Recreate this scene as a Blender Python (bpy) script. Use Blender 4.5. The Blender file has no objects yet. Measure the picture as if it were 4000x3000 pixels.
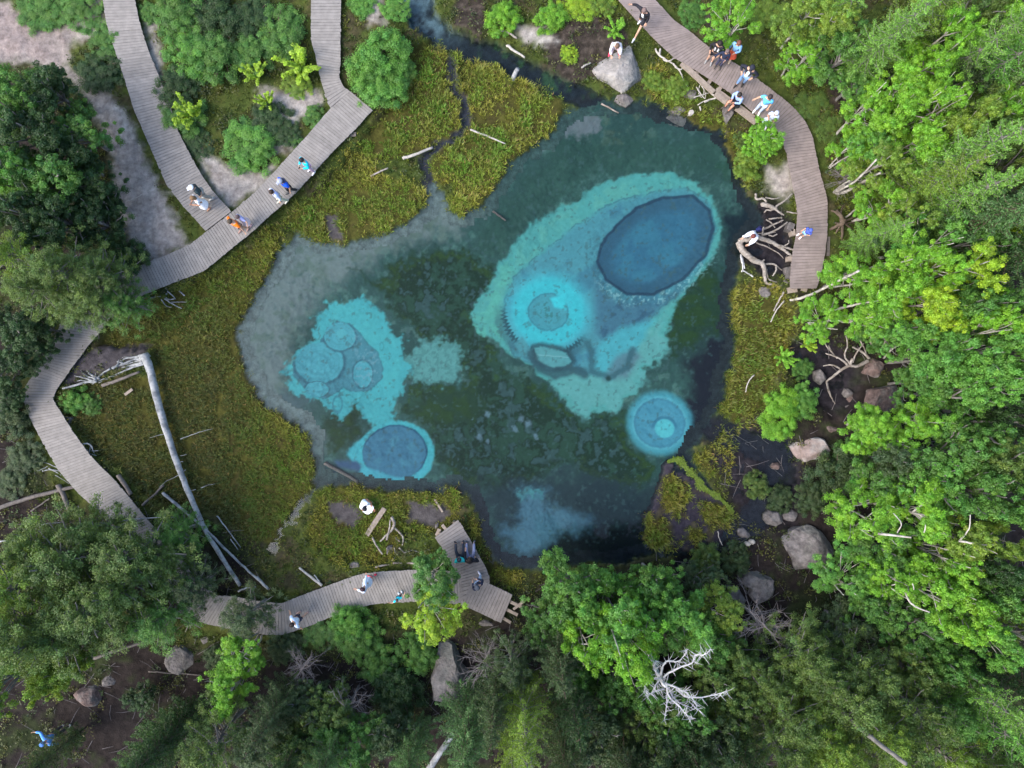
import bpy, bmesh, math, random
import numpy as np
from mathutils import Vector, Matrix, Quaternion

random.seed(7)
rng = np.random.default_rng(11)
scn = bpy.context.scene
COL = scn.collection
H = 36.0                 # drone height above the water, metres
S = 4000.0 / 54.0        # photo pixels per metre at water level
K = 4000.0 / 2212.0      # overview measurements to photo pixels

def W(px, py, z=0.0):    # place seen at a photo point, at a known height -> metres
    k = (H - z) / H / S
    return Vector(((px - 2000) * k, (1500 - py) * k, z))

def ov(pts): return [(x * K, y * K) for x, y in pts]
def q(pts, ox, oy, s=1.659): return [(ox + x / s, oy + y / s) for x, y in pts]

def lin(c):
    c = np.asarray(c, dtype=float) / 255.0
    return np.where(c <= 0.04045, c / 12.92, ((c + 0.055) / 1.055) ** 2.4)

# ------------------------------------------------------------------ noise
def _hash(ix, iy, seed):
    h = (ix.astype(np.int64) * 374761393 + iy.astype(np.int64) * 668265263 + seed * 974634777) & 0x7fffffff
    h = ((h ^ (h >> 13)) * 1274126177) & 0x7fffffff
    return ((h ^ (h >> 16)) & 0xffff) / 65535.0

def vnoise(x, y, seed=0):
    ix, iy = np.floor(x), np.floor(y)
    fx, fy = x - ix, y - iy
    fx = fx * fx * (3 - 2 * fx); fy = fy * fy * (3 - 2 * fy)
    a = _hash(ix, iy, seed); b = _hash(ix + 1, iy, seed)
    c = _hash(ix, iy + 1, seed); d = _hash(ix + 1, iy + 1, seed)
    return (a * (1 - fx) + b * fx) * (1 - fy) + (c * (1 - fx) + d * fx) * fy

def fbm(x, y, seed=0, octv=4):
    s = 0.0; a = 0.5; t = 0.0
    for i in range(octv):
        s = s + a * vnoise(x, y, seed + i * 17); t += a
        x = x * 2.03 + 5.1; y = y * 2.03 + 3.7; a *= 0.5
    return s / t - 0.5            # -0.5 .. 0.5

def sstep(a, b, x):
    t = np.clip((x - a) / (b - a), 0, 1)
    return t * t * (3 - 2 * t)

def sdf(poly, u, v):              # signed distance in pixels, negative inside
    P = np.asarray(poly, float)
    d = np.full(u.shape, 1e12); ins = np.zeros(u.shape, bool)
    n = len(P)
    for i in range(n):
        ax, ay = P[i]; bx, by = P[(i + 1) % n]
        ex, ey = bx - ax, by - ay
        wx, wy = u - ax, v - ay
        t = np.clip((wx * ex + wy * ey) / (ex * ex + ey * ey + 1e-9), 0, 1)
        dx, dy = wx - ex * t, wy - ey * t
        d = np.minimum(d, dx * dx + dy * dy)
        if ay != by:
            c = (ay > v) != (by > v)
            ins ^= c & (u < ex * (v - ay) / ey + ax)
    d = np.sqrt(d)
    return np.where(ins, -d, d)

def dseg(pts, u, v):              # distance to a polyline, pixels
    d = np.full(u.shape, 1e12)
    for (ax, ay), (bx, by) in zip(pts[:-1], pts[1:]):
        ex, ey = bx - ax, by - ay
        wx, wy = u - ax, v - ay
        t = np.clip((wx * ex + wy * ey) / (ex * ex + ey * ey + 1e-9), 0, 1)
        d = np.minimum(d, (wx - ex * t) ** 2 + (wy - ey * t) ** 2)
    return np.sqrt(d)

# ------------------------------------------------------------------ mesh helpers
def mesh_np(name, verts, faces, col=None, smooth=False):
    verts = np.asarray(verts, np.float32); faces = np.asarray(faces, np.int32)
    m = bpy.data.meshes.new(name)
    k = faces.shape[1]; nf = len(faces)
    m.vertices.add(len(verts)); m.vertices.foreach_set('co', verts.ravel())
    m.loops.add(nf * k); m.loops.foreach_set('vertex_index', faces.ravel())
    m.polygons.add(nf)
    m.polygons.foreach_set('loop_start', np.arange(nf, dtype=np.int32) * k)
    m.polygons.foreach_set('loop_total', np.full(nf, k, np.int32))
    if smooth: m.polygons.foreach_set('use_smooth', np.ones(nf, bool))
    m.update(calc_edges=True)
    if col is not None:
        c = np.ones((len(verts), 4), np.float32); c[:, :col.shape[1]] = col
        a = m.color_attributes.new('Col', 'FLOAT_COLOR', 'POINT')
        a.data.foreach_set('color', c.ravel())
    return m

def link(name, mesh, mat=None, parent=None, loc=(0, 0, 0)):
    o = bpy.data.objects.new(name, mesh); COL.objects.link(o)
    if mat is not None and mesh is not None and not mesh.materials: mesh.materials.append(mat)
    if parent is not None: o.parent = parent
    o.location = loc
    return o

def tag(o, label=None, cat=None, group=None, kind=None):
    if label: o['label'] = label
    if cat: o['category'] = cat
    if group: o['group'] = group
    if kind: o['kind'] = kind
    return o

def empty(name, label, cat, loc=(0, 0, 0), rz=0.0, group=None):
    o = bpy.data.objects.new(name, None); COL.objects.link(o)
    o.empty_display_size = 0.2
    o.location = loc; o.rotation_euler = (0, 0, rz)
    return tag(o, label, cat, group)

class MB:                        # gathers shapes into one mesh
    def __init__(s): s.v = []; s.f = []; s.c = []
    def add(s, vs, fs, tone=0.5):
        b = len(s.v); s.v += [tuple(p) for p in vs]
        s.f += [tuple(b + i for i in f) for f in fs]; s.c += [tone] * len(vs)
    def hexa(s, top, bot, tone=0.5):     # four top corners, four bottom corners
        s.add(list(top) + list(bot), [(0, 1, 2, 3), (7, 6, 5, 4), (0, 4, 5, 1), (1, 5, 6, 2), (2, 6, 7, 3), (3, 7, 4, 0)], tone)
    def bar(s, a, b, w, h, tone=0.5, up=Vector((0, 0, 1))):
        a = Vector(a); b = Vector(b); d = (b - a).normalized()
        x = d.cross(up)
        if x.length < 1e-4: x = Vector((1, 0, 0))
        x.normalize(); y = x.cross(d)
        A = [a + x * w / 2 * i + y * h / 2 * j for i, j in ((-1, 1), (1, 1), (1, -1), (-1, -1))]
        B = [p + (b - a) for p in A]
        s.add(A + B, [(3, 2, 1, 0), (4, 5, 6, 7), (0, 1, 5, 4), (1, 2, 6, 5), (2, 3, 7, 6), (3, 0, 4, 7)], tone)
    def tube(s, pts, rad, n=7, tone=0.5, rough=0.0, cap=True):
        pts = [Vector(p) for p in pts]
        prev = None; rings = []
        for i, p in enumerate(pts):
            d = (pts[min(i + 1, len(pts) - 1)] - pts[max(i - 1, 0)])
            if d.length < 1e-6: d = Vector((0, 0, 1))
            d.normalize()
            if prev is None:
                x = d.cross(Vector((0, 0, 1)))
                if x.length < 1e-3: x = Vector((1, 0, 0))
            else:
                x = prev - d * prev.dot(d)
                if x.length < 1e-3: x = d.orthogonal()
            x.normalize(); prev = x; y = d.cross(x)
            r = rad[i] if hasattr(rad, '__len__') else rad
            rings.append([p + (x * math.cos(2 * math.pi * k / n) + y * math.sin(2 * math.pi * k / n)) * r * (1 + rough * (random.random() - .5)) for k in range(n)])
        vs = [p for R in rings for p in R]; fs = []
        for i in range(len(rings) - 1):
            for k in range(n):
                k2 = (k + 1) % n
                fs.append((i * n + k, i * n + k2, (i + 1) * n + k2, (i + 1) * n + k))
        if cap:
            fs.append(tuple(range(n - 1, -1, -1))); fs.append(tuple((len(rings) - 1) * n + k for k in range(n)))
        s.add(vs, fs, tone)
    def ball(s, c, r, sx=1, sy=1, sz=1, nu=10, nv=7, tone=0.5):
        c = Vector(c); vs = []; fs = []
        for j in range(nv + 1):
            th = math.pi * j / nv
            for i in range(nu):
                ph = 2 * math.pi * i / nu
                vs.append(c + Vector((r * sx * math.sin(th) * math.cos(ph), r * sy * math.sin(th) * math.sin(ph), r * sz * math.cos(th))))
        for j in range(nv):
            for i in range(nu):
                i2 = (i + 1) % nu
                fs.append((j * nu + i, (j + 1) * nu + i, (j + 1) * nu + i2, j * nu + i2))
        s.add(vs, fs, tone)
    def mesh(s, name, smooth=False):
        m = bpy.data.meshes.new(name); m.from_pydata(s.v, [], s.f)
        a = m.color_attributes.new('Col', 'FLOAT_COLOR', 'POINT')
        a.data.foreach_set('color', np.array([(t, t, t, 1) for t in s.c], np.float32).ravel())
        if smooth: m.polygons.foreach_set('use_smooth', np.ones(len(m.polygons), bool))
        m.update()
        return m
    def build(s, name, mat, parent=None, smooth=False, loc=(0, 0, 0)):
        return link(name, s.mesh(name, smooth), mat, parent, loc)

def bend(pts, n=4, wob=0.0):      # smooth polyline (Catmull-Rom) with a little wobble
    pts = [Vector(p) for p in pts]
    out = []
    for i in range(len(pts) - 1):
        p0 = pts[max(i - 1, 0)]; p1 = pts[i]; p2 = pts[i + 1]; p3 = pts[min(i + 2, len(pts) - 1)]
        for k in range(n):
            t = k / n
            p = 0.5 * ((2 * p1) + (p2 - p0) * t + (2 * p0 - 5 * p1 + 4 * p2 - p3) * t * t + (3 * p1 - p0 - 3 * p2 + p3) * t ** 3)
            if wob: p = p + Vector((random.uniform(-wob, wob), random.uniform(-wob, wob), random.uniform(-wob, wob) * .5))
            out.append(p)
    out.append(pts[-1])
    return out

# ------------------------------------------------------------------ materials
def new_mat(name):
    m = bpy.data.materials.new(name); m.use_nodes = True
    nt = m.node_tree; nt.nodes.clear()
    return m, nt, nt.nodes, nt.links

def N(nodes, t, **kw):
    n = nodes.new(t)
    for k, v in kw.items():
        if k in n.inputs: n.inputs[k].default_value = v
        else: setattr(n, k, v)
    return n

def surf_mat(name, attr=True, base=(0.3, 0.3, 0.3), var=0.35, scale=6.0, rough=0.85, bump=0.3, bscale=25.0, spec=0.25, objcol=False, tone_amt=0.0, col2=None, stretch=None, distance=0.02):
    m, nt, nd, lk = new_mat(name)
    out = N(nd, 'ShaderNodeOutputMaterial'); bs = N(nd, 'ShaderNodeBsdfPrincipled')
    bs.inputs['Roughness'].default_value = rough
    bs.inputs['Specular IOR Level'].default_value = spec
    lk.new(bs.outputs[0], out.inputs[0])
    tc = N(nd, 'ShaderNodeTexCoord')
    vec = tc.outputs['Object']
    if stretch:
        mp = N(nd, 'ShaderNodeMapping'); mp.inputs['Scale'].default_value = stretch
        lk.new(vec, mp.inputs[0]); vec = mp.outputs[0]
    nz = N(nd, 'ShaderNodeTexNoise'); nz.inputs['Scale'].default_value = scale; nz.inputs['Detail'].default_value = 6; nz.inputs['Roughness'].default_value = 0.65
    lk.new(vec, nz.inputs['Vector'])
    mr = N(nd, 'ShaderNodeMapRange'); mr.inputs[1].default_value = 0.28; mr.inputs[2].default_value = 0.72
    mr.inputs[3].default_value = 1 - var; mr.inputs[4].default_value = 1 + var
    lk.new(nz.outputs[0], mr.inputs[0])
    if attr is True:
        at = N(nd, 'ShaderNodeAttribute'); at.attribute_name = 'Col'; csock = at.outputs['Color']
    elif objcol:
        oi = N(nd, 'ShaderNodeObjectInfo'); csock = oi.outputs['Color']
    else:
        rgb = N(nd, 'ShaderNodeRGB'); rgb.outputs[0].default_value = (*base, 1); csock = rgb.outputs[0]
    if col2 is not None:
        nz2 = N(nd, 'ShaderNodeTexNoise'); nz2.inputs['Scale'].default_value = scale * 0.35; nz2.inputs['Detail'].default_value = 5
        lk.new(vec, nz2.inputs['Vector'])
        r2 = N(nd, 'ShaderNodeMapRange'); r2.inputs[1].default_value = 0.46; r2.inputs[2].default_value = 0.62
        lk.new(nz2.outputs[0], r2.inputs[0])
        mx = N(nd, 'ShaderNodeMix', data_type='RGBA'); lk.new(r2.outputs[0], mx.inputs['Factor'])
        lk.new(csock, mx.inputs['A']); mx.inputs['B'].default_value = (*col2, 1); csock = mx.outputs['Result']
    mul = N(nd, 'ShaderNodeVectorMath', operation='SCALE')
    lk.new(csock, mul.inputs[0]); lk.new(mr.outputs[0], mul.inputs['Scale'])
    cs = mul.outputs[0]
    if tone_amt:
        at2 = N(nd, 'ShaderNodeAttribute'); at2.attribute_name = 'Col'
        r3 = N(nd, 'ShaderNodeMapRange'); r3.inputs[3].default_value = 1 - tone_amt; r3.inputs[4].default_value = 1 + tone_amt
        lk.new(at2.outputs['Fac'], r3.inputs[0])
        m2 = N(nd, 'ShaderNodeVectorMath', operation='SCALE'); lk.new(cs, m2.inputs[0]); lk.new(r3.outputs[0], m2.inputs['Scale']); cs = m2.outputs[0]
    lk.new(cs, bs.inputs['Base Color'])
    if bump:
        nb = N(nd, 'ShaderNodeTexNoise'); nb.inputs['Scale'].default_value = bscale; nb.inputs['Detail'].default_value = 5
        lk.new(vec, nb.inputs['Vector'])
        bp = N(nd, 'ShaderNodeBump'); bp.inputs['Strength'].default_value = bump; bp.inputs['Distance'].default_value = distance
        lk.new(nb.outputs[0], bp.inputs['Height']); lk.new(bp.outputs[0], bs.inputs['Normal'])
    return m

def leaf_mat(name, objcol=True, trans=0.4):
    m, nt, nd, lk = new_mat(name)
    out = N(nd, 'ShaderNodeOutputMaterial')
    at = N(nd, 'ShaderNodeAttribute'); at.attribute_name = 'Col'
    if objcol:
        oi = N(nd, 'ShaderNodeObjectInfo')
        mul = N(nd, 'ShaderNodeVectorMath', operation='MULTIPLY')
        lk.new(oi.outputs['Color'], mul.inputs[0]); lk.new(at.outputs['Color'], mul.inputs[1]); c = mul.outputs[0]
    else: c = at.outputs['Color']
    df = N(nd, 'ShaderNodeBsdfDiffuse'); tr = N(nd, 'ShaderNodeBsdfTranslucent')
    lk.new(c, df.inputs[0])
    yt = N(nd, 'ShaderNodeVectorMath', operation='MULTIPLY'); yt.inputs[1].default_value = (1.25, 1.1, 0.6)
    lk.new(c, yt.inputs[0]); lk.new(yt.outputs[0], tr.inputs[0])
    mx = N(nd, 'ShaderNodeMixShader'); mx.inputs[0].default_value = trans
    lk.new(df.outputs[0], mx.inputs[1]); lk.new(tr.outputs[0], mx.inputs[2])
    gl = N(nd, 'ShaderNodeBsdfGlossy'); gl.inputs['Roughness'].default_value = 0.5; gl.inputs['Color'].default_value = (1, 1, 1, 1)
    m2 = N(nd, 'ShaderNodeMixShader'); m2.inputs[0].default_value = 0.025
    lk.new(mx.outputs[0], m2.inputs[1]); lk.new(gl.outputs[0], m2.inputs[2]); lk.new(m2.outputs[0], out.inputs[0])
    return m

M_GROUND = surf_mat('soil', attr=True, var=0.45, scale=3.5, bump=0.6, bscale=14, rough=0.95, spec=0.1, distance=0.05)
M_BED = surf_mat('lake_clay', attr=True, var=0.10, scale=4.0, bump=0.08, bscale=9, rough=0.95, spec=0.05, distance=0.04)
M_DECK = surf_mat('weathered_planks', attr=False, objcol=True, var=0.2, scale=3.0, bump=0.35, bscale=30, tone_amt=0.08, distance=0.006)
M_BEAM = surf_mat('beam_wood', attr=False, base=(0.19, 0.155, 0.12), var=0.35, scale=8.0, bump=0.4, bscale=30)
M_DRIFT = surf_mat('silver_driftwood', attr=False, base=(0.25, 0.225, 0.20), var=0.45, scale=9.0, bump=0.7, bscale=30, col2=(0.17, 0.145, 0.12))
M_PALEWOOD = surf_mat('bleached_wood', attr=False, base=(0.36, 0.335, 0.30), var=0.35, scale=10.0, bump=0.5, bscale=30)
M_LOG = surf_mat('grey_log_wood', attr=False, base=(0.27, 0.28, 0.285), var=0.4, scale=6.0, bump=0.7, bscale=22, col2=(0.14, 0.15, 0.16))
M_DARKLOG = surf_mat('damp_log_wood', attr=False, base=(0.12, 0.105, 0.095), var=0.4, scale=7.0, bump=0.6, bscale=22)
M_ROCK = surf_mat('grey_rock', attr=False, base=(0.135, 0.122, 0.118), var=0.6, scale=3.0, bump=0.9, bscale=7, rough=0.95, col2=(0.12, 0.115, 0.105), distance=0.08)
M_REDROCK = surf_mat('reddish_rock', attr=False, base=(0.115, 0.082, 0.074), var=0.6, scale=3.0, bump=0.9, bscale=6, rough=0.95, col2=(0.12, 0.115, 0.11), distance=0.09)
M_BARK_BIRCH = surf_mat('birch_bark', attr=False, base=(0.36, 0.34, 0.30), var=0.5, scale=5.0, bump=0.3, bscale=20, col2=(0.22, 0.2, 0.17))
M_BARK_GREY = surf_mat('grey_bark', attr=False, base=(0.16, 0.15, 0.14), var=0.45, scale=5.0, bump=0.5, bscale=15)
M_BARK_BROWN = surf_mat('brown_bark', attr=False, base=(0.10, 0.075, 0.055), var=0.45, scale=5.0, bump=0.5, bscale=15)
M_DEAD = surf_mat('dead_white_wood', attr=False, base=(0.42, 0.42, 0.42), var=0.35, scale=6.0, bump=0.4, bscale=20)
M_TWIG = surf_mat('dead_twigs', attr=False, base=(0.15, 0.135, 0.135), var=0.4, scale=4.0, bump=0)
M_LEAF = leaf_mat('foliage')
M_GRASS = leaf_mat('sedge_blades', objcol=False, trans=0.2)

def water_mat():
    m, nt, nd, lk = new_mat('clear_water')
    out = N(nd, 'ShaderNodeOutputMaterial')
    tr = N(nd, 'ShaderNodeBsdfTransparent'); tr.inputs[0].default_value = (0.90, 0.965, 0.97, 1)
    gl = N(nd, 'ShaderNodeBsdfGlossy'); gl.inputs['Roughness'].default_value = 0.06
    fr = N(nd, 'ShaderNodeFresnel'); fr.inputs['IOR'].default_value = 1.333
    tc = N(nd, 'ShaderNodeTexCoord'); nz = N(nd, 'ShaderNodeTexNoise'); nz.inputs['Scale'].default_value = 2.2; nz.inputs['Detail'].default_value = 3
    lk.new(tc.outputs['Object'], nz.inputs['Vector'])
    bp = N(nd, 'ShaderNodeBump'); bp.inputs['Strength'].default_value = 0.015; bp.inputs['Distance'].default_value = 0.01
    lk.new(nz.outputs[0], bp.inputs['Height']); lk.new(bp.outputs[0], gl.inputs['Normal'])
    mx = N(nd, 'ShaderNodeMixShader'); lk.new(fr.outputs[0], mx.inputs[0]); lk.new(tr.outputs[0], mx.inputs[1]); lk.new(gl.outputs[0], mx.inputs[2])
    lk.new(mx.outputs[0], out.inputs[0])
    return m
M_WATER = water_mat()

_pm = {}
def plain(name, c, rough=0.8, var=0.12, scale=14.0):
    if name not in _pm: _pm[name] = surf_mat(name, attr=False, base=c, var=var, scale=scale, bump=0.15, bscale=40, rough=rough)
    return _pm[name]
# ------------------------------------------------------------------ the lie of the land (photo pixels)
GAIN = 1.62
def alb(*c): return lin(c) / GAIN

LAKE = ov([(1218,240),(1250,228),(1300,215),(1350,218),(1385,212),(1450,238),(1500,245),(1560,258),(1568,290),(1600,330),(1612,380),(1620,420),(1645,450),(1645,490),(1615,520),(1602,550),(1592,600),(1580,650),(1578,690),(1597,730),(1588,780),(1568,830),(1558,880),(1538,910),(1505,960),(1495,1000),(1530,1050),(1580,1110),(1575,1150),(1520,1190),(1440,1200),(1350,1215),(1240,1225),(1130,1235),(1075,1225),(1050,1180),(1030,1120),(1010,1080),(985,1058),(940,1062),(880,1066),(830,1060),(780,1050),(720,1046),(690,1045),(672,1070),(650,1110),(610,1160),(590,1200),(575,1190),(600,1140),(640,1100),(668,1050),(678,995),(668,950),(640,912),(590,890),(558,860),(530,805),(513,750),(517,700),(545,640),(580,590),(602,540),(640,495),(690,522),(740,527),(780,510),(830,503),(880,482),(922,442),(918,405),(935,390),(968,440),(1000,462),(1040,442),(1072,400),(1092,362),(1132,322),(1182,292)])
SEDGE = [
 ov([(430,615),(500,570),(570,510),(612,482),(603,540),(582,590),(547,640),(520,700),(515,750),(532,803),(560,858),(590,888),(640,910),(670,950),(680,995),(668,1050),(640,1105),(590,1180),(520,1150),(480,1120),(400,1090),(330,1080),(270,1020),(200,960),(150,890),(170,830),(330,810),(335,760),(220,745),(250,690),(340,650)]),
 ov([(610,482),(700,410),(810,270),(870,180),(900,100),(950,92),(972,150),(996,240),(985,290),(900,326),(800,362),(830,382),(880,392),(917,405),(922,440),(880,482),(830,503),(780,510),(740,527),(690,522),(640,495)]),
 ov([(985,125),(1050,140),(1100,180),(1180,185),(1215,215),(1220,240),(1182,292),(1132,322),(1092,362),(1072,400),(1040,442),(1000,462),(967,440),(990,405),(935,390),(922,350),(990,312),(1018,255),(1002,190)]),
 ov([(690,1062),(720,1046),(780,1050),(830,1060),(880,1066),(940,1062),(985,1058),(1000,1085),(985,1120),(940,1150),(880,1140),(850,1170),(840,1215),(760,1215),(700,1195),(668,1160),(686,1100)]),
 ov([(1005,1110),(1030,1120),(1052,1180),(1080,1228),(1130,1240),(1110,1270),(1060,1250),(1045,1200),(1020,1150)]),
 ov([(1590,620),(1640,610),(1700,650),(1715,700),(1680,800),(1650,880),(1600,910),(1560,885),(1570,830),(1590,780),(1600,730),(1580,690),(1582,650)]),
 [(2720,1790),(2770,1740),(2830,1690),(2870,1680),(2860,1760),(2830,1800),(2870,1850),(2850,1885),(2790,1870),(2750,1830)],
 [(2590,1862),(2640,1850),(2685,1890),(2690,1960),(2660,2010),(2620,1990),(2592,1930)],
 [(2515,2040),(2560,2010),(2610,2030),(2625,2090),(2600,2135),(2540,2140),(2505,2100)],
 [(2745,1970),(2800,1960),(2850,2000),(2850,2050),(2790,2055),(2750,2030)],
 [(2690,2060),(2740,2050),(2760,2100),(2720,2130),(2680,2110)],
 ov([(1395,170),(1430,140),(1480,190),(1500,230),(1450,236),(1400,205)]),
 ov([(1475,240),(1530,235),(1565,262),(1560,285),(1500,270)]),
 ov([(1555,290),(1600,300),(1620,400),(1600,385),(1570,330)]),
]
ISLE = ov([(1440,995),(1475,1010),(1560,1080),(1585,1115),(1560,1165),(1500,1190),(1420,1190),(1385,1165),(1390,1120),(1420,1060)])
BARE = [ov([(700,1075),(760,1085),(790,1110),(770,1140),(720,1120)]), ov([(880,1085),(960,1085),(975,1110),(930,1135),(880,1125)]), ov([(700,470),(735,460),(745,520),(715,522)]), ov([(230,745),(330,745),(318,770),(170,838),(150,830),(180,780)])]
STREAM = ov([(885,-60),(895,0),(908,45),(955,85),(1010,108),(1060,118),(1120,150),(1180,180),(1250,205),(1290,225)])
CHANNEL = ov([(972,135),(985,190),(1008,230),(1006,265),(985,300),(930,322),(905,345),(928,385),(935,420)])
BROOK = ov([(1540,930),(1620,955),(1690,965),(1700,1010),(1670,1060),(1640,1120),(1600,1150),(1560,1190),(1490,1210)])
WETR = [ov([(1700,740),(1790,730),(1850,800),(1835,870),(1790,895),(1740,870),(1700,810)]), ov([(1560,940),(1680,950),(1720,1000),(1740,1060),(1720,1140),(1650,1150),(1600,1110),(1560,1040),(1530,980)]),
        ov([(1640,430),(1690,440),(1710,520),(1700,600),(1640,600),(1600,560),(1610,520)])]
SAND = [ov([(-60,10),(30,25),(90,75),(150,62),(190,35),(222,-30),(240,60),(228,92),(170,102),(155,150),(210,190),(250,205),(278,240),(333,370),(384,460),(418,540),(330,572),(295,560),(262,470),(258,420),(240,300),(205,225),(150,170),(80,140),(-60,140)]),
        ov([(425,325),(480,355),(560,375),(605,362),(585,405),(500,452),(476,430)]), ov([(565,195),(700,205),(695,240),(650,265),(640,330),(590,340),(610,290),(570,280)]), ov([(332,50),(348,60),(358,185),(345,200),(335,150)]),
        ov([(1112,60),(1180,68),(1203,95),(1180,112),(1130,102)]), ov([(1655,365),(1705,350),(1725,410),(1690,435),(1655,420)]), ov([(870,140),(902,150),(892,190),(868,180)]), ov([(800,0),(820,0),(830,60),(800,70)])]
DIRT = [ov([(1750,100),(1785,130),(1822,190),(1852,250),(1830,295),(1798,275),(1785,210),(1765,170)]), ov([(1000,-30),(1045,-30),(1060,60),(1030,90),(975,60)]), ov([(1180,80),(1260,40),(1330,50),(1360,110),(1300,170),(1240,190),(1180,150)]),
        ov([(1480,20),(1540,40),(1570,70),(1540,90),(1490,60)]), BARE[3], ov([(1380,155),(1450,170),(1490,235),(1440,225),(1390,200)])]
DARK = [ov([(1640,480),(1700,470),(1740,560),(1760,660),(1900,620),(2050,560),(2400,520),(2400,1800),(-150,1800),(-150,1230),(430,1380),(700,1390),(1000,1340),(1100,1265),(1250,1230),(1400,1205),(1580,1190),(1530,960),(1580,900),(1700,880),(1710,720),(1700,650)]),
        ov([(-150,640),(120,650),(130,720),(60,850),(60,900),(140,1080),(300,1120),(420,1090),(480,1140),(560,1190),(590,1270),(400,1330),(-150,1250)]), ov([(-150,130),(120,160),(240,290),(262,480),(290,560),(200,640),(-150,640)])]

def union(polys, u, v): 
    d = np.full(u.shape, 1e9)
    for p in polys: d = np.minimum(d, sdf(p, u, v))
    return d

def axis(half, step, far):
    a = np.arange(0, half + step * .5, step)
    ext = []; s = step; x = a[-1]
    while x < far:
        s *= 1.28; x += s; ext.append(x)
    a = np.concatenate([a, ext])
    return np.concatenate([-a[:0:-1], a])
GX, GY = axis(28.0, 0.1, 320), axis(21.5, 0.1, 320)
X, Y = np.meshgrid(GX, GY)
U, V = X * S + 2000, 1500 - Y * S
wob = 16
Uw = U + fbm(X * 1.7, Y * 1.7, 3) * wob * 3 + fbm(X * 6, Y * 6, 4, 3) * 26; Vw = V + fbm(X * 1.7, Y * 1.7, 9) * wob * 3 + fbm(X * 6, Y * 6, 10, 3) * 26
d_lake = sdf(LAKE, Uw, Vw); d_isle = sdf(ISLE, Uw, Vw)
d_sedge = union(SEDGE, Uw, Vw); d_bare = union(BARE, Uw, Vw)
d_str = dseg(STREAM, Uw, Vw) - (38 + 40 * sstep(150, -80, Vw)); d_chan = dseg(CHANNEL, Uw, Vw) - 17; d_brook = dseg(BROOK, Uw, Vw) - 55
d_wet = union(WETR, Uw, Vw); d_sand = union(SAND, Uw, Vw); d_dirt = union(DIRT, Uw, Vw); d_dark = union(DARK, Uw, Vw)

def lake_depth(d, u, v):          # bed height below the water for a distance d (px, negative inside)
    return -0.04 - 0.10 * sstep(0, -40, d) - 1.05 * sstep(-30, -330, d)
n1 = fbm(X * 0.6, Y * 0.6, 21, 5); n2 = fbm(X * 2.3, Y * 2.3, 33, 4); n3 = fbm(X * 6, Y * 6, 41, 3)
HT = 0.07 + 0.40 * sstep(0, 260, d_lake) + 0.22 * n1 + 0.10 * n2 + 0.03 * n3
HT = np.maximum(HT, 0.045)
sedm = sstep(10, -10, d_sedge)
HT = HT * (1 - sedm) + (0.10 + 0.05 * n2 + 0.04 * n1 + 0.02 * n3) * sedm
HT = np.minimum(HT, 0.62)
wetm = sstep(25, -25, d_wet); HT = HT * (1 - wetm) + (0.03 + 0.22 * n2 + 0.12 * n3) * wetm
strm = sstep(14, -14, d_str); HT = HT * (1 - strm) + (-0.22 + 0.08 * n2) * strm
chm = sstep(8, -8, d_chan); HT = HT * (1 - chm) + (-0.07 + 0.04 * n2) * chm
brm = sstep(20, -25, d_brook); HT = HT * (1 - brm) + (-0.13 + 0.25 * n2) * brm
islem = sstep(12, -12, d_isle) * (1 - sedm); HT = HT * (1 - islem) + (0.035 + .12 * n2 + .05 * n3) * islem
lk_in = (d_lake < 0) & (d_sedge > -5) & (d_isle > -5)
HT = np.where(lk_in, np.minimum(HT, lake_depth(d_lake, U, V) - 0.03), HT)
far = sstep(30, 90, np.hypot(X, Y)); HT = HT + far * (3 + 10 * n1)

def painter(shape, base):
    C = np.empty(shape + (3,)); C[:] = base; return C
def paint(C, m, c):
    c = np.asarray(c); 
    C += (c - C) * m[..., None]
G = painter(X.shape, alb(74, 88, 40))
paint(G, sstep(-0.1, 0.25, n2) * 0.8, alb(92, 98, 48)); paint(G, sstep(0.02, 0.3, n1 + n2 * .6) * 0.75, alb(78, 68, 55))
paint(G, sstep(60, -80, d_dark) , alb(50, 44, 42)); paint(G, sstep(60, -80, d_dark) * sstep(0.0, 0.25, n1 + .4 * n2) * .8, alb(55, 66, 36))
paint(G, sstep(14, -14, d_dirt) * .95, alb(66, 58, 54)); paint(G, sstep(14, -14, d_dirt) * sstep(0, .2, n3) * .5, alb(98, 88, 80))
ms = sstep(22, -26, d_sand + n2 * 30)
paint(G, ms, alb(148, 142, 136)); paint(G, ms * sstep(-.05, .2, n1) * .7, alb(172, 168, 160)); paint(G, ms * sstep(.0, .25, n2) * .5, alb(124, 114, 108)); paint(G, ms * sstep(.1, .25, n3) * .4, alb(100, 92, 86))
paint(G, ms * sstep(500, 100, U) * sstep(420, 250, V) * .55, alb(122, 104, 102))
paint(G, sedm, alb(82, 82, 38)); paint(G, sedm * sstep(0.04, .22, n2) * .5, alb(70, 62, 40))
paint(G, islem, alb(66, 62, 72)); paint(G, islem * sstep(0, .2, n2), alb(84, 78, 62))
paint(G, sstep(8, -10, d_bare) * .9, alb(88, 84, 88))
paint(G, wetm, alb(48, 45, 50)); paint(G, brm, alb(46, 47, 54)); paint(G, chm, alb(72, 72, 80))
blue_reach = strm * sstep(210, 90, V) * sstep(1850, 1700, U)
paint(G, strm, alb(40, 50, 56)); paint(G, blue_reach * sstep(-.15, .2, n2 + .1), alb(110, 135, 145)); paint(G, strm * sstep(1820, 1950, U) * sstep(.05, .2, n2), alb(58, 90, 62))
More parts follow.
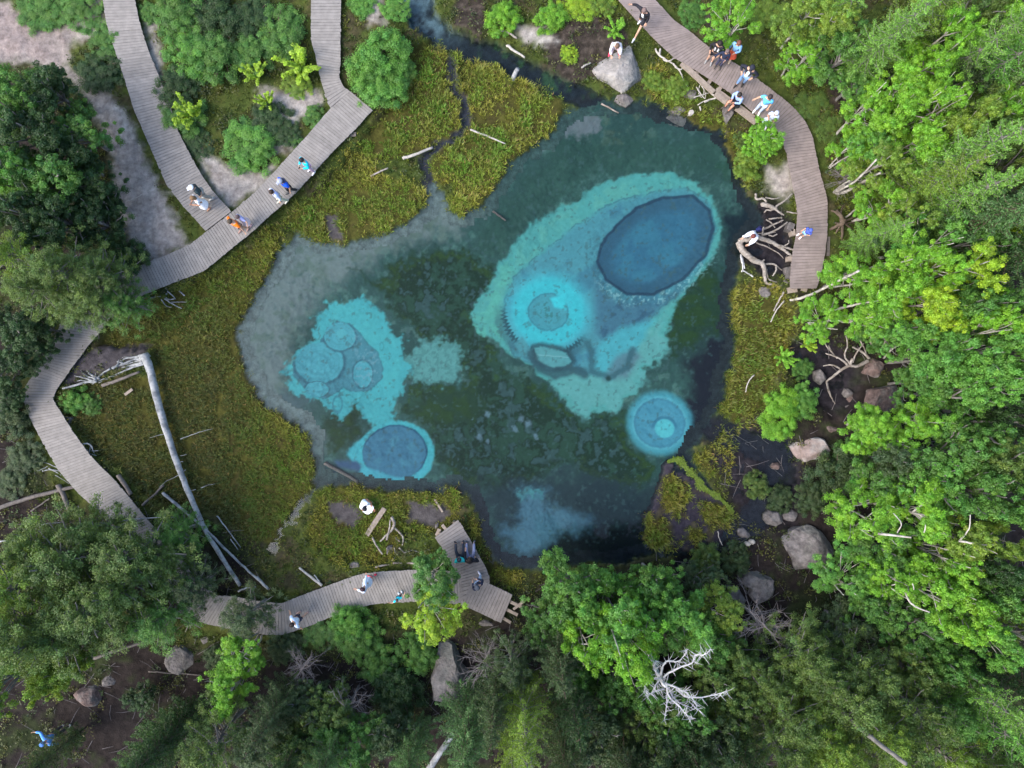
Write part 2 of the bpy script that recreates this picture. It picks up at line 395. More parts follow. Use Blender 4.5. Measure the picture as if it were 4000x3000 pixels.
lkm = lk_in * sstep(0, -14, d_lake); paint(G, lkm * .95, alb(72, 100, 96)); paint(G, lkm * sstep(2000, 1700, U) * sstep(1900, 1650, V) * .95, alb(122, 136, 134)); paint(G, lkm * sstep(2300, 2600, U), alb(46, 54, 56)); paint(G, lkm * sstep(1780, 1950, V), alb(46, 54, 60))
shore = sstep(0, 30, d_lake) * sstep(50, 20, d_lake) * (1 - sedm); paint(G, shore * .5, alb(52, 48, 46))
G += G * (ms * .45)[..., None]; G *= (1 + n3 * 0.5)[..., None]
ny, nx = X.shape
idx = np.arange(nx * ny).reshape(ny, nx)
F = np.stack([idx[:-1, :-1], idx[:-1, 1:], idx[1:, 1:], idx[1:, :-1]], -1).reshape(-1, 4)
def fval(A): return np.stack([A[:-1, :-1], A[:-1, 1:], A[1:, 1:], A[1:, :-1]], -1).reshape(-1, 4)
deep = fval(np.where(lk_in, d_lake, 1e3)).max(1) < -45      # the pond bed takes over here
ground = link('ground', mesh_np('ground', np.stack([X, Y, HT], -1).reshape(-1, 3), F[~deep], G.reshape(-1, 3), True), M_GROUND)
tag(ground, kind='structure')
def ground_z(x, y):
    i = np.clip(np.searchsorted(GX, x), 1, nx - 1); j = np.clip(np.searchsorted(GY, y), 1, ny - 1)
    return HT[j, i]
def look(A, x, y):
    i = np.clip(np.searchsorted(GX, x), 1, nx - 1); j = np.clip(np.searchsorted(GY, y), 1, ny - 1)
    return A[j, i]

# water sheet: only where the land dips under the water level
wl = fval(HT).min(1) < 0.015
fx = np.abs(fval(X)).max(1) < 30; fy = np.abs(fval(Y)).max(1) < 23
wf = F[wl & fx & fy]
used = np.unique(wf); remap = np.zeros(nx * ny, np.int64); remap[used] = np.arange(len(used))
wv = np.stack([X, Y, np.zeros_like(X)], -1).reshape(-1, 3)[used]
water = link('water', mesh_np('water', wv, remap[wf], None, True), M_WATER); tag(water, kind='structure')

# ------------------------------------------------------------------ pond bed
st = 0.05
bx = np.arange(880 / S - 2000 / S, 3010 / S - 2000 / S, st); by = np.arange((1500 - 2260) / S, (1500 - 360) / S, st)
BX, BY = np.meshgrid(bx, by)
BU, BV = BX * S + 2000, 1500 - BY * S
b1 = fbm(BX * .7, BY * .7, 61, 5); b2 = fbm(BX * 2.4, BY * 2.4, 71, 5); b3 = fbm(BX * 7, BY * 7, 81, 4); b4 = fbm(BX * .35, BY * .35, 88, 4)
UU = BU + fbm(BX * 1.7, BY * 1.7, 3) * wob * 3 + fbm(BX * 6, BY * 6, 4, 3) * 26; VV = BV + fbm(BX * 1.7, BY * 1.7, 9) * wob * 3 + fbm(BX * 6, BY * 6, 10, 3) * 26
bd = sdf(LAKE, UU, VV)
A = 34.0
PU = BU + fbm(BX * 1.1, BY * 1.1, 5, 4) * A * 2.2 + fbm(BX * 3.4, BY * 3.4, 15, 5) * 62; PV = BV + fbm(BX * 1.1, BY * 1.1, 6, 4) * A * 2.2 + fbm(BX * 3.4, BY * 3.4, 16, 5) * 62
PU += b3 * 16; PV += fbm(BX * 7, BY * 7, 82, 3) * 16
SU = BU + b2 * 16 + b3 * 8; SV = BV + fbm(BX * 2.4, BY * 2.4, 72, 5) * 16 + b3 * 8
BZ = lake_depth(bd, BU, BV) + 0.05 * b2 + 0.03 * b3
B = painter(BX.shape, alb(62, 96, 90))
def bp(m, *c, a=1.0): paint(B, np.clip(m, 0, 1) * a, alb(*c))
bp(sstep(-.05, .1, b2 + .3 * b3), 72, 112, 102, a=.75); bp(sstep(.0, .12, b1 + .35 * b3), 54, 88, 82, a=.8); bp(sstep(.12, .2, b2 + .4 * b3), 92, 126, 118, a=.5)
# pale grey western shallows
wsh = sdf(ov([(500,640),(600,520),(700,515),(930,420),(1010,450),(985,500),(930,520),(840,540),(760,590),(690,640),(640,700),(620,770),(610,820),(640,900),(700,960),(640,930),(560,870),(505,760)]), PU, PV)
bp(sstep(40, -60, wsh), 116, 130, 128); bp(sstep(30, -50, wsh) * sstep(-.02, .2, b2), 98, 118, 108, a=.8); bp(sstep(30, -50, wsh) * sstep(.05, .25, b1), 92, 112, 98, a=.7)
nsh = sdf(ov([(1240,240),(1300,250),(1280,290),(1200,310),(1120,350),(1070,410),(1030,470),(960,470),(930,430),(1040,430),(1090,350),(1180,290)]), PU, PV)
bp(sstep(12, -16, nsh), 112, 122, 126)
# olive tint in the algae north and between the vents
bp(sstep(10, -60, sdf(ov([(1230,280),(1560,280),(1600,400),(1480,370),(1300,380),(1180,470),(1080,560),(1000,560),(1040,470),(1100,400)]), PU, PV)), 56, 92, 80, a=.75)
bp(sstep(200, 0, np.hypot(BU - 2440, BV - 450)) * sstep(0, .2, b2), 84, 92, 66, a=.5)
# dark green algae carpets
alg = sdf(ov([(735,570),(800,600),(850,570),(900,545),(1000,530),(1060,570),(1075,610),(1030,690),(1060,750),(1090,800),(1180,830),(1205,875),(1265,905),(1350,890),(1365,960),(1420,1000),(1390,1060),(1300,1050),(1230,1010),(1100,1065),(1000,1060),(960,1020),(935,960),(905,910),(860,890),(880,838),(940,830),(995,825),(1000,790),(960,740),(900,730),(872,700),(850,680),(830,625),(780,600)]), PU, PV)
bp(sstep(12, -12, alg), 52, 86, 68); bp(sstep(2, -26, alg) * sstep(-.14, .0, b2 + .5 * b1 + .4 * b3), 38, 64, 46); bp(sstep(-10, -60, alg) * sstep(.08, .16, b2 - b1 * .3 + .3 * b3), 68, 98, 98, a=.75); bp(sstep(-5, -30, alg) * sstep(-55, -15, alg) * sstep(-.02, .1, b1 + b3 * .5), 66, 98, 40, a=.7)
for pl in ([(700,885),(760,870),(790,900),(770,950),(720,985),(690,950)], [(1460,610),(1540,560),(1575,620),(1560,700),(1490,770),(1450,780),(1445,690)], [(930,850),(1000,830),(1060,870),(1000,930),(920,920),(870,890)], [(1350,700),(1380,690),(1370,720)]):
    d = sdf(ov(pl), PU, PV); bp(sstep(14, -26, d), 46, 76, 54); bp(sstep(0, -40, d) * sstep(-.1, .15, b2), 52, 82, 40, a=.8)
# dark bed in the south and east, darkened further for tree reflections
bp(sstep(20, -90, sdf(ov([(1000,1040),(1250,1000),(1400,1040),(1520,1000),(1600,1150),(1300,1240),(1080,1240)]), PU, PV)), 48, 66, 72, a=.9)
bp(sstep(20, -60, sdf(ov([(1170,1165),(1300,1130),(1420,1100),(1520,1150),(1560,1220),(1300,1260),(1060,1260),(1060,1220)]), PU, PV)), 34, 42, 46, a=.9)
bp(sstep(30, -60, sdf(ov([(1480,780),(1560,690),(1610,720),(1600,800),(1560,900),(1500,970),(1440,1000),(1470,900),(1490,830)]), PU, PV)), 38, 42, 50)
bp(sstep(25, -50, sdf(ov([(1560,440),(1650,440),(1660,500),(1610,540),(1600,620),(1570,640),(1560,560)]), PU, PV)), 34, 50, 56)
bp(sstep(20, -40, sdf(ov([(690,990),(740,1020),(860,1050),(1000,1040),(1000,1070),(690,1060),(660,1080)]), PU, PV)), 50, 66, 84)
bp(sstep(20, -50, sdf(ov([(560,830),(660,850),(690,940),(680,990),(640,910),(580,890)]), PU, PV)), 82, 104, 108)
# southern blue patch, mostly sky reflection put into the bed colour
s = sdf(ov([(1125,1065),(1190,1060),(1200,1095),(1260,1105),(1285,1130),(1260,1160),(1190,1170),(1160,1215),(1100,1215),(1080,1150),(1110,1110)]), PU, PV)
bp(sstep(30, -50, s), 80, 120, 138); bp(sstep(0, -30, sdf(ov([(1120,1062),(1180,1060),(1195,1090),(1150,1095),(1115,1090)]), PU, PV)), 82, 150, 152, a=.8)
# pale clay flats round the vents
clay = [ov([(1030,640),(1062,600),(1080,560),(1150,480),(1220,440),(1300,388),(1380,367),(1450,365),(1505,385),(1540,420),(1557,470),(1550,530),(1525,575),(1490,620),(1452,690),(1442,760),(1400,800),(1380,850),(1340,885),(1270,902),(1222,872),(1190,822),(1100,760),(1040,710),(1018,680)]),
        q([(370,370),(500,290),(640,260),(720,290),(800,350),(850,450),(880,540),(960,620),(1005,720),(965,820),(900,900),(880,1020),(860,1060),(720,1100),(600,960),(560,1040),(490,1060),(430,980),(320,940),(220,840),(150,720),(230,660),(330,560),(345,450)], 1000, 1000),
        ov([(880,760),(930,735),(985,735),(1000,780),(985,815),(930,832),(890,830)])]
d = sdf(clay[0], (PU + SU) / 2, (PV + SV) / 2); bp(sstep(10, -10, d), 88, 166, 160); bp(sstep(0, -40, d) * sstep(-.05, .2, b2), 104, 176, 160, a=.55); bp(sstep(10, -20, np.abs(d)) * sstep(0, .2, b3), 96, 160, 110, a=.4)
d = sdf(clay[1], PU, PV); bp(sstep(10, -12, d), 78, 172, 176); bp(sstep(0, -40, d) * sstep(-.05, .2, b2), 84, 180, 180, a=.5)
d = sdf(clay[2], PU, PV); bp(sstep(14, -18, d), 100, 162, 158, a=.9); bp(sstep(10, -20, d) * sstep(.04, .12, b3), 70, 120, 115, a=.5)
d = sdf(ov([(1025,690),(1048,650),(1070,600),(1090,560),(1105,580),(1085,640),(1080,700),(1090,740),(1060,740),(1040,720)]), PU, PV); bp(sstep(10, -10, d) * sstep(.12, .0, b2), 96, 176, 160)
d = sdf(ov([(1190,822),(1250,800),(1320,800),(1400,720),(1440,690),(1445,760),(1400,800),(1380,850),(1340,885),(1270,902),(1222,872)]), PU, PV); bp(sstep(20, -30, d), 104, 168, 164, a=.8)
# moat of the great vent
MOAT = ov([(1085,700),(1090,640),(1110,590),(1180,530),(1250,475),(1330,425),(1430,400),(1495,398),(1540,430),(1554,490),(1530,562),(1475,632),(1420,680),(1390,730),(1340,760),(1300,812),(1262,812),(1240,800),(1180,800),(1110,770)])
d = sdf(MOAT, SU, SV); bp(sstep(10, -18, d), 84, 150, 160); bp(sstep(10, -30, d) * sstep(-.02, .2, b1 + .5 * b2), 72, 128, 146, a=.9)
bp(sstep(5, 0, np.abs(d + 4)) * sstep(-.1, .1, b2), 60, 110, 122, a=.7)
low = sdf(ov([(1290,600),(1340,640),(1430,645),(1500,600),(1470,640),(1410,690),(1380,740),(1330,770),(1290,720),(1280,650)]), SU, SV); bp(sstep(20, -40, low), 74, 116, 136, a=.9); bp(sstep(10, -40, low) * sstep(.0, .2, b2), 60, 94, 116, a=.7)
d = sdf(ov([(1300,740),(1350,705),(1420,690),(1390,740),(1360,790),(1310,815),(1288,790)]), SU, SV); bp(sstep(18, -18, d), 84, 176, 184, a=.9)
d = sdf(ov([(1330,775),(1375,750),(1390,770),(1360,815),(1310,820)]), SU, SV); bp(sstep(18, -14, d), 96, 122, 134, a=.8)
# the great vent
V1 = ov([(1505,415),(1540,450),(1548,490),(1530,548),(1480,603),(1420,633),(1360,633),(1312,600),(1293,560),(1302,520),(1332,480),(1380,440),(1440,415)])
d1 = sdf(V1, BU + b2 * 9, BV + b2 * 9)
rub = .15 + .5 * sstep(-60, 80, (BV - 960) * .9 - .55 * (BU - 2480)); bp(sstep(70, 20, d1) * sstep(-4, 4, d1) * sstep(-.06, .12, b3 + .3 * b2) * rub, 62, 100, 112, a=.75)
bp(sstep(60, 20, d1) * sstep(-4, 4, d1) * sstep(.06, .16, fbm(BX * 9, BY * 9, 93, 3)) * sstep(-60, 60, (BV - 1050) + .2 * (BU - 2570)), 150, 196, 196, a=.55)
bp(sstep(8, -6, d1), 62, 108, 130); bp(sstep(0, -120, d1) * .7, 60, 116, 142); bp(sstep(-20, -80, d1) * sstep(0, .2, b1), 66, 128, 148, a=.6)
bp(sstep(9, 3, np.abs(d1 + 4)) , 48, 74, 94, a=.85); bp(sstep(40, 10, np.abs(d1 + 30)) * .35, 60, 92, 112)
BZ -= 0.22 * sstep(10, -60, d1); BZ += 0.05 * sstep(45, 15, np.abs(d1 - 25)) * (1 + 2 * b3)
# the bright vent
r2 = np.hypot(BU + b2 * 12 - 2145, (BV + b3 * 10 - 1212) * 1.06)
bp(sstep(205, 120, r2), 80, 186, 196); bp(sstep(160, 120, r2) * sstep(70, 100, r2), 70, 190, 198)
bp(sstep(84, 72, r2), 80, 158, 168); bp(sstep(72, 30, r2) * sstep(.02, .14, b3), 64, 122, 118, a=.8); bp(sstep(6, 1, np.abs(r2 - 78)), 58, 120, 132, a=.6)
d = sdf(ov([(1190,640),(1225,630),(1225,665),(1200,660)]), BU, BV); bp(sstep(8, -8, d), 72, 200, 208)
ang = np.arctan2(BV - 1212, BU - 2145)
rim = np.abs(r2 - 178 - 12 * np.sin(ang * 74) * (vnoise(ang * 30, r2 * .02, 4))) 
lowleft = sstep(.1, .5, np.sin(ang - .35)) 
bp(sstep(13, 4, rim) * lowleft, 44, 76, 86, a=.9); bp(sstep(30, 10, np.abs(r2 - 196)) * lowleft, 64, 104, 112, a=.6)
BZ -= 0.10 * sstep(90, 40, r2); BZ -= 0.08 * sstep(160, 200, r2) * sstep(260, 210, r2) * lowleft
# slab beside it
d = sdf(q([(148,590),(200,580),(300,600),(360,620),(398,680),(360,710),(280,722),(220,700),(170,670)], 2000, 1000), BU + b3 * 8, BV + b3 * 8)
bp(sstep(26, 8, d), 56, 88, 96, a=.85); bp(sstep(4, -4, d), 94, 158, 160); bp(sstep(3, 1, np.abs((BV - 1388) - .08 * (BU - 2160))) * sstep(0, -6, d), 140, 190, 190, a=.5); BZ += 0.10 * sstep(4, -4, d)
d = sdf(q([(20,560),(70,520),(120,600),(140,650),(60,640)], 2000, 1000), BU + b3 * 8, BV + b3 * 8); bp(sstep(8, -4, d), 84, 150, 158, a=.9)
d = dseg(q([(130,640),(180,720),(280,760),(420,740),(480,760)], 2000, 1000), BU + b3 * 16, BV + b2 * 20); bp(sstep(30, 8, d), 60, 92, 100, a=.85)
d = dseg(q([(500,560),(530,640),(530,740),(640,790),(760,720),(800,600)], 2000, 1000), BU + b3 * 14, BV + b2 * 20); bp(sstep(22, 5, d), 62, 104, 112, a=.8); bp(sstep(16, 4, np.hypot(BU - 2385, BV - 1478)), 40, 70, 60, a=.8)
# the three-lobed vent in the west
HULL = q([(385,560),(440,460),(500,417),(580,430),(640,478),(700,560),(770,620),(803,720),(790,800),(700,878),(600,880),(545,850),(480,905),(420,925),(330,892),(280,830),(222,770),(228,690),(280,625),(340,590)], 1000, 1000)
dh = sdf(HULL, BU + b3 * 12 + b2 * 6, BV + b3 * 12)
bp(sstep(6, -4, dh), 76, 138, 150); bp(sstep(5, -3, np.abs(dh)), 46, 92, 106, a=.8)
for cx, cy, ra, rb in ((1235, 1416, 92, 82), (1313, 1310, 62, 56), (1404, 1460, 38, 54), (1228, 1522, 46, 30)):
    f = np.hypot((BU + b2 * 10 - cx) / ra, (BV + b3 * 8 - cy) / rb)
    bp(sstep(1.2, 1.06, f) * sstep(6, -6, dh), 60, 108, 122, a=.9); bp(sstep(1.04, .96, f), 84, 164, 174); bp(sstep(.12, .02, np.abs((f * 4.2) % 1 - .5)) * sstep(1, .9, f), 70, 146, 156, a=.55)
    BZ += -0.06 * sstep(1.15, .6, f)
f = np.hypot(BU - 1318, BV - 1300) / 22; bp(sstep(1.1, .7, f), 92, 176, 182, a=.8)
bp(sstep(10, -20, dh) * sstep(.05, .16, b3) * sstep(1330, 1400, BU), 120, 160, 170, a=.5)
f = np.hypot((BU - 1310) / 22, (BV - 1580) / 40); bp(sstep(.25, .05, np.abs(f - .8)), 60, 124, 140, a=.7)
f = np.hypot((BU - 1479) / 9, (BV - 1350) / 18); bp(sstep(.3, .05, np.abs(f - .9)), 60, 130, 136, a=.6)
# the vent in the south-west
f = np.hypot((BU + b2 * 10 - 1537) / 126, (BV + b3 * 8 - 1772) / 108)
rimf = f - .06 * np.sin(np.arctan2(BV - 1772, BU - 1537) + .5)
bp(sstep(1.26, 1.16, rimf), 78, 176, 182); bp(sstep(8, -8, sdf(q([(575,1290),(610,1230),(700,1165),(730,1230),(690,1335),(615,1338)], 1000, 1000), SU, SV)), 78, 176, 184); bp(sstep(1.02, .97, f), 70, 122, 146); bp(sstep(.95, .4, f) * sstep(-.05, .12, b2 + .3 * b3), 82, 142, 158, a=.65); bp(sstep(.05, .015, np.abs(f - .985)) * sstep(-.9, .3, np.sin(np.arctan2(1772 - BV, BU - 1537) + .4)), 46, 92, 118, a=.85)
f2 = sdf(q([(690,1370),(760,1390),(900,1440),(1000,1440),(1100,1370),(1140,1310),(1100,1400),(1020,1450),(900,1480),(760,1450),(660,1400)], 1000, 1000), BU + b3 * 8, BV + b3 * 8); bp(sstep(8, -8, f2), 82, 174, 186, a=.9)
d = sdf(q([(500,1330),(640,1330),(680,1360),(660,1400),(520,1370)], 1000, 1000), BU + b3 * 10, BV + b3 * 10); bp(sstep(10, -10, d), 66, 96, 126)
BZ -= 0.12 * sstep(1.05, .5, f)
# the vent in the south-east
f = np.hypot((BU + b2 * 8 - 2584) / 104, (BV + b3 * 8 - 1655) / 104)
f = f + .05 * b2; bp(sstep(1.36, 1.04, f), 80, 160, 174, a=.92); bp(sstep(1.0, .9, f), 78, 146, 166); bp(sstep(.06, .02, np.abs(f - .98)), 100, 176, 186, a=.5); bp(sstep(.06, .02, np.abs(f - .9)), 66, 124, 146, a=.55); bp(sstep(.9, .2, f) * sstep(.02, .18, b2), 94, 160, 178, a=.5)
g = np.hypot(BU - 2603, BV - 1676); bp(sstep(40, 33, g), 92, 186, 192); bp(sstep(8, 3, np.abs(g - 44)) * sstep(.2, -.3, (BV - 1676) / 44), 58, 116, 140, a=.75)
BZ -= 0.10 * sstep(1.05, .5, f)
bp(sstep(1320, 1220, BU) * sstep(1900, 1980, BV), 44, 54, 60)
# fine flecks
for (fu, fv, fr) in ((2035, 1638, 20), (2065, 1660, 22), (2012, 1680, 15), (1905, 1728, 12), (1870, 1710, 18), (1900, 1620, 18), (1842, 1638, 8), (2095, 1710, 14)):
    bp(sstep(fr, fr * .3, np.hypot(BU - fu + b3 * 20, BV - fv + b3 * 20)), 118, 146, 162, a=.6)
bp(sstep(.17, .24, fbm(BX * 5, BY * 5, 99, 3)) * sstep(-20, -120, bd), 74, 104, 104, a=.5)
bp(sstep(-30, -4, bd), 64, 66, 66, a=.4)
B *= (1 + b3 * .16)[..., None]
lum = B.mean(-1); B *= (0.95 + 0.27 * sstep(.02, .12, lum))[..., None]; BZ = -0.3 + (BZ + .3) * .6
lfu = np.where(bd < 0, 1.0, 0)
nyb, nxb = BX.shape
ib = np.arange(nxb * nyb).reshape(nyb, nxb)
Fb = np.stack([ib[:-1, :-1], ib[:-1, 1:], ib[1:, 1:], ib[1:, :-1]], -1).reshape(-1, 4)
bsed = union([ISLE] + SEDGE[7:11], BU, BV)
keep = np.stack([bd[:-1, :-1], bd[:-1, 1:], bd[1:, 1:], bd[1:, :-1]], -1).reshape(-1, 4).max(1) < 0
keep &= np.stack([bsed[:-1, :-1], bsed[:-1, 1:], bsed[1:, 1:], bsed[1:, :-1]], -1).reshape(-1, 4).min(1) > -30
BZ = np.minimum(BZ, -0.04)
bed = link('pond_bed', mesh_np('pond_bed', np.stack([BX, BY, BZ], -1).reshape(-1, 3), Fb[keep], B.reshape(-1, 3), True), M_BED); tag(bed, kind='structure')

# ------------------------------------------------------------------ boardwalks
DECKS = {}
def boardwalk(label, pairs, z, posts=2.6, name='boardwalk', tint=None):
    Lp = [W(a[0], a[1], z) for a, b in pairs]; Rp = [W(b[0], b[1], z) for a, b in pairs]
    mids = [(a + b) / 2 for a, b in zip(Lp, Rp)]
    acc = [0]
    for a, b in zip(mids[:-1], mids[1:]): acc.append(acc[-1] + (b - a).length)
    n = max(4, int(acc[-1] / 0.152)); 
    def cr(P, s):
        i = max(0, min(len(acc) - 2, int(np.searchsorted(acc, s, side='right')) - 1))
        t = (s - acc[i]) / max(1e-6, acc[i + 1] - acc[i])
        p0 = P[max(i - 1, 0)]; p1 = P[i]; p2 = P[i + 1]; p3 = P[min(i + 2, len(P) - 1)]
        c = 0.5 * ((2 * p1) + (p2 - p0) * t + (2 * p0 - 5 * p1 + 4 * p2 - p3) * t * t + (3 * p1 - p0 - 3 * p2 + p3) * t ** 3)
        return c * .45 + (p1 + (p2 - p1) * t) * .55
    root = empty(name, label, 'boardwalk', (mids[len(mids) // 2].x, mids[len(mids) // 2].y, 0))
    off = root.location.copy()
    mb = MB(); posts_at = []
    LL = [cr(Lp, acc[-1] * i / n) - off for i in range(n + 1)]; RR = [cr(Rp, acc[-1] * i / n) - off for i in range(n + 1)]
    lastp = -9; run = 0.5
    for i in range(n):
        a, b, c, d = LL[i], RR[i], RR[i + 1], LL[i + 1]
        gL = (d - a) * (0.03 + .025 * random.random()); gR = (c - b) * (0.03 + .025 * random.random())
        ax = (b - a).normalized(); e1 = random.gauss(0, .008); e2 = random.gauss(0, .008)
        if random.random() < .03: e1 += random.choice((-.04, .04))
        up = Vector((0, 0, random.gauss(0, .003)))
        T = [a + gL + ax * e1 + up, b + gR + ax * e2 + up, c - gR + ax * e2 + up, d - gL + ax * e1 + up]
        T = [T[3], T[2], T[1], T[0]]
        run = .6 * run + .4 * random.random() if random.random() < .8 else random.random()
        mb.hexa(T, [p - Vector((0, 0, .045)) for p in T], max(0, min(1, .5 + (run - .5) * 1.3 + random.gauss(0, .12))))
        s = acc[-1] * (i + .5) / n
        if s - lastp > posts: lastp = s; posts_at.append(i)
    dk_ = mb.build('deck', M_DECK, root); dk_.color = (*(tint or (.212, .198, .184)), 1)
    for P, Q in ((LL, RR), (RR, LL)):
        m2 = MB(); stp = 3
        ids = list(range(0, n + 1, stp));
        if ids[-1] != n: ids.append(n)
        pts = [P[i] + (Q[i] - P[i]).normalized() * .16 - Vector((0, 0, .125)) for i in ids]
        for a, b in zip(pts[:-1], pts[1:]): m2.bar(a, b, .09, .14, .45)
        m2.build('stringer', M_BEAM, root)
    for i in posts_at:
        for P, Q in ((LL, RR), (RR, LL)):
            b = P[i] + (Q[i] - P[i]).normalized() * .30 - Vector((0, 0, .05))
            m3 = MB(); m3.bar(b, Vector((b.x, b.y, -.45)), .11, .11, .4); m3.build('post', M_BEAM, root)
    DECKS[label] = (LL, RR)
    return root
PA = [((402,-40),(527,-40)),((402,0),(527,0)),((415,90),(545,85)),((450,200),(575,185)),((480,290),(610,270)),((520,420),(655,385)),((580,560),(700,520)),((650,720),(770,655)),((720,810),(830,745)),((803,902),(903,826))]
PB1 = [((1215,-40),(1332,-40)),((1215,150),(1330,150)),((1232,220),(1330,240)),((1250,300),(1325,300)),((1270,370),(1340,335)),((1291,420),(1367,356))]
PB2 = [((1368,356),(1456,430)),((1292,422),(1386,506)),((1199,530),(1295,597)),((1072,669),(1160,748)),((1000,747),(1062,835)),((905,828),(968,920)),((807,904),(868,1000)),((740,955),(795,1058)),((640,1000),(690,1100)),((540,1039),(590,1139)),((400,1100),(500,1180)),((300,1180),(430,1240)),((235,1271),(386,1301)),((195,1360),(337,1360)),((151,1434),(253,1476)),((96,1512),(223,1518)),((90,1560),(208,1560)),((120,1639),(241,1615)),((169,1735),(289,1693)),((229,1838),(362,1790)),((301,1922),(440,1868)),((386,2000),(500,1938)),((480,2110),(600,2060)),((600,2250),(699,2169)),((690,2350),(770,2270)),((766,2422),(838,2325)),((814,2440),(880,2328)),((892,2455),(930,2333)),((970,2470),(1000,2347)),((1045,2479),(1060,2354)),((1108,2479),(1102,2356)),((1229,2437),(1181,2325)),((1338,2392),(1301,2280)),((1452,2362),(1404,2244)),((1555,2353),(1500,2232)),((1660,2352),(1621,2226)),((1740,2356),(1740,2228)),((1812,2366),(1800,2234))]
PD = [((2390,-30),(2535,-30)),((2416,0),(2561,0)),((2476,66),(2633,78)),((2555,151),(2690,118)),((2633,223),(2740,160)),((2723,277),(2800,205)),((2844,356),(2892,259)),((2952,446),(3000,338)),((3010,490),(3090,410)),((3040,515),(3139,464)),((3054,540),(3169,518)),((3072,603),(3187,591)),((3096,723),(3205,681)),((3114,814),(3232,780)),((3112,904),(3232,904)),((3096,989),(3223,989)),((3087,1072),(3210,1060)),((3087,1127),(3190,1127))]
PC1 = [((1699,2099),(1790,2030)),((1740,2165),(1844,2121)),((1770,2215),(1874,2175)),((1795,2260),(1904,2229)),((1798,2300),(1914,2277)),((1796,2352),(1900,2284))]
PC2 = [((1804,2363),(1850,2252)),((1860,2388),(1912,2280)),((1957,2434),(2002,2323))]
ZA, ZB1, ZB, ZD, ZC1, ZC2 = .742, .765, .752, .75, .768, .778
boardwalk('curved plank boardwalk coming from the top left corner to meet a longer one', PA, ZA)
boardwalk('short boardwalk running down from the top edge beside the round willow', PB1, ZB1)
boardwalk('long winding plank boardwalk along the western and southern side of the pond', PB2, ZB)
boardwalk('curved reddish boardwalk by the birches on the eastern shore', PD, ZD, tint=(.200, .166, .154))
boardwalk('short plank pier pointing at the pond with a couple sitting on it', PC1, ZC1, tint=(.180, .165, .158))
boardwalk('short deck stub ending in loose planks at the bottom of the pond', PC2, ZC2, tint=(.180, .165, .158))
# ------------------------------------------------------------------ grass and low plants (too many to count)
def deck_mask(u, v, grow=0.0):
    m = np.zeros(u.shape, bool)
    for P in (PA, PB1, PB2, PD, PC1, PC2):
        poly = [a for a, b in P] + [b for a, b in reversed(P)]
        m |= sdf(poly, u, v) < grow
    return m
def blades(name, pts, hgt, spread, per, colf, wid=0.02, mat=None, flop=0.55):
    n = len(pts) * per
    base = np.repeat(pts, per, 0)
    az = rng.uniform(0, 2 * np.pi, n); h = np.repeat(hgt, per) * rng.uniform(.55, 1.15, n)
    lean = rng.uniform(.25, 1.0, n) * flop
    d = np.stack([np.cos(az), np.sin(az), np.zeros(n)], -1)
    s = np.stack([-np.sin(az), np.cos(az), np.zeros(n)], -1)
    root = base + d * (rng.uniform(0, 1, n) * spread)[:, None]
    mid = root + d * (h * lean * .5)[:, None]; mid[:, 2] += h * .6
    tip = root + d * (h * lean * 1.5)[:, None]; tip[:, 2] += h * (.95 - .45 * lean)
    w_ = (wid * rng.uniform(.7, 1.4, n))[:, None]
    V_ = np.stack([root - s * w_ * .7, root + s * w_ * .7, mid + s * w_, mid - s * w_, tip], 1).reshape(-1, 3)
    k = np.arange(n) * 5
    Q = np.stack([k, k + 1, k + 2, k + 3], -1); T = np.stack([k + 3, k + 2, k + 4, k + 4], -1)
    c = np.repeat(colf(base, n), 5, 0)
    m = bpy.data.meshes.new(name)
    nf = 2 * n
    m.vertices.add(len(V_)); m.vertices.foreach_set('co', V_.astype(np.float32).ravel())
    lv = np.concatenate([Q, T[:, :3]], 1).astype(np.int32).ravel()       # quad then triangle for every blade
    m.loops.add(len(lv)); m.loops.foreach_set('vertex_index', lv)
    m.polygons.add(nf); lt = np.tile([4, 3], n).astype(np.int32); ls = np.concatenate([[0], np.cumsum(lt)[:-1]]).astype(np.int32)
    m.polygons.foreach_set('loop_start', ls); m.polygons.foreach_set('loop_total', lt); m.update(calc_edges=True)
    cc = np.ones((len(V_), 4), np.float32); cc[:, :3] = c
    a = m.color_attributes.new('Col', 'FLOAT_COLOR', 'POINT'); a.data.foreach_set('color', cc.ravel())
    return link(name, m, mat or M_GRASS)
def scatter(n):
    x = rng.uniform(-28, 28, n); y = rng.uniform(-21, 21, n)
    return x, y
def mixc(a, b, t): return a + (b - a) * t[:, None]
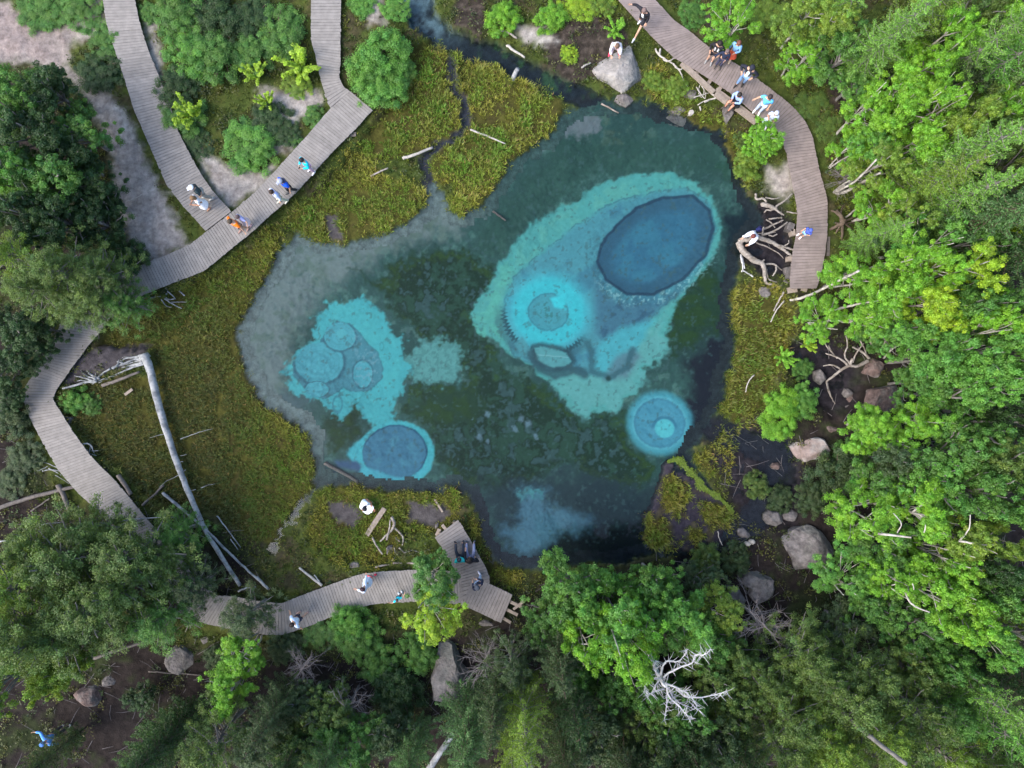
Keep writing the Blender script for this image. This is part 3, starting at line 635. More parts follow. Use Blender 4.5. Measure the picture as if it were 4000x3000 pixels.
# sedge
x, y = scatter(120000)
dsd = look(d_sedge, x, y); u = x * S + 2000; v = 1500 - y * S
nn = fbm(x * 1.3, y * 1.3, 201, 4); nn2 = fbm(x * .35, y * .35, 202, 3)
okp = (dsd < 26 * rng.random(len(x)) ** 2) & (look(d_bare, x, y) > 0) & (look(d_chan, x, y) > 2) & ~deck_mask(u, v, 10) & (nn > -.2)
okp &= (look(d_lake, x, y) > -22 * rng.random(len(x)) ** 2) | (look(d_isle, x, y) < 0) | (union(SEDGE[6:11], u, v) < 0)
x, y = x[okp], y[okp]; nn = nn[okp]; nn2 = nn2[okp]; dsd = dsd[okp]
pts = np.stack([x, y, ground_z(x, y) - .02], -1)
hgt = 0.12 + 0.34 * np.clip(nn * 1.6 + .3, 0, 1) + rng.uniform(0, .10, len(x))
def sedge_col(base, n):
    bx_, by_ = base[:, 0], base[:, 1]
    t = np.clip(fbm(bx_ * .55, by_ * .55, 210, 4) * 2.2 + .45, 0, 1)
    g = np.clip(fbm(bx_ * 1.6, by_ * 1.6, 211, 3) * 2.6 + .35, 0, 1)
    edge = sstep(-70, 0, look(d_sedge, bx_, by_)) 
    uu = bx_ * S + 2000; vv = 1500 - by_ * S
    west = sstep(1200, 800, uu) * sstep(1000, 1500, vv)
    c = mixc(np.tile(alb(106, 124, 46), (n, 1)), np.tile(alb(150, 148, 58), (n, 1)), np.clip(t * .7 + edge * .3, 0, 1))
    c = mixc(c, np.tile(alb(98, 144, 42), (n, 1)), g * (.9 - .4 * edge))
    c = mixc(c, np.tile(alb(88, 92, 54), (n, 1)), west * .75)
    dead = rng.random(n) < .07; c[dead] = alb(150, 128, 76)
    return np.clip(c * rng.uniform(.85, 1.4, n)[:, None] * (1 + .25 * sstep(1000, 1400, uu) * sstep(1300, 900, vv))[:, None], 0, 1)
tag(blades('sedge', pts, hgt, .11, 9, sedge_col, .012), 'tufts of golden green sedge carpeting the boggy shore around the pond', kind='stuff')
# meadow grass by the paths
x, y = scatter(46000)
u = x * S + 2000; v = 1500 - y * S
dk = look(d_dark, x, y)
okp = (look(d_sand, x, y) > 12) & (dk > -60) & (look(d_lake, x, y) > 8) & (look(d_sedge, x, y) > 0) & (look(d_wet, x, y) > 0) & (look(d_str, x, y) > 6) & (look(d_brook, x, y) > 0) & (look(d_dirt, x, y) > -5) & ~deck_mask(u, v, 6)
x, y = x[okp], y[okp]
pts = np.stack([x, y, ground_z(x, y) - .02], -1)
hgt = 0.10 + .22 * np.clip(fbm(x, y, 220, 3) + .3, 0, 1)
def meadow_col(base, n):
    t = np.clip(fbm(base[:, 0] * .8, base[:, 1] * .8, 222, 4) * 2.4 + .5, 0, 1)
    east = sstep(2, 8, base[:, 0])
    c = mixc(np.tile(alb(66, 96, 38), (n, 1)), np.tile(alb(118, 128, 48), (n, 1)), t)
    c = mixc(c, np.tile(alb(118, 132, 40), (n, 1)), east * .5)
    return np.clip(c * rng.uniform(.55, 1.35, n)[:, None], 0, 1)
tag(blades('grass', pts, hgt, .10, 7, meadow_col, .016), 'short green grass and moss growing between the paths and shrubs', kind='stuff')

def leaf_arrays(C, Nn, size, asp=.5):
    """rhombic leaves: centres, normals, lengths"""
    n = len(C)
    Nn = Nn / (np.linalg.norm(Nn, axis=1, keepdims=True) + 1e-9)
    r = rng.normal(size=(n, 3)); a = np.cross(Nn, r); a /= (np.linalg.norm(a, axis=1, keepdims=True) + 1e-9)
    b = np.cross(Nn, a); s = np.asarray(size)[:, None]
    V_ = np.stack([C - a * s, C + b * s * asp + Nn * s * .12, C + a * s, C - b * s * asp + Nn * s * .12], 1).reshape(-1, 3)
    k = np.arange(n)[:, None] * 4 + np.arange(4)[None]
    return V_, k
# undergrowth: low leafy plants on the forest floor
x, y = scatter(8000)
u = x * S + 2000; v = 1500 - y * S
dk = look(d_dark, x, y); nn = fbm(x * .5, y * .5, 230, 4)
okp = (look(d_lake, x, y) > 25) & (look(d_sedge, x, y) > 10) & (look(d_str, x, y) > 10) & (look(d_sand, x, y) > 20) & (look(d_wet, x, y) > -5) & ~deck_mask(u, v, 12)
okp &= (nn > -.05) | ((dk > 0) & (nn > -.2))
x, y = x[okp], y[okp]; m_ = len(x)
per = 26
R_ = rng.uniform(.12, .42, m_)
cx = np.repeat(x, per); cy = np.repeat(y, per); rr = np.repeat(R_, per)
off = rng.normal(size=(m_ * per, 3)) * np.array([.5, .5, .28]) * rr[:, None]
C_ = np.stack([cx, cy, ground_z(cx, cy)], -1) + off; C_[:, 2] = np.maximum(C_[:, 2], ground_z(C_[:, 0], C_[:, 1]) + .02) + rr * .3
Nn = rng.normal(size=C_.shape) * .7; Nn[:, 2] += 1
V_, f_ = leaf_arrays(C_, Nn, rng.uniform(.03, .07, len(C_)), .6)
tone = np.repeat(rng.uniform(.6, 1.2, m_), per) * rng.uniform(.6, 1.3, m_ * per)
hue = np.repeat(rng.random(m_), per)
cc = mixc(np.tile(alb(58, 84, 40), (m_ * per, 1)), np.tile(alb(112, 112, 48), (m_ * per, 1)), hue) * tone[:, None]
o = link('undergrowth', mesh_np('undergrowth', V_, f_, np.repeat(cc, 4, 0)), M_GRASS); tag(o, 'low leafy undergrowth spread over the shaded forest floor', kind='stuff')
# fallen twigs
x, y = scatter(2600)
okp = (look(d_dark, x, y) < 10) & (look(d_lake, x, y) > 10) & (look(d_sedge, x, y) > 5) & ~deck_mask(x * S + 2000, 1500 - y * S, 10)
x, y = x[okp], y[okp]
mb = MB()
for i in range(len(x)):
    a = random.uniform(0, 6.28); l = random.uniform(.2, 1.3); z = float(ground_z(x[i], y[i])) + .04
    p = Vector((x[i], y[i], z)); d = Vector((math.cos(a), math.sin(a), random.uniform(-.02, .1))) * l
    mb.tube([p, p + d * .5 + Vector((random.uniform(-.06, .06), random.uniform(-.06, .06), .03)), p + d], [.014, .011, .005], 4, random.random(), cap=False)
o = mb.build('twigs', M_TWIG); tag(o, 'thin grey fallen twigs littering the dark forest floor', kind='stuff')

# ------------------------------------------------------------------ tree and shrub kinds: (crown mesh, trunk mesh, crown centre height) for a crown of radius 1
def crown_mesh(name, C, Nn, size, tone, asp=.5, warm=None):
    V_, f_ = leaf_arrays(C, Nn, size, asp)
    n = len(C)
    c = np.ones((n, 3)) * tone[:, None]
    if warm is not None: c = c * (1 + warm[:, None] * np.array([.55, .18, -.2]))
    return mesh_np(name, V_, f_, np.repeat(np.clip(c, 0.02, 3), 4, 0))
def clumps(centres, radii, per, flat=.7, up=.8, shell=.55):
    n = len(centres) * per
    cc = np.repeat(centres, per, 0); rr = np.repeat(radii, per)
    d = rng.normal(size=(n, 3)); d /= np.linalg.norm(d, axis=1, keepdims=True)
    r = shell + (1 - shell) * rng.random(n) ** .6
    r *= rng.uniform(.35, 1.1, n)
    P = cc + d * np.array([1, 1, flat]) * (rr * r)[:, None]
    Nn = d * .8 + rng.normal(size=(n, 3)) * .55; Nn[:, 2] += up
    return P, Nn
def kind_bush(seed, leaf=.022, nclump=130, per=230, flat=1.0):
    global rng
    rng = np.random.default_rng(seed); random.seed(seed)
    cs = []; rs = []
    lobes = [(rng.uniform(-.35, .35), rng.uniform(-.35, .35), rng.uniform(.55, .8)) for _ in range(5)]
    while len(cs) < nclump:
        lx, ly, lr = lobes[rng.integers(5)]
        a = rng.uniform(0, 6.283); e = math.acos(rng.uniform(0, 1)); r = lr * rng.uniform(.6, 1.0)
        cs.append((lx + r * math.sin(e) * math.cos(a), ly + r * math.sin(e) * math.sin(a), .15 + r * math.cos(e) * 1.15 * flat)); rs.append(rng.uniform(.10, .22))
    cs = np.array(cs); rs = np.array(rs)
    P, Nn = clumps(cs, rs, per)
    P[:, 2] = np.maximum(P[:, 2], .03)
    tone = np.repeat(rng.uniform(.72, 1.22, nclump), per) * rng.uniform(.7, 1.25, len(P)); warm = np.repeat(rng.normal(0, .22, nclump), per)
    cm = crown_mesh('crown', P, Nn, rng.uniform(.6, 1.3, len(P)) * leaf, tone, .52, warm)
    mb = MB()
    for k in range(0, nclump, 4):
        c = Vector(cs[k]); mb.tube(bend([(c.x * .08, c.y * .08, -.25), (c.x * .5, c.y * .5, c.z * .55), tuple(c)], 3, .02), [.022] * 3 + [.014] * 3 + [.006], 5, .5, cap=False)
    return cm, mb.mesh('stems', True), .62
def kind_broad(seed, leaf=.021, nclump=260, per=150, z0=1.0, z1=3.3, bark_r=.055, stems=1, airy=.0, multi=False):
    global rng
    rng = np.random.default_rng(seed); random.seed(seed)
    zc = (z0 + z1) / 2; hz = (z1 - z0) / 2
    lobes = []
    for _ in range(15):
        a = rng.uniform(0, 6.283); t = rng.uniform(-.8, .85)
        rr = math.sqrt(max(.05, 1 - t * t)) * rng.uniform(.35, .8)
        lobes.append((rr * math.cos(a), rr * math.sin(a), zc + t * hz * .9, rng.uniform(.18, .42)))
    lobes.append((0, 0, z1 - .35, .34))
    cs = []; rs = []
    while len(cs) < nclump:
        lx, ly, lz, lr = lobes[rng.integers(len(lobes))]
        d = rng.normal(size=3); d /= np.linalg.norm(d); r = lr * rng.uniform(.4, 1.1)
        cs.append((lx + d[0] * r, ly + d[1] * r, lz + d[2] * r * .9)); rs.append(rng.uniform(.05, .15))
    cs = np.array(cs); rs = np.array(rs)
    P, Nn = clumps(cs, rs, per, .75, .7)
    tone = np.repeat(rng.uniform(.7, 1.25, nclump), per) * rng.uniform(.7, 1.25, len(P)); warm = np.repeat(rng.normal(0, .22, nclump), per)
    cm = crown_mesh('crown', P, Nn, rng.uniform(.6, 1.3, len(P)) * leaf, tone, .55, warm)
    mb = MB(); tops = []
    for sidx in range(stems):
        dx, dy = (rng.uniform(-.35, .35), rng.uniform(-.35, .35)) if stems > 1 else (rng.uniform(-.1, .1), rng.uniform(-.1, .1))
        pts = bend([(dx * .1, dy * .1, -.15), (dx * .4 + rng.uniform(-.05, .05), dy * .4, z0 * .7), (dx * .8, dy * .8 + rng.uniform(-.06, .06), zc), (dx, dy, z1 - .2)], 5, .012)
        rad = [bark_r * (1 - .82 * i / (len(pts) - 1)) for i in range(len(pts))]
        mb.tube(pts, rad, 7, .5); tops.append(pts)
    for lx, ly, lz, lr in lobes[:-1]:
        T = tops[rng.integers(len(tops))]
        zb = max(z0 * .6, lz - .55); b = min(T, key=lambda p: abs(p.z - zb))
        pts = bend([b, ((b.x + lx) / 2, (b.y + ly) / 2, (b.z + lz) / 2 + .08), (lx, ly, lz + .1), (lx * 1.15, ly * 1.15, lz + lr * .8)], 3, .015)
        mb.tube(pts, [bark_r * .42 * (1 - .8 * i / (len(pts) - 1)) for i in range(len(pts))], 5, .5, cap=False)
    return cm, mb.mesh('trunk', True), zc
def kind_larch(seed, z1=4.8, z0=.7, whorls=17, leaf=.024, dens=62, droop=-.1, bark=.05):
    global rng
    rng = np.random.default_rng(seed); random.seed(seed)
    mb = MB(); mb.tube(bend([(0, 0, -.15), (rng.uniform(-.03, .03), rng.uniform(-.03, .03), z1 * .5), (rng.uniform(-.05, .05), rng.uniform(-.05, .05), z1)], 5, .008), [bark * (1 - .85 * i / 10) for i in range(11)], 7, .5)
    P = []; Nn = []; tn = []
    for wv_ in range(whorls):
        z = z0 + (z1 - z0) * (wv_ + rng.uniform(-.3, .3)) / whorls
        f = (z - z0) / (z1 - z0)
        L = (1 - f) ** .75 * (.5 + .5 * sstep(-.05, .2, np.array(f))) * 1.0 + .06
        nb = int(rng.integers(6, 9)) if f < .8 else 5
        a0 = rng.uniform(0, 6.28)
        for k in range(nb):
            a = a0 + 6.283 * k / nb + rng.uniform(-.25, .25); l = L * rng.uniform(.65, 1.12)
            d = np.array([math.cos(a), math.sin(a), 0.0]); s = np.array([-d[1], d[0], 0])
            e = Vector((d[0] * l, d[1] * l, z + l * (droop + .28)))
            mb.tube([(0, 0, z), (d[0] * l * .5, d[1] * l * .5, z + l * droop * .6), tuple(e)], [.014, .009, .004], 4, .5, cap=False)
            tw = rng.uniform(.75, 1.25); m_ = int(dens * 5.5 * max(.25, l))
            t = rng.uniform(.12, 1.02, m_); side = rng.normal(0, 1, m_) * .13 * (1.15 - t) * l ** .5
            pz = z + l * np.where(t < .5, t * 1.2 * droop, droop * .6 + (t - .5) * 2 * (droop * .4 + .28)) + rng.normal(0, .035, m_) - np.abs(side) * .25
            P.append(d * (t * l)[:, None] + s * side[:, None] + np.stack([np.zeros(m_), np.zeros(m_), pz], -1))
            nv_ = rng.normal(size=(m_, 3)) * .6; nv_[:, 2] += .9; Nn.append(nv_); tn.append(tw * rng.uniform(.65, 1.3, m_))
    P = np.concatenate(P); Nn = np.concatenate(Nn); tn = np.concatenate(tn)
    cm = crown_mesh('crown', P, Nn, rng.uniform(.6, 1.4, len(P)) * leaf, tn, .34, rng.normal(0, .12, len(P)))
    return cm, mb.mesh('trunk', True), z0 + (z1 - z0) * .38
def kind_pine(seed, z0=1.5, z1=4.2, nb=54, leaf=.023, per=170, bark=.07):
    global rng
    rng = np.random.default_rng(seed); random.seed(seed)
    mb = MB(); T = bend([(0, 0, -.15), (rng.uniform(-.06, .06), rng.uniform(-.06, .06), z0), (rng.uniform(-.1, .1), rng.uniform(-.1, .1), (z0 + z1) / 2), (rng.uniform(-.12, .12), rng.uniform(-.12, .12), z1)], 5, .01)
    mb.tube(T, [bark * (1 - .8 * i / (len(T) - 1)) for i in range(len(T))], 7, .5)
    cs = []; rs = []
    for k in range(nb):
        f = (k + rng.random()) / nb; z = z0 + (z1 - z0) * f
        R = (1 - f ** 1.8) * .95 + .12; a = k * 2.4 + rng.uniform(-.5, .5); l = R * rng.uniform(.55, 1.1)
        b = min(T, key=lambda p: abs(p.z - z + .2))
        e = Vector((math.cos(a) * l, math.sin(a) * l, z + .18 * rng.uniform(.2, 1.4)))
        pts = bend([b, b.lerp(e, .55) + Vector((0, 0, -.04)), e], 4, .012)
        mb.tube(pts, [.024 * (1 - .7 * i / (len(pts) - 1)) for i in range(len(pts))], 5, .5, cap=False)
        for t in (.55, .8, 1.0):
            p = pts[int(t * (len(pts) - 1))]
            for _ in range(2):
                cs.append((p.x + rng.normal(0, .10), p.y + rng.normal(0, .10), p.z + rng.uniform(0, .14))); rs.append(rng.uniform(.09, .17))
    cs = np.array(cs); rs = np.array(rs)
    P, Nn = clumps(cs, rs, per // 2, .8, .6, .3)
    nc = len(cs); pp = per // 2
    tone = np.repeat(rng.uniform(.7, 1.25, nc), pp) * rng.uniform(.65, 1.3, len(P)); warm = np.repeat(rng.normal(0, .2, nc), pp)
    cm = crown_mesh('crown', P, Nn, rng.uniform(.6, 1.3, len(P)) * leaf, tone, .36, warm)
    return cm, mb.mesh('trunk', True), z0 + (z1 - z0) * .5
def kind_sapling(seed, leaf=.075):
    global rng
    rng = np.random.default_rng(seed); random.seed(seed)
    mb = MB(); cs = []; rs = []
    for k in range(16):
        a = rng.uniform(0, 6.28); l = rng.uniform(.3, 1.0); h = rng.uniform(.9, 1.9) * (1.2 - .4 * l)
        pts = bend([(0, 0, -.1), (math.cos(a) * l * .5, math.sin(a) * l * .5, h * .6), (math.cos(a) * l, math.sin(a) * l, h)], 5, .02)
        mb.tube(pts, [.02 * (1 - .7 * i / (len(pts) - 1)) for i in range(len(pts))], 5, .5, cap=False)
        for p in pts[3:]: cs.append((p.x, p.y, p.z)); rs.append(.13)
    cs = np.array(cs); rs = np.array(rs)
    P, Nn = clumps(cs, rs, 26, .8, .9, .3)
    cm = crown_mesh('crown', P, Nn, rng.uniform(.6, 1.2, len(P)) * leaf, np.repeat(rng.uniform(.8, 1.2, len(cs)), 26) * rng.uniform(.8, 1.2, len(P)), .6, rng.normal(0, .12, len(P)))
    return cm, mb.mesh('stems', True), .95
def kind_bare(seed, n=26, z1=3.2):
    """leafless crown of fine twigs"""
    global rng
    rng = np.random.default_rng(seed); random.seed(seed)
    mb = MB(); tr = MB()
    tr.tube(bend([(0, 0, -.15), (.05, .02, z1 * .5), (0, 0, z1 * .9)], 4, .02), [.05 * (1 - .1 * i) for i in range(9)], 6, .5)
    for k in range(n):
        f = rng.uniform(.3, 1); a = k * 2.4; l = rng.uniform(.5, 1.0)
        p0 = Vector((0, 0, z1 * .9 * f)); p = p0.copy(); pts = [p0]; d = Vector((math.cos(a), math.sin(a), rng.uniform(0, .5)))
        for j in range(5):
            d = (d + Vector((rng.normal(0, .25), rng.normal(0, .25), rng.normal(0, .15)))).normalized(); p = p + d * l / 5; pts.append(p.copy())
            for _ in range(3):
                e = (d + Vector((rng.normal(0, .7), rng.normal(0, .7), rng.normal(.1, .5)))).normalized() * rng.uniform(.12, .34)
                mb.tube([p, p + e * .6 + Vector((0, 0, .02)), p + e], [.006, .005, .002], 3, .5, cap=False)
        mb.tube(pts, [.02, .016, .013, .01, .008, .004], 4, .5, cap=False)
    return mb.mesh('twigs'), tr.mesh('trunk', True), z1 * .55
KIND = {
 'bush': [kind_bush(100 + i) for i in range(4)],
 'fine': [kind_bush(110 + i, .020, 150, 260) for i in range(2)],
 'birch': [kind_broad(120 + i, stems=1 + (i % 3), bark_r=.045) for i in range(5)],
 'broad': [kind_broad(130 + i, leaf=.021, nclump=260, per=150, z0=.7, z1=2.5, bark_r=.07) for i in range(4)],
 'larch': [kind_larch(140 + i) for i in range(3)],
 'spruce': [kind_larch(150 + i, z1=4.2, z0=.4, whorls=20, leaf=.024, dens=70, droop=-.28, bark=.06) for i in range(3)],
 'pine': [kind_pine(160 + i) for i in range(4)],
 'sapling': [kind_sapling(170 + i) for i in range(2)],
 'bare': [kind_bare(180 + i) for i in range(2)],
}
rng = np.random.default_rng(5); random.seed(5)
PAL = {'BG': (122, 178, 52), 'YG': (152, 188, 48), 'MG': (92, 140, 60), 'DG': (58, 90, 44), 'OL': (98, 126, 58), 'BL': (88, 126, 72), 'DL': (74, 98, 58), 'GY': (122, 154, 56), 'WG': (104, 160, 66), 'LG': (124, 172, 74), 'TW': (110, 105, 110)}
LEAFK = 1.45
_count = {}
def plant(kind, px, py, rpx, zc, colr, label, name=None, rz=None, sxy=1.0):
    ms = KIND[kind]; i = _count.get(kind, 0); _count[kind] = i + 1
    cm, tm, zn = ms[i % len(ms)]
    R = rpx / S * (H - zc) / H * sxy * (1.34 if px > 3150 or py > 2150 else 1.15)
    p = W(px, py, zc)
    nm, cat, grp = {'bush': ('shrub', 'shrub', 'leafy shrubs among the paths'), 'fine': ('willow_shrub', 'shrub', 'leafy shrubs among the paths'), 'birch': ('birch_tree', 'tree', 'birch trees round the pond'), 'broad': ('leafy_tree', 'tree', 'leafy trees round the pond'),
               'larch': ('larch_tree', 'tree', 'conifers round the pond'), 'spruce': ('spruce_tree', 'tree', 'conifers round the pond'), 'pine': ('pine_tree', 'tree', 'conifers round the pond'), 'sapling': ('sapling', 'sapling', 'young saplings'), 'bare': ('bare_tree', 'tree', 'leafless trees')}[kind]
    gz = min(.5, float(ground_z(np.array([p.x]), np.array([p.y]))[0]))
    root = empty(name or nm, label, cat, (p.x, p.y, max(gz, -.1) - .02), random.uniform(0, 6.28) if rz is None else rz, grp)
    sz = max(.25, (zc - max(gz, 0)) / zn)
    root.scale = (R, R, sz)
    bark = {'birch': M_BARK_BIRCH, 'broad': M_BARK_GREY, 'larch': M_BARK_GREY, 'spruce': M_BARK_BROWN, 'pine': M_BARK_GREY, 'bare': M_BARK_GREY}.get(kind, M_BARK_BROWN)
    t = link(tm.name.split('.')[0], tm, bark, root)
    cr = link(cm.name.split('.')[0], cm, M_TWIG if kind == 'bare' else M_LEAF, root)
    cr.color = (*(alb(*PAL[colr]) * LEAFK), 1)
    return root
# ------------------------------------------------------------------ rocks
def rock(label, outline, h, z0=0.0, mat=None, name='boulder', tilt=(0, 0), rough=.10, seed=0, moss=False, facet=1.0):
    r_ = random.Random(seed + len(label))
    P = [W(x, y, z0 + h * .5) for x, y in outline]
    c = sum(P, Vector()) / len(P); c.z = 0
    Q = []
    n = len(P)
    for i in range(n):
        a, b = P[i], P[(i + 1) % n]; k = max(2, int((b - a).length / .16))
        for j in range(k): Q.append(a.lerp(b, j / k) - c)
    for q_ in Q: q_.z = 0
    size = max(q_.length for q_ in Q)
    prof = [(1.04, -.5), (1.05, 0), (1.02, .3), (.97, .6), (.88, .84), (.72, .96), (.5, 1.0), (.25, 1.0)]
    rs = r_.uniform(0, 100)
    V_ = []; F_ = []
    m_ = len(Q)
    for t, hz in prof:
        for q_ in Q:
            x, y = q_.x * t, q_.y * t
            nz = float(fbm(np.array([x * 1.1 + rs]), np.array([y * 1.1 + hz * h * 1.3]), 300, 3)[0]); nf = float(fbm(np.array([x * 3.4 + rs]), np.array([y * 3.4 + hz * h * 3]), 301, 3)[0])
            st_ = math.floor((x * .8 + y * .5 + rs) * 2.2) % 3 * .045 * facet
            k = 1 + nz * rough * 2.2 + nf * rough
            V_.append((x * k, y * k, hz * h * (1 + nz * .55) + (nf * .16 + st_) * min(1, h) * (hz > .2) + (x * tilt[0] + y * tilt[1]) * hz))
    for _ in range(16):                     # broken faces
        a_ = r_.uniform(0, 6.283); e_ = r_.uniform(.15, 1.35); nn_ = Vector((math.cos(a_) * math.cos(e_), math.sin(a_) * math.cos(e_), math.sin(e_)))
        ds = [nn_.dot(Vector(v)) for v in V_ if v[2] > 0] or [1]; lim = max(ds) * r_.uniform(.74, .92)
        for i_, v in enumerate(V_):
            if v[2] > 0 and nn_.dot(Vector(v)) > lim:
                w_ = Vector(v) - nn_ * (nn_.dot(Vector(v)) - lim) * .92; V_[i_] = tuple(w_)
    for i in range(len(prof) - 1):
        for j in range(m_):
            j2 = (j + 1) % m_; F_.append((i * m_ + j, i * m_ + j2, (i + 1) * m_ + j2, (i + 1) * m_ + j))
    V_.append(tuple(sum((Vector(V_[(len(prof) - 1) * m_ + j]) for j in range(m_)), Vector()) / m_)); b_ = (len(prof) - 1) * m_
    for j in range(m_): F_.append((b_ + j, b_ + (j + 1) % m_, len(V_) - 1))
    me = bpy.data.meshes.new(name); me.from_pydata(V_, [], F_); me.update()
    o = link(name, me, mat or M_ROCK, None, (c.x, c.y, z0))
    me.polygons.foreach_set('use_smooth', np.zeros(len(me.polygons), bool))
    tag(o, label, 'rock', 'rocks and boulders round the pond')
    return o
def blob(cx, cy, rx, ry=None, ang=0, n=9, seed=0, irr=.16):
    r_ = random.Random(seed * 31 + int(cx)); ry = ry or rx; out = []
    for i in range(n):
        a = 2 * math.pi * i / n + r_.uniform(-.18, .18); k = 1 + r_.uniform(-irr, irr)
        x, y = rx * k * math.cos(a), ry * k * math.sin(a)
        out.append((cx + x * math.cos(ang) - y * math.sin(ang), cy + x * math.sin(ang) + y * math.cos(ang)))
    return out
rock('large pale grey boulder at the head of the pond with a person squatting on it', q([(530,440),(570,370),(620,325),(680,260),(720,230),(790,240),(815,300),(840,380),(860,450),(845,500),(800,530),(770,550),(720,585),(690,560),(640,520),(560,490)], 2000, 0), .85, .05, surf_mat('pale_grey_rock', attr=False, base=(.26, .245, .23), var=.35, scale=2.5, bump=.9, bscale=7, rough=.95, col2=(.17, .175, .17), distance=.06), tilt=(.02, -.03), seed=3)
rock('small low rock at the waterline under the tip of the large pale boulder', blob(2440, 385, 36, 28, seed=2), .25, .0)
rock('grey half submerged rock at the water edge left of the tree stump', blob(2650, 432, 40, 16, .1, seed=3), .28, -.05)
rock('wide dim rock just under the water below the half submerged one', blob(2650, 462, 62, 34, seed=4), .18, -.22)
rock('pale wedge rock under the feet of the man sitting on the beam', q([(1365,690),(1400,640),(1450,690),(1440,740),(1410,780),(1393,808),(1375,770)], 2000, 0), .45, .05, seed=5)
rock('flat round grey stone on the sedge below the reddish boardwalk end', blob(2991, 1140, 27, 22, .6, seed=6, irr=.06), .22, .12)
rock('small pale stone beside the end of the reddish boardwalk', blob(3070, 1104, 14, 16, seed=7), .2, .15)
rock('flat pale stone in the dark water by the driftwood', blob(3042, 1084, 13, 7, seed=8), .1, .02)
rock('large reddish grey boulder in the clearing on the right', q([(560,930),(600,880),(680,860),(760,850),(850,830),(920,870),(930,940),(880,1010),(800,1020),(700,1000),(620,985)], 3000, 1000), 1.3, .2, M_REDROCK, tilt=(-.03, .02), seed=9)
rock('reddish rock touching the roots above the large reddish boulder', blob(3420, 1440, 50, 38, .3, seed=10), .8, .2, M_REDROCK)
rock('squarish grey rock left of the tangle of roots', q([(310,750),(345,730),(390,785),(350,835),(315,805)], 3000, 1000), .5, .15, seed=11)
rock('small grey rock left of the large reddish boulder', blob(3315, 1535, 17, 19, seed=12), .35, .1)
rock('pale pebble sized rock at the foot of the large reddish boulder', blob(3318, 1590, 17, 10, seed=13), .25, .1)
rock('flat tan rock slab below the round bright bush', q([(340,1070),(400,1065),(460,1120),(450,1180),(380,1150),(340,1120)], 3000, 1000), .45, .15, M_REDROCK, seed=14)
rock('two toned boulder with pale lichen below the round bright bush', q([(170,1240),(240,1190),(330,1175),(390,1190),(425,1260),(400,1310),(320,1330),(240,1340),(200,1290)], 3000, 1000), .95, .15, surf_mat('lichen_rock', attr=False, base=(.21, .165, .15), var=.4, scale=2.5, bump=.9, bscale=7, rough=.95, col2=(.25, .25, .24), distance=.07), seed=15)
rock('small brown rock below the two toned boulder', blob(3035, 1822, 18, 14, seed=16), .3, .05, M_REDROCK)
rock('rounded grey rock by the brook above the big flat boulder', blob(3028, 2028, 34, 28, seed=17), .55, .15)
rock('smaller grey rock right of the rounded one by the brook', blob(3092, 2018, 28, 20, seed=18), .4, .15)
rock('big flat grey boulder in the lower right left of the bright birches', q([(100,180),(160,130),(270,90),(370,140),(430,200),(480,260),(440,330),(330,380),(250,400),(200,400),(160,310),(120,240)], 3000, 2000), 1.2, .2, tilt=(.05, 0), seed=19)
rock('broad grey boulder, right one of a pair above the plumed pines', q([(1450,450),(1500,395),(1600,390),(1680,420),(1700,500),(1660,600),(1570,600),(1540,540),(1540,495)], 2000, 2000), .9, .2, seed=20)
rock('wedge shaped grey boulder, left one of a pair above the plumed pines', q([(1390,475),(1460,480),(1540,600),(1490,615),(1420,560)], 2000, 2000), .6, .2, seed=21)
rock('pale triangular stone in the wet soil below the bog island', blob(2908, 2085, 26, 17, .5, seed=22), .35, .08)
rock('tiny white stone beside the pale triangular one', blob(2922, 2126, 12, 10, seed=23), .25, .08, M_PALEWOOD)
rock('tiny whitish stone just right of another tiny white stone', blob(2941, 2118, 12, 10, seed=24), .25, .08, M_PALEWOOD)
rock('small dark rock left of the big flat boulder', blob(3020, 2172, 14, 11, seed=25), .3, .1)
rock('small brown rock near the corner of the big flat boulder', blob(3052, 2190, 25, 18, .6, seed=26), .35, .1, M_REDROCK)
rock('grey slab under the loose planks of the deck stub', q([(580,1460),(640,1480),(760,1520),(880,1600),(900,1659),(780,1700),(620,1700),(585,1659)], 1700, 2000, 3.605), .5, .1, seed=27)
rock('tall grey rock face in the dark hollow at the bottom', q([(1170,880),(1240,840),(1300,900),(1330,1010),(1400,1080),(1430,1200),(1380,1290),(1260,1250),(1150,1220),(1130,1100),(1160,990)], 1000, 2000), 1.9, .2, surf_mat('hollow_rock', attr=False, base=(.16, .145, .135), var=.5, scale=2.2, bump=.9, bscale=6, rough=.95, col2=(.10, .10, .09), distance=.1), tilt=(.1, .15), seed=28, rough=.16)
rock('bluish grey boulder alone in the dark forest floor at lower left', q([(1060,1000),(1080,920),(1130,870),(1220,870),(1265,910),(1250,990),(1160,1060),(1090,1040)], 0, 2000), .9, .2, seed=29)
rock('brownish crumbling boulder at lower left near the walker in blue', q([(470,1190),(520,1150),(610,1115),(660,1150),(650,1230),(600,1290),(510,1250)], 0, 2000), .8, .2, M_REDROCK, seed=30, rough=.18)
rock('dim rock right of the brownish crumbling boulder', blob(425, 2655, 38, 32, seed=31), .5, .2)
rock('small dim rock right of the bluish grey boulder', blob(795, 2500, 30, 22, seed=32), .4, .2)
rock('flat pale slab behind the southern boardwalk by the woman in white', q([(590,340),(650,320),(700,370),(690,390),(610,370)], 1000, 2000), .3, .15, seed=33)
rock('grey rock left of the flat pale slab behind the southern boardwalk', blob(1335, 2238, 26, 18, seed=34), .3, .12)
rock('dark grey rock at the far left of the pile behind the southern boardwalk', blob(1292, 2228, 24, 26, seed=35), .3, .1)
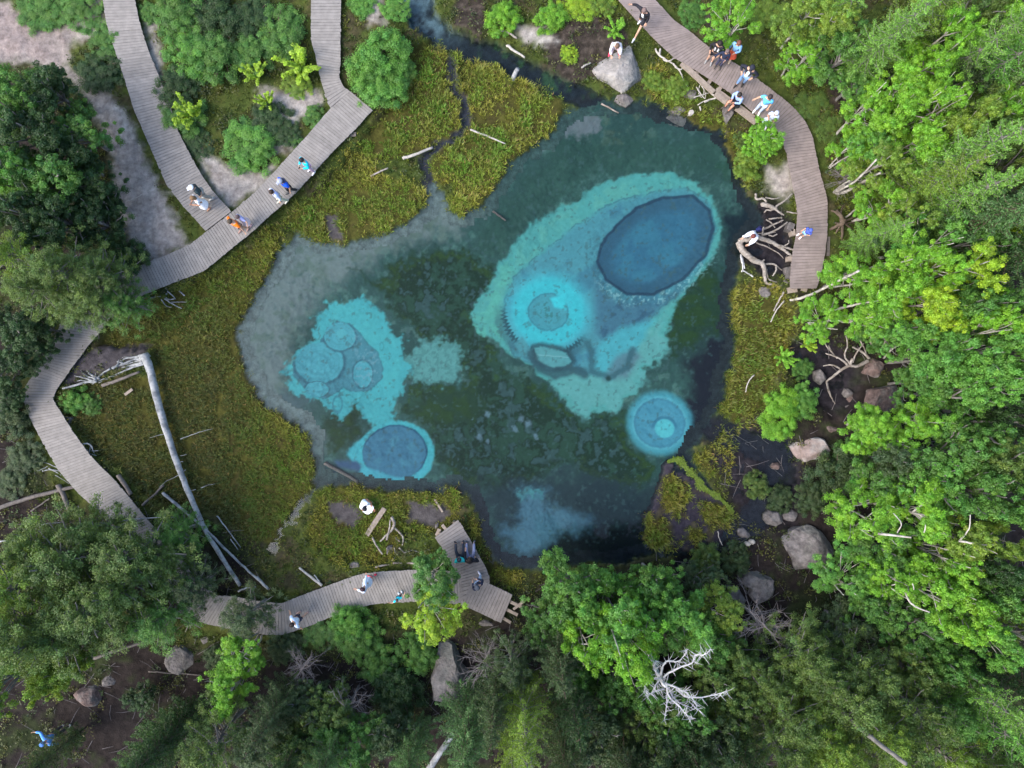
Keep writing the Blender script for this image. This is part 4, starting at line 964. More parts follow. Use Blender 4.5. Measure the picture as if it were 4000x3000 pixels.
rock('blue grey stone among the roots near the pier', blob(1525, 2146, 16, 16, seed=36), .25, .1)
rock('pointed grey stone at the tip of the pier', blob(1706, 2055, 7, 13, .5, seed=37), .25, .12)
rock('grey rock beside the dark soil at the top of the northern wood', blob(3068, 92, 20, 14, .3, seed=38), .5, .3)
rock('grey rock embedded in the bank below the side beam', blob(2700, 365, 26, 24, seed=39), .2, .1)
rock('pale stone half hidden by grass at the left end of the top sand patch', blob(2015, 165, 12, 8, seed=40), .15, .25, M_PALEWOOD)
random.seed(77)

# ------------------------------------------------------------------ logs, planks, roots
def log(label, pts, r0, r1, mat=None, name='fallen_log', z=.2, rough=.18, wob=.015, n=8, cat='log'):
    P = []
    for p in pts:
        w_ = W(p[0], p[1], z); g_ = float(ground_z(np.array([w_.x]), np.array([w_.y]))[0])
        P.append(W(p[0], p[1], p[2] if len(p) > 2 else (z if z < 0 else max(z, g_ + r0 * .7 + .14))))
    B_ = bend(P, 5, wob); o_ = B_[0].copy(); o_.z = 0
    mb = MB(); k = len(B_) - 1
    mb.tube([p - o_ for p in B_], [r0 + (r1 - r0) * i / k for i in range(k + 1)], n, .5, rough)
    o = mb.build(name, mat or M_LOG, None, True, tuple(o_)); tag(o, label, cat, 'fallen logs and sticks')
    return o
# the fallen tree with its root plate
root = empty('fallen_tree', 'long bleached fallen tree lying across the western bog with its roots at the boardwalk', 'tree', W(575, 1400, 0))
o0 = Vector(root.location)
tp = [(560,1385,.62),(585,1440,.6),(625,1600,.56),(668,1740,.55),(700,1830,.56),(740,1930,.58),(800,2065,.62),(865,2175,.66),(938,2288,.68)]
B_ = bend([W(*p) - o0 for p in tp], 6, .012); mb = MB(); k = len(B_) - 1
mb.tube(B_, [.21 - .115 * (i / k) + (.05 if i < 3 else 0) for i in range(k + 1)], 12, .5, .14); mb.build('trunk', M_LOG, root, True)
for pts in ([(570,1400),(520,1405),(470,1425),(430,1440),(400,1425)], [(575,1385),(540,1392),(490,1400),(460,1415),(415,1415)], [(560,1410),(500,1440),(440,1470),(390,1485),(360,1500)], [(565,1420),(520,1435),(470,1455),(420,1480),(385,1495)], [(560,1415),(510,1430),(455,1440),(410,1475)],
            [(575,1385),(545,1390),(520,1398),(485,1395),(465,1410)], [(555,1405),(520,1415),(480,1425),(440,1432),(415,1445)], [(430,1440),(400,1460),(375,1480),(360,1460),(345,1450)], [(370,1490),(340,1480),(310,1470),(290,1468)], [(375,1480),(345,1470),(322,1455),(315,1440)], [(372,1485),(375,1465),(373,1445)],
            [(380,1490),(350,1492),(320,1485),(300,1488)], [(390,1480),(350,1460),(335,1440)], [(570,1388),(588,1391)], [(440,1440),(460,1425),(465,1400),(460,1385)], [(480,1420),(455,1412),(420,1418)]):
    mb = MB(); zs = [.58 - .18 * i / max(1, len(pts) - 1) + random.uniform(-.05, .1) for i in range(len(pts))]
    B2_ = bend([W(p[0], p[1], max(.3, zs[i])) - o0 for i, p in enumerate(pts)], 4, .02); rr = random.uniform(.05, .095)
    mb.tube(B2_, [rr * (1 - .75 * i / (len(B2_) - 1)) for i in range(len(B2_))], 6, .5, .3); mb.build('root', M_LOG, root, True)
for pts in ([(665,1690),(620,1700),(585,1710)], [(705,1715),(745,1700),(790,1685),(830,1675)], [(725,1835),(690,1860),(650,1880),(620,1905)], [(785,1905),(815,1895),(840,1890)], [(765,1912),(742,1918)], [(705,1780),(730,1775)], [(715,1803),(700,1805)]):
    mb = MB(); B2_ = bend([W(p[0], p[1], .55 + .05 * i) - o0 for i, p in enumerate(pts)], 4, .012)
    mb.tube(B2_, [.022 * (1 - .7 * i / (len(B2_) - 1)) for i in range(len(B2_))], 5, .5); mb.build('branch', M_LOG, root, True)
log('pale straight log lying flat at the root plate end by the boardwalk bend', [(245,1518),(320,1497),(375,1485)], .05, .07, M_LOG, z=.25)
log('long grey log under the plate of roots of the fallen tree', [(400,1505),(470,1482),(545,1452)], .10, .06, M_DARKLOG, z=.22)
log('second thin fallen log crossing beneath the bleached fallen tree', [(635,1925),(700,1980),(760,2030),(840,2105),(900,2165),(970,2230),(1045,2297)], .085, .05, M_LOG, z=.16)
log('thin grey pole right of the lower end of the fallen tree', [(848,2015),(890,2070),(940,2138)], .04, .02, M_LOG, z=.2)
log('short thin pole beside the lower end of the fallen tree', [(900,2105),(930,2148)], .03, .02, M_LOG, z=.2)
log('long dark log at the left edge beyond the western boardwalk', [(-20,1990),(80,1955),(170,1930),(300,1900)], .11, .09, M_DARKLOG, z=.35)
log('thin pale stick under the long dark log at the left edge', [(120,1998),(160,1970),(195,1945)], .04, .03, M_DARKLOG, z=.25)
log('stubby log standing off the long dark log by the western boardwalk', [(228,1893),(250,1940),(275,1998)], .14, .11, M_DARKLOG, z=.45)
log('stubby grey log against the inner side of the western boardwalk', [(462,1855),(485,1890),(512,1932)], .12, .10, M_DARKLOG, z=.3)
log('dark rotting log on the bog pointing at the western boardwalk', [(555,1975),(600,1935),(640,1895)], .07, .06, M_DARKLOG, z=.2)
log('long straight log in the dark forest below the olive pines', [(368,2572),(470,2535),(540,2515),(605,2492)], .085, .07, M_DARKLOG, z=.9)
log('thin pole beside the bluish grey boulder in the dark forest', [(580,2622),(680,2630),(785,2636)], .04, .03, M_DARKLOG, z=.4)
log('long fallen log at the bottom edge right of the spruces', [(1672,3010),(1740,2910),(1800,2830),(1838,2788)], .17, .11, M_LOG, z=1.4)
log('white pole leaning on the upper edge of the southern boardwalk', [(1168,2217),(1210,2250),(1258,2287)], .05, .075, M_PALEWOOD, z=.5)
log('short thin pole beside the white pole at the southern boardwalk', [(1228,2245),(1248,2272)], .03, .04, M_LOG, z=.4)
log('stubby white log just right of the foot of the fallen tree', [(1000,2255),(1025,2278),(1048,2302)], .09, .06, M_LOG, z=.3)
log('crooked dark branch at the foot of the fallen tree by the boardwalk', [(930,2310),(960,2298),(1000,2292)], .05, .04, M_LOG, z=.3)
log('white rotten log on the sedge between the pond and the long boardwalk', [(1572,619),(1630,600),(1690,576)], .085, .06, M_PALEWOOD, z=.25)
log('smaller broken log on the sedge, left of the white rotten one', [(1448,688),(1480,672),(1516,656)], .05, .04, M_DRIFT, z=.22)
log('thin pale pole lying across the mud creek in the sedge', [(1838,507),(1900,530),(1974,561)], .055, .035, M_PALEWOOD, z=.25)
log('thick grey stub leaning out of the stream in the north', [(1990,335,.05),(2005,305,.4),(2022,268,.9)], .14, .11, M_LOG, z=.3)
log('dim sunken log left of the south western vent', [(1268,1810),(1330,1842),(1400,1882)], .10, .08, M_DARKLOG, z=-.10)
log('thin stick poking into the pond below the large pale boulder', [(2350,405),(2417,441)], .05, .04, M_DRIFT, z=.04)
log('sunken pole in the pond near the mouth of the mud creek', [(1925,825),(1950,842),(1975,862)], .06, .05, M_DARKLOG, z=-.08)
log('short weathered stick on the sandy clearing', [(495,786),(525,775),(556,759)], .03, .02, M_PALEWOOD, z=.4)
log('pale stick on the bank above the stream mouth', [(2272,265),(2290,253),(2308,246)], .05, .035, M_PALEWOOD, z=.35)
log('pale pole along the right bank of the northern stream', [(1950,118),(1985,128),(2020,150)], .06, .05, M_DRIFT, z=.2)
log('thick dead branch on the bank of the northern stream', [(1980,175),(2005,195),(2050,225)], .08, .05, M_PALEWOOD, z=.2)
log('pale pole left of the round root stones by the boardwalk end', [(3062,1140),(3040,1180),(3022,1215)], .05, .035, M_DRIFT, z=.25)
log('second pale pole crossing the sedge below the boardwalk end', [(3062,1175),(3035,1210),(3010,1258)], .04, .03, M_PALEWOOD, z=.22)
log('short white stick standing in the sedge of the eastern shore', [(2945,1465),(2925,1490),(2912,1532)], .035, .025, M_PALEWOOD, z=.25)
log('long white trunk leaning right from the large reddish boulder', [(3580,1536,.8),(3620,1545,1.1),(3700,1553,1.6)], .07, .06, M_BARK_BIRCH, z=1)
log('long horizontal pale trunk high in the right wood, upper one', [(3820,1528,4),(3900,1522,5),(4010,1515,6)], .085, .07, M_BARK_BIRCH)
log('long horizontal pale trunk high in the right wood, lower one', [(3765,1645,3.6),(3880,1648,4.6),(4010,1648,5.6)], .06, .05, M_BARK_BIRCH)
log('thin dead pole across the wet soil by the big flat boulder', [(3150,1865),(3170,1850),(3195,1840)], .03, .02, M_DRIFT, z=.3)
log('dead branch curling over the dark brook', [(3230,1490),(3240,1530),(3255,1570)], .04, .02, M_DRIFT, z=.3)
log('bent white stick under water near the bog island', [(2805,2075),(2808,2100),(2822,2130)], .03, .02, M_PALEWOOD, z=.08)

def plank(label, a, b, w, z=.3, th=.05, mat=None, name='loose_plank'):
    A_ = W(a[0], a[1], z); B2 = W(b[0], b[1], z + .02); mb = MB(); c = (A_ + B2) / 2; c.z = 0
    mb.bar(A_ - c, B2 - c, w, th, .6); o = mb.build(name, mat or M_BEAM, None, False, tuple(c)); tag(o, label, 'plank', 'loose planks and beams'); return o
M_PLANK = surf_mat('loose_plank_wood', attr=False, base=(.24, .20, .165), var=.3, scale=7, bump=.4, bscale=30)
plank('single plank laid across the bog beside the crouching woman in white', (1432, 2090), (1502, 1985), .26, .28, mat=M_PLANK)
plank('short narrow plank on the mud patch above the pier', (1697, 1950), (1729, 2000), .10, .2, mat=M_PLANK)
plank('wide plank forming the upper step of the dark footpath', (3214, 303), (3278, 278), .32, .42, mat=M_PLANK)
plank('wide plank forming the lower step of the dark footpath', (3262, 396), (3322, 374), .32, .42, mat=M_PLANK)
plank('broken board lying near the bend of the fallen tree', (488, 1542), (518, 1520), .14, .3, mat=M_PLANK)
plank('short block sticking out at the left corner of the pier', (1727, 2050), (1742, 2068), .16, .6, mat=M_PLANK)
plank('stubby board end at the tip of the pier', (1705, 2092), (1717, 2066), .18, .55, mat=M_PLANK)
plank('upper loose plank sticking out of the deck stub', (1985, 2347), (2040, 2372), .16, .62, mat=M_PLANK)
plank('middle loose plank sticking out of the deck stub', (1975, 2378), (2022, 2402), .16, .62, mat=M_PLANK)
plank('diagonal loose plank crossing the ones at the deck stub', (2005, 2380), (2047, 2348), .13, .70, mat=M_PLANK)
plank('lowest loose plank sticking out of the deck stub', (1962, 2412), (1995, 2432), .15, .6, mat=M_PLANK)
plank('board leaning under the right edge of the reddish boardwalk', (3236, 925), (3234, 1000), .16, .5, mat=M_DARKLOG)
# side frame of the eastern boardwalk
root = empty('side_frame', 'unfinished timber side frame with a long beam along the reddish boardwalk', 'beam', W(2790, 350, 0), 0, 'loose planks and beams'); o0 = Vector(root.location)
for a, b, w_, z_ in (((2662, 247), (2788, 362), .24, .62), ((2793, 366), (2838, 400), .24, .62), ((2875, 422), (2952, 480), .22, .60), ((2795, 350), (2855, 395), .18, .56), ((2880, 412), (2945, 460), .18, .55)):
    mb = MB(); mb.bar(W(*a, z_) - o0, W(*b, z_) - o0, w_, .16, .6); mb.build('beam', M_PLANK, root)
for a, b in (((2727, 278), (2712, 296)), ((2779, 308), (2762, 332)), ((2822, 332), (2800, 360)), ((2870, 385), (2850, 402))):
    mb = MB(); mb.bar(W(*a, .54) - o0, W(*b, .54) - o0, .2, .14, .5); mb.build('joist', M_PLANK, root)
    c = W(*b, .3) - o0; mb = MB(); mb.bar((c.x, c.y, .5), (c.x, c.y, -.3), .13, .13, .5); mb.build('post', M_PLANK, root)
# footing blocks beside the eastern boardwalk
for lab, x, y, w_, l_ in (('square concrete footing beside the reddish boardwalk, near the child in blue', 3090, 885, .36, .42), ('short timber block under the boardwalk edge below the square footing', 3100, 907, .2, .34), ('timber block under the boardwalk beside the driftwood roots', 3088, 1010, .24, .24), ('pale block at the lower left of the reddish boardwalk', 3082, 1055, .24, .36), ('small pale block close to the end of the reddish boardwalk', 3082, 1078, .2, .26),
                        ('timber end jutting from the lower left corner of the reddish boardwalk', 3096, 1132, .5, .3), ('timber end jutting from the lower right corner of the reddish boardwalk', 3142, 1131, .3, .2), ('footing block poking out of the western boardwalk bend', 262, 1640, .36, .32), ('flat footing stone under the western boardwalk lower down', 408, 1838, .26, .2), ('wooden footing under the long boardwalk near its corner', 1372, 524, .5, .22)):
    p = W(x, y, .5); mb = MB(); mb.hexa([(-w_ / 2, -l_ / 2, .5), (w_ / 2 * .95, -l_ / 2, .5), (w_ / 2, l_ / 2 * .93, .5), (-w_ / 2 * .9, l_ / 2, .5)], [(-w_ / 2, -l_ / 2, -.2), (w_ / 2, -l_ / 2, -.2), (w_ / 2, l_ / 2, -.2), (-w_ / 2, l_ / 2, -.2)], .5)
    o = mb.build('footing_block', M_PLANK if 'timber' in lab or 'wood' in lab else M_ROCK, None, False, (p.x, p.y, 0)); o.rotation_euler.z = random.uniform(-.4, .4); tag(o, lab, 'block', 'footing blocks of the boardwalks')
# tree stump by the water
p = W(2700, 438, .3); mb = MB(); mb.tube([(0, 0, -.4), (0, 0, .1), (.02, 0, .3)], [.2, .14, .13], 12, .5, .1); o = mb.build('tree_stump', M_PALEWOOD, None, False, (p.x, p.y, 0)); tag(o, 'round sawn tree stump standing at the water edge near the side beam', 'stump')

def driftwood(label, origin, limbs, mat, name='driftwood', cat='driftwood', z=.35):
    root = empty(name, label, cat, W(*origin, 0), 0, 'driftwood and root tangles'); o0 = Vector(root.location)
    for pts, r0, r1 in limbs:
        P = []
        for i, p in enumerate(pts): P.append(W(p[0], p[1], p[2] if len(p) > 2 else z + .12 + .1 * math.sin(i * 1.7 + p[0])) - o0)
        B_ = bend(P, 5, .012); mb = MB(); k = len(B_) - 1
        mb.tube(B_, [r0 + (r1 - r0) * i / k for i in range(k + 1)], 8, .5, .22); mb.build('limb', mat, root, True)
    return root
driftwood('big pale driftwood trunk with the person in white perched on its fork', (2910, 960), [
    ([(2888,948,.25),(2897,973,.4),(2917,994,.45),(2944,1017,.45),(2975,1028,.4),(2985,1052,.35),(2988,1083,.3),(2992,1103,.2),(3010,1110,.2),(3040,1114,.15)], .19, .05),
    ([(2890,945,.25),(2902,936,.4),(2925,937,.42)], .17, .13),
    ([(2912,1000,.5),(2940,1005,.5),(2970,1022,.45),(2985,1015,.4)], .08, .05)], M_DRIFT)
driftwood('fan of pale driftwood limbs reaching from the fork toward the reddish boardwalk', (2990, 935), [
    ([(2925,938,.42),(2955,927,.5),(2991,937,.5),(3022,950,.45),(3050,968,.4),(3069,981,.4),(3095,1003,.35)], .15, .055),
    ([(3005,942,.45),(3030,955,.5),(3065,965,.45),(3101,977,.4)], .075, .05), ([(2939,936,.4),(2965,953,.3),(2991,962,.3),(3038,987,.2),(3060,1010,.15)], .05, .02),
    ([(2975,919,.45),(3015,906,.5),(3054,884,.5),(3075,867,.45)], .06, .035), ([(2982,897,.4),(3020,878,.45),(3060,860,.4)], .055, .04), ([(2928,916,.4),(2965,913,.5),(3000,911,.5),(3030,907,.5)], .035, .02),
    ([(3001,918,.4),(3020,922,.45),(3036,914,.5)], .04, .03), ([(2992,858,.4),(3012,870,.4),(3028,890,.3)], .04, .025), ([(3003,856,.4),(3030,852,.45),(3055,851,.4)], .05, .035), ([(3065,960,.45),(3080,950,.6),(3082,938,.7)], .035, .02), ([(2978,917,.4),(2980,900,.7),(2983,887,.9)], .06, .03)], M_DRIFT)
driftwood('white splintered branch lying in the water below the big driftwood trunk', (2900, 1030), [([(2895,995),(2897,1015),(2903,1040),(2898,1062)], .06, .035), ([(2896,1000),(2905,1025),(2909,1050)], .05, .02), ([(2904,1058),(2925,1070),(2942,1080)], .035, .04)], M_DEAD, z=.12)
driftwood('upper tangle of pale roots between the tan clearing and the driftwood', (3000, 800), [
    ([(2952,757,.3),(2956,778,.4),(2980,775,.5),(2995,790,.5)], .07, .05), ([(2977,799,.35),(2998,802,.5),(3022,813,.5),(3032,815,.5)], .13, .09), ([(3025,812,.5),(3043,799,.5),(3070,780,.5),(3097,754,.45)], .06, .03), ([(3025,815,.5),(3010,822,.45),(2995,820,.4),(2985,831,.3)], .06, .03), ([(3028,818,.5),(3045,830,.5),(3062,840,.45)], .06, .04), ([(2990,772,.4),(3020,776,.4),(3050,772,.3)], .05, .02), ([(3072,827,.4),(3095,831,.5),(3115,834,.5)], .04, .03)], M_DRIFT)
driftwood('branching white root in the wet soil under the boardwalk footing', (3020, 1040), [([(2990,1031),(3025,1033),(3033,1050),(3025,1068),(3018,1078)], .06, .03), ([(3030,1036),(3045,1048),(3055,1056)], .04, .02), ([(2995,1050),(2998,1080),(3005,1092)], .035, .02), ([(3005,1092),(3025,1100),(3035,1102)], .04, .03)], M_DRIFT, z=.15)
driftwood('upturned root plate with radiating brown roots right of the reddish boardwalk', (3290, 865), [
    ([(3290,870,.9),(3285,845,1.0),(3270,825,.6),(3255,808,.3)], .12, .06), ([(3290,870,.9),(3265,885,.7),(3240,897,.4),(3225,902,.3)], .09, .07), ([(3292,872,.9),(3270,900,.6),(3260,920,.4)], .06, .04), ([(3292,875,.9),(3290,910,.6),(3287,940,.4),(3285,965,.2)], .08, .04), ([(3295,870,.9),(3310,880,.7),(3325,895,.5),(3333,920,.3)], .06, .03),
    ([(3292,862,1.0),(3310,860,.8),(3345,840,.6),(3375,815,.4)], .08, .03), ([(3290,865,.9),(3285,830,.7),(3293,800,.5),(3285,778,.4)], .05, .02), ([(3285,850,.9),(3260,826,.6),(3235,824,.4)], .06, .04), ([(3285,875,.9),(3255,870,.4)], .05, .03), ([(3262,905,.4),(3275,935,.3),(3285,955,.2)], .04, .02), ([(3300,872,.8),(3330,870,.6),(3355,880,.4)], .04, .02), ([(3297,860,.9),(3290,872,1.0),(3280,878,.9)], .13, .1)], M_BARK_BROWN, name='root_plate', cat='roots')
driftwood('bright crooked stem bending away from the upturned root plate', (3330, 830), [([(3302,850,.4),(3320,838,1.0),(3330,827,1.5),(3355,812,2.2),(3385,797,2.8)], .05, .035)], M_BARK_BIRCH)
driftwood('fan of five white birch stems rising beside the reddish boardwalk', (3260, 752), [([(3255,752,.3),(3290,738,2.0),(3350,700,3.6),(3425,622,5.0)], .07, .04), ([(3260,756,.3),(3310,745,1.6),(3370,710,3.0),(3440,675,4.2)], .08, .05), ([(3256,750,.3),(3275,738,1.5),(3300,725,2.4)], .06, .03), ([(3258,748,.3),(3290,722,2.0),(3320,705,2.8)], .05, .03), ([(3262,757,.3),(3300,752,1.3),(3345,728,2.4),(3400,700,3.4)], .06, .04)], M_BARK_BIRCH, name='leaning_birch', cat='tree')
driftwood('pale trunk slanting across the birch crown at the end of the reddish boardwalk', (3120, 1168), [([(3085,1172,.3),(3125,1165,.6),(3180,1145,1.4),(3260,1105,2.9),(3355,1058,5.6)], .085, .05)], M_BARK_BIRCH, name='leaning_birch', cat='tree')
driftwood('pale trunk slanting across the lower birch right of the boardwalk end', (3215, 1215), [([(3215,1215,1.8),(3280,1205,2.4),(3340,1190,3.2),(3430,1175,4.4)], .075, .04)], M_BARK_BIRCH, name='leaning_birch', cat='tree')
driftwood('thin white stem reaching to the single yellow leaved birch', (3480, 1380), [([(3452,1400,.6),(3490,1360,1.8),(3570,1325,3.2),(3665,1277,4.6)], .05, .03), ([(3495,1355,1.6),(3530,1300,2.8),(3550,1262,3.4)], .03, .02)], M_BARK_BIRCH, name='leaning_birch', cat='tree')
driftwood('crooked grey stem in the leafy tree beside the larches on the right', (3390, 600), [([(3387,602,1.2),(3420,560,3.2),(3440,480,4.6)], .05, .03), ([(3420,440,3.0),(3480,395,4.5),(3490,370,5.2)], .04, .02)], M_BARK_BIRCH, name='leaning_birch', cat='tree')
driftwood('long pale stem leaning through the upper right wood toward the largest larch', (3500, 620), [([(3500,620,2.0),(3560,575,3.4),(3620,535,4.6),(3690,470,5.8)], .06, .035)], M_BARK_BIRCH, name='leaning_birch', cat='tree')
driftwood('fan of pale trunks at the right edge of the upper wood', (3850, 400), [([(3840,400,1.5),(3900,360,3.4),(4010,290,6.0)], .07, .04), ([(3845,398,1.5),(3910,372,3.2),(4010,320,5.8)], .06, .04), ([(3850,398,1.5),(3920,385,3.0),(4010,345,5.4)], .06, .04)], M_BARK_BIRCH, name='leaning_birch', cat='tree')
driftwood('pair of pale trunks at the right edge level with the yellow birch', (3920, 720), [([(3915,718,2.8),(3960,690,4.0),(4015,655,5.4)], .06, .04), ([(3940,722,3.0),(3975,712,4.0),(4015,700,5.0)], .06, .04)], M_BARK_BIRCH, name='leaning_birch', cat='tree')
driftwood('bent white branch in the lower right birch clump, left of the longest one', (3460, 2350), [([(3432,2322,2.6),(3460,2345,3.2),(3480,2370,3.8),(3493,2402,4.2)], .06, .045)], M_BARK_BIRCH, name='bare_bough', cat='bough')
driftwood('crooked white branch in the lower right birch clump above a thin white stem', (3570, 2340), [([(3535,2310,5.5),(3550,2345,5.8),(3580,2372,6.0),(3632,2392,6.2)], .045, .03), ([(3562,2310,5.5),(3570,2300,6.0),(3565,2280,6.3)], .03, .02)], M_BARK_BIRCH, name='bare_bough', cat='bough')
driftwood('long white branch lying over the lower right birch crowns', (3500, 2090), [([(3430,2085,5.2),(3500,2092,5.6),(3560,2100,5.9)], .06, .04), ([(3745,2113,6.6),(3800,2122,6.9),(3840,2128,7.1),(3880,2128,7.2)], .05, .02), ([(3750,2110,6.6),(3785,2065,6.9),(3790,2010,7.2)], .035, .02), ([(3505,2080,5.6),(3520,2045,6.0),(3490,2005,6.2)], .03, .02), ([(3610,2080,5.9),(3615,2050,6.2)], .03, .02)], M_BARK_BIRCH, name='bare_bough', cat='bough')
driftwood('thin white stem running down through the lower right wood', (3590, 2520), [([(3537,2450,2.2),(3580,2500,3.2),(3620,2535,4.0),(3685,2605,5.4)], .05, .03)], M_BARK_BIRCH, name='leaning_birch', cat='tree')
driftwood('thick grey pine trunk showing between the plumes at lower right', (3100, 2600), [([(3040,2555,1.5),(3100,2600,2.8),(3180,2680,4.4),(3300,2790,6.2),(3390,2870,7.6),(3540,2985,9.4)], .17, .08)], M_BARK_GREY, name='leaning_pine', cat='tree')
driftwood('tall white trunk inside the yellow green larch at the bottom', (2035, 2560), [([(2028,2640,2.2),(2040,2760,4.6),(2060,2880,6.6),(2080,3010,8.6)], .10, .06)], M_BARK_BIRCH, name='slender_larch', cat='tree')
driftwood('tangle of brown roots in front of the large reddish boulder', (3310, 1420), [
    ([(3395,1400,.6),(3370,1375,.8),(3330,1355,.9)], .08, .04), ([(3390,1410,.6),(3350,1430,.7),(3310,1430,.8),(3260,1465,.6),(3228,1490,.4)], .10, .05), ([(3310,1425,.8),(3280,1400,.9),(3225,1380,.8)], .06, .03), ([(3320,1420,.8),(3300,1390,1.0),(3310,1350,1.1),(3305,1310,1.0)], .05, .025), ([(3330,1415,.8),(3345,1380,1.0),(3375,1340,1.0)], .05, .025), ([(3280,1440,.7),(3250,1425,.8),(3215,1430,.6)], .05, .025),
    ([(3235,1350,.6),(3250,1375,.6),(3262,1390,.6)], .04, .02), ([(3270,1400,.8),(3235,1360,.8),(3222,1340,.7)], .04, .02), ([(3360,1330,.9),(3380,1370,.8),(3385,1395,.7)], .04, .02), ([(3405,1280,2.2),(3403,1330,1.2),(3407,1378,.5)], .05, .07), ([(3435,1375,.4),(3460,1330,1.4),(3485,1295,2.2)], .05, .03), ([(3320,1425,.8),(3330,1400,.9)], .09, .07), ([(3228,1490,.4),(3240,1540,.3),(3262,1578,.2)], .04, .02)], M_DRIFT, name='root_tangle', cat='roots')
driftwood('pale curling roots hanging over the bank beside the large pale boulder', (2610, 230), [([(2560,190,.5),(2575,215,.6),(2600,232,.6),(2628,248,.5)], .05, .04), ([(2628,248,.5),(2650,270,.45),(2662,290,.4),(2672,320,.3),(2690,345,.2)], .05, .02), ([(2575,215,.6),(2580,190,.6)], .07, .05), ([(2590,232,.5),(2610,240,.6),(2632,228,.6)], .04, .03), ([(2635,262,.5),(2660,272,.5),(2665,262,.5)], .035, .03)], M_PALEWOOD, name='bank_roots', cat='roots')
driftwood('wiry bleached roots on the bank under the side beam', (2755, 360), [([(2720,340),(2735,365),(2755,385),(2752,350)], .03, .015), ([(2740,335),(2750,355),(2740,380),(2728,362)], .025, .012), ([(2710,380),(2740,372),(2770,362)], .03, .015), ([(2752,400),(2775,388),(2795,382),(2780,365)], .05, .04), ([(2736,330),(2730,350),(2745,372),(2760,360)], .02, .01), ([(2725,410),(2750,395),(2770,390)], .03, .015), ([(2734,415),(2738,432)], .05, .03)], M_PALEWOOD, name='bank_roots', cat='roots')
driftwood('heap of grey driftwood behind the southern boardwalk beside the pier', (1560, 2160), [([(1530,2020),(1540,2045),(1530,2070),(1505,2095),(1485,2115)], .09, .04), ([(1538,2060),(1560,2080),(1575,2100),(1572,2130)], .06, .03), ([(1510,2110),(1520,2070),(1525,2030)], .05, .04), ([(1535,2200),(1580,2198),(1620,2203),(1655,2212)], .06, .05), ([(1465,2215),(1500,2208),(1540,2202)], .05, .04), ([(1560,2140),(1585,2165),(1610,2190)], .04, .03), ([(1530,2190),(1550,2170),(1565,2155)], .04, .02), ([(1545,2100),(1555,2110),(1562,2115)], .05, .03), ([(1580,2160),(1610,2150),(1640,2160)], .04, .02), ([(1455,2100),(1470,2130),(1495,2165)], .05, .04), ([(1512,2140),(1514,2165)], .04, .03), ([(1540,2138),(1544,2165)], .03, .02)], M_DRIFT, name='driftwood_heap')
driftwood('bare roots sticking out beside the olive pine at the western end of the long boardwalk', (650, 1160), [([(585,1165),(630,1158),(660,1170),(680,1168)], .05, .03), ([(640,1165),(670,1185),(710,1205)], .04, .02), ([(650,1150),(655,1135),(645,1125)], .04, .02), ([(655,1140),(675,1155),(685,1168)], .035, .02), ([(700,1135),(715,1150),(722,1155)], .04, .03), ([(630,1170),(650,1195),(670,1200)], .03, .015), ([(670,1180),(700,1180),(728,1180)], .025, .012)], M_LOG, name='bank_roots', cat='roots', z=.3)
driftwood('white antler shaped branch against the western boardwalk', (345, 1755), [([(322,1735),(340,1733),(355,1740),(362,1755),(368,1770)], .05, .02), ([(340,1755),(350,1770),(378,1780)], .03, .015), ([(355,1742),(350,1760),(348,1775)], .03, .015), ([(358,1762),(385,1760)], .025, .012)], M_LOG, z=.35)
driftwood('grey dead branches in the bog left of the western boardwalk', (200, 1840), [([(50,1855),(110,1850),(160,1835),(195,1818)], .05, .03), ([(140,1803),(180,1808),(230,1830)], .03, .02), ([(190,1830),(230,1850),(265,1880)], .04, .02), ([(165,1840),(200,1835),(235,1840)], .03, .015), ([(205,1850),(240,1870),(270,1890)], .02, .01)], M_LOG, z=.35)
driftwood('pale twiggy branches in the olive pine at lower left', (250, 2410), [([(180,2430,5.2),(225,2420,5.6),(270,2395,6.0)], .04, .015), ([(225,2420,5.6),(250,2400,6.0),(265,2378,6.3)], .03, .01), ([(230,2420,5.6),(265,2412,6.0),(292,2410,6.2)], .03, .01)], M_LOG, name='dead_bough', cat='bough')
driftwood('long bare boughs along the upper side of the olive pine at lower left', (250, 2060), [([(100,2070,3.0),(160,2050,3.4),(250,2040,3.6)], .04, .015), ([(0,2115,3.5),(80,2110,3.8),(200,2115,4.0),(265,2105,4.2)], .04, .015), ([(370,2060,3.2),(450,2040,3.2),(560,2025,3.0),(680,2020,2.8)], .04, .015), ([(390,2040,3.2),(470,2060,3.2),(540,2050,3.2)], .03, .01)], M_LOG, name='dead_bough', cat='bough')
driftwood('grey root jumble below the southern boardwalk bend', (735, 2440), [([(725,2470,.4),(735,2440,.7),(745,2420,.9),(780,2425,.8)], .03, .015), ([(735,2445,.6),(760,2440,.6),(775,2435,.6)], .02, .01), ([(740,2460,.4),(750,2430,.8),(742,2415,.9)], .02, .01)], M_DRIFT, name='bank_roots', cat='roots')
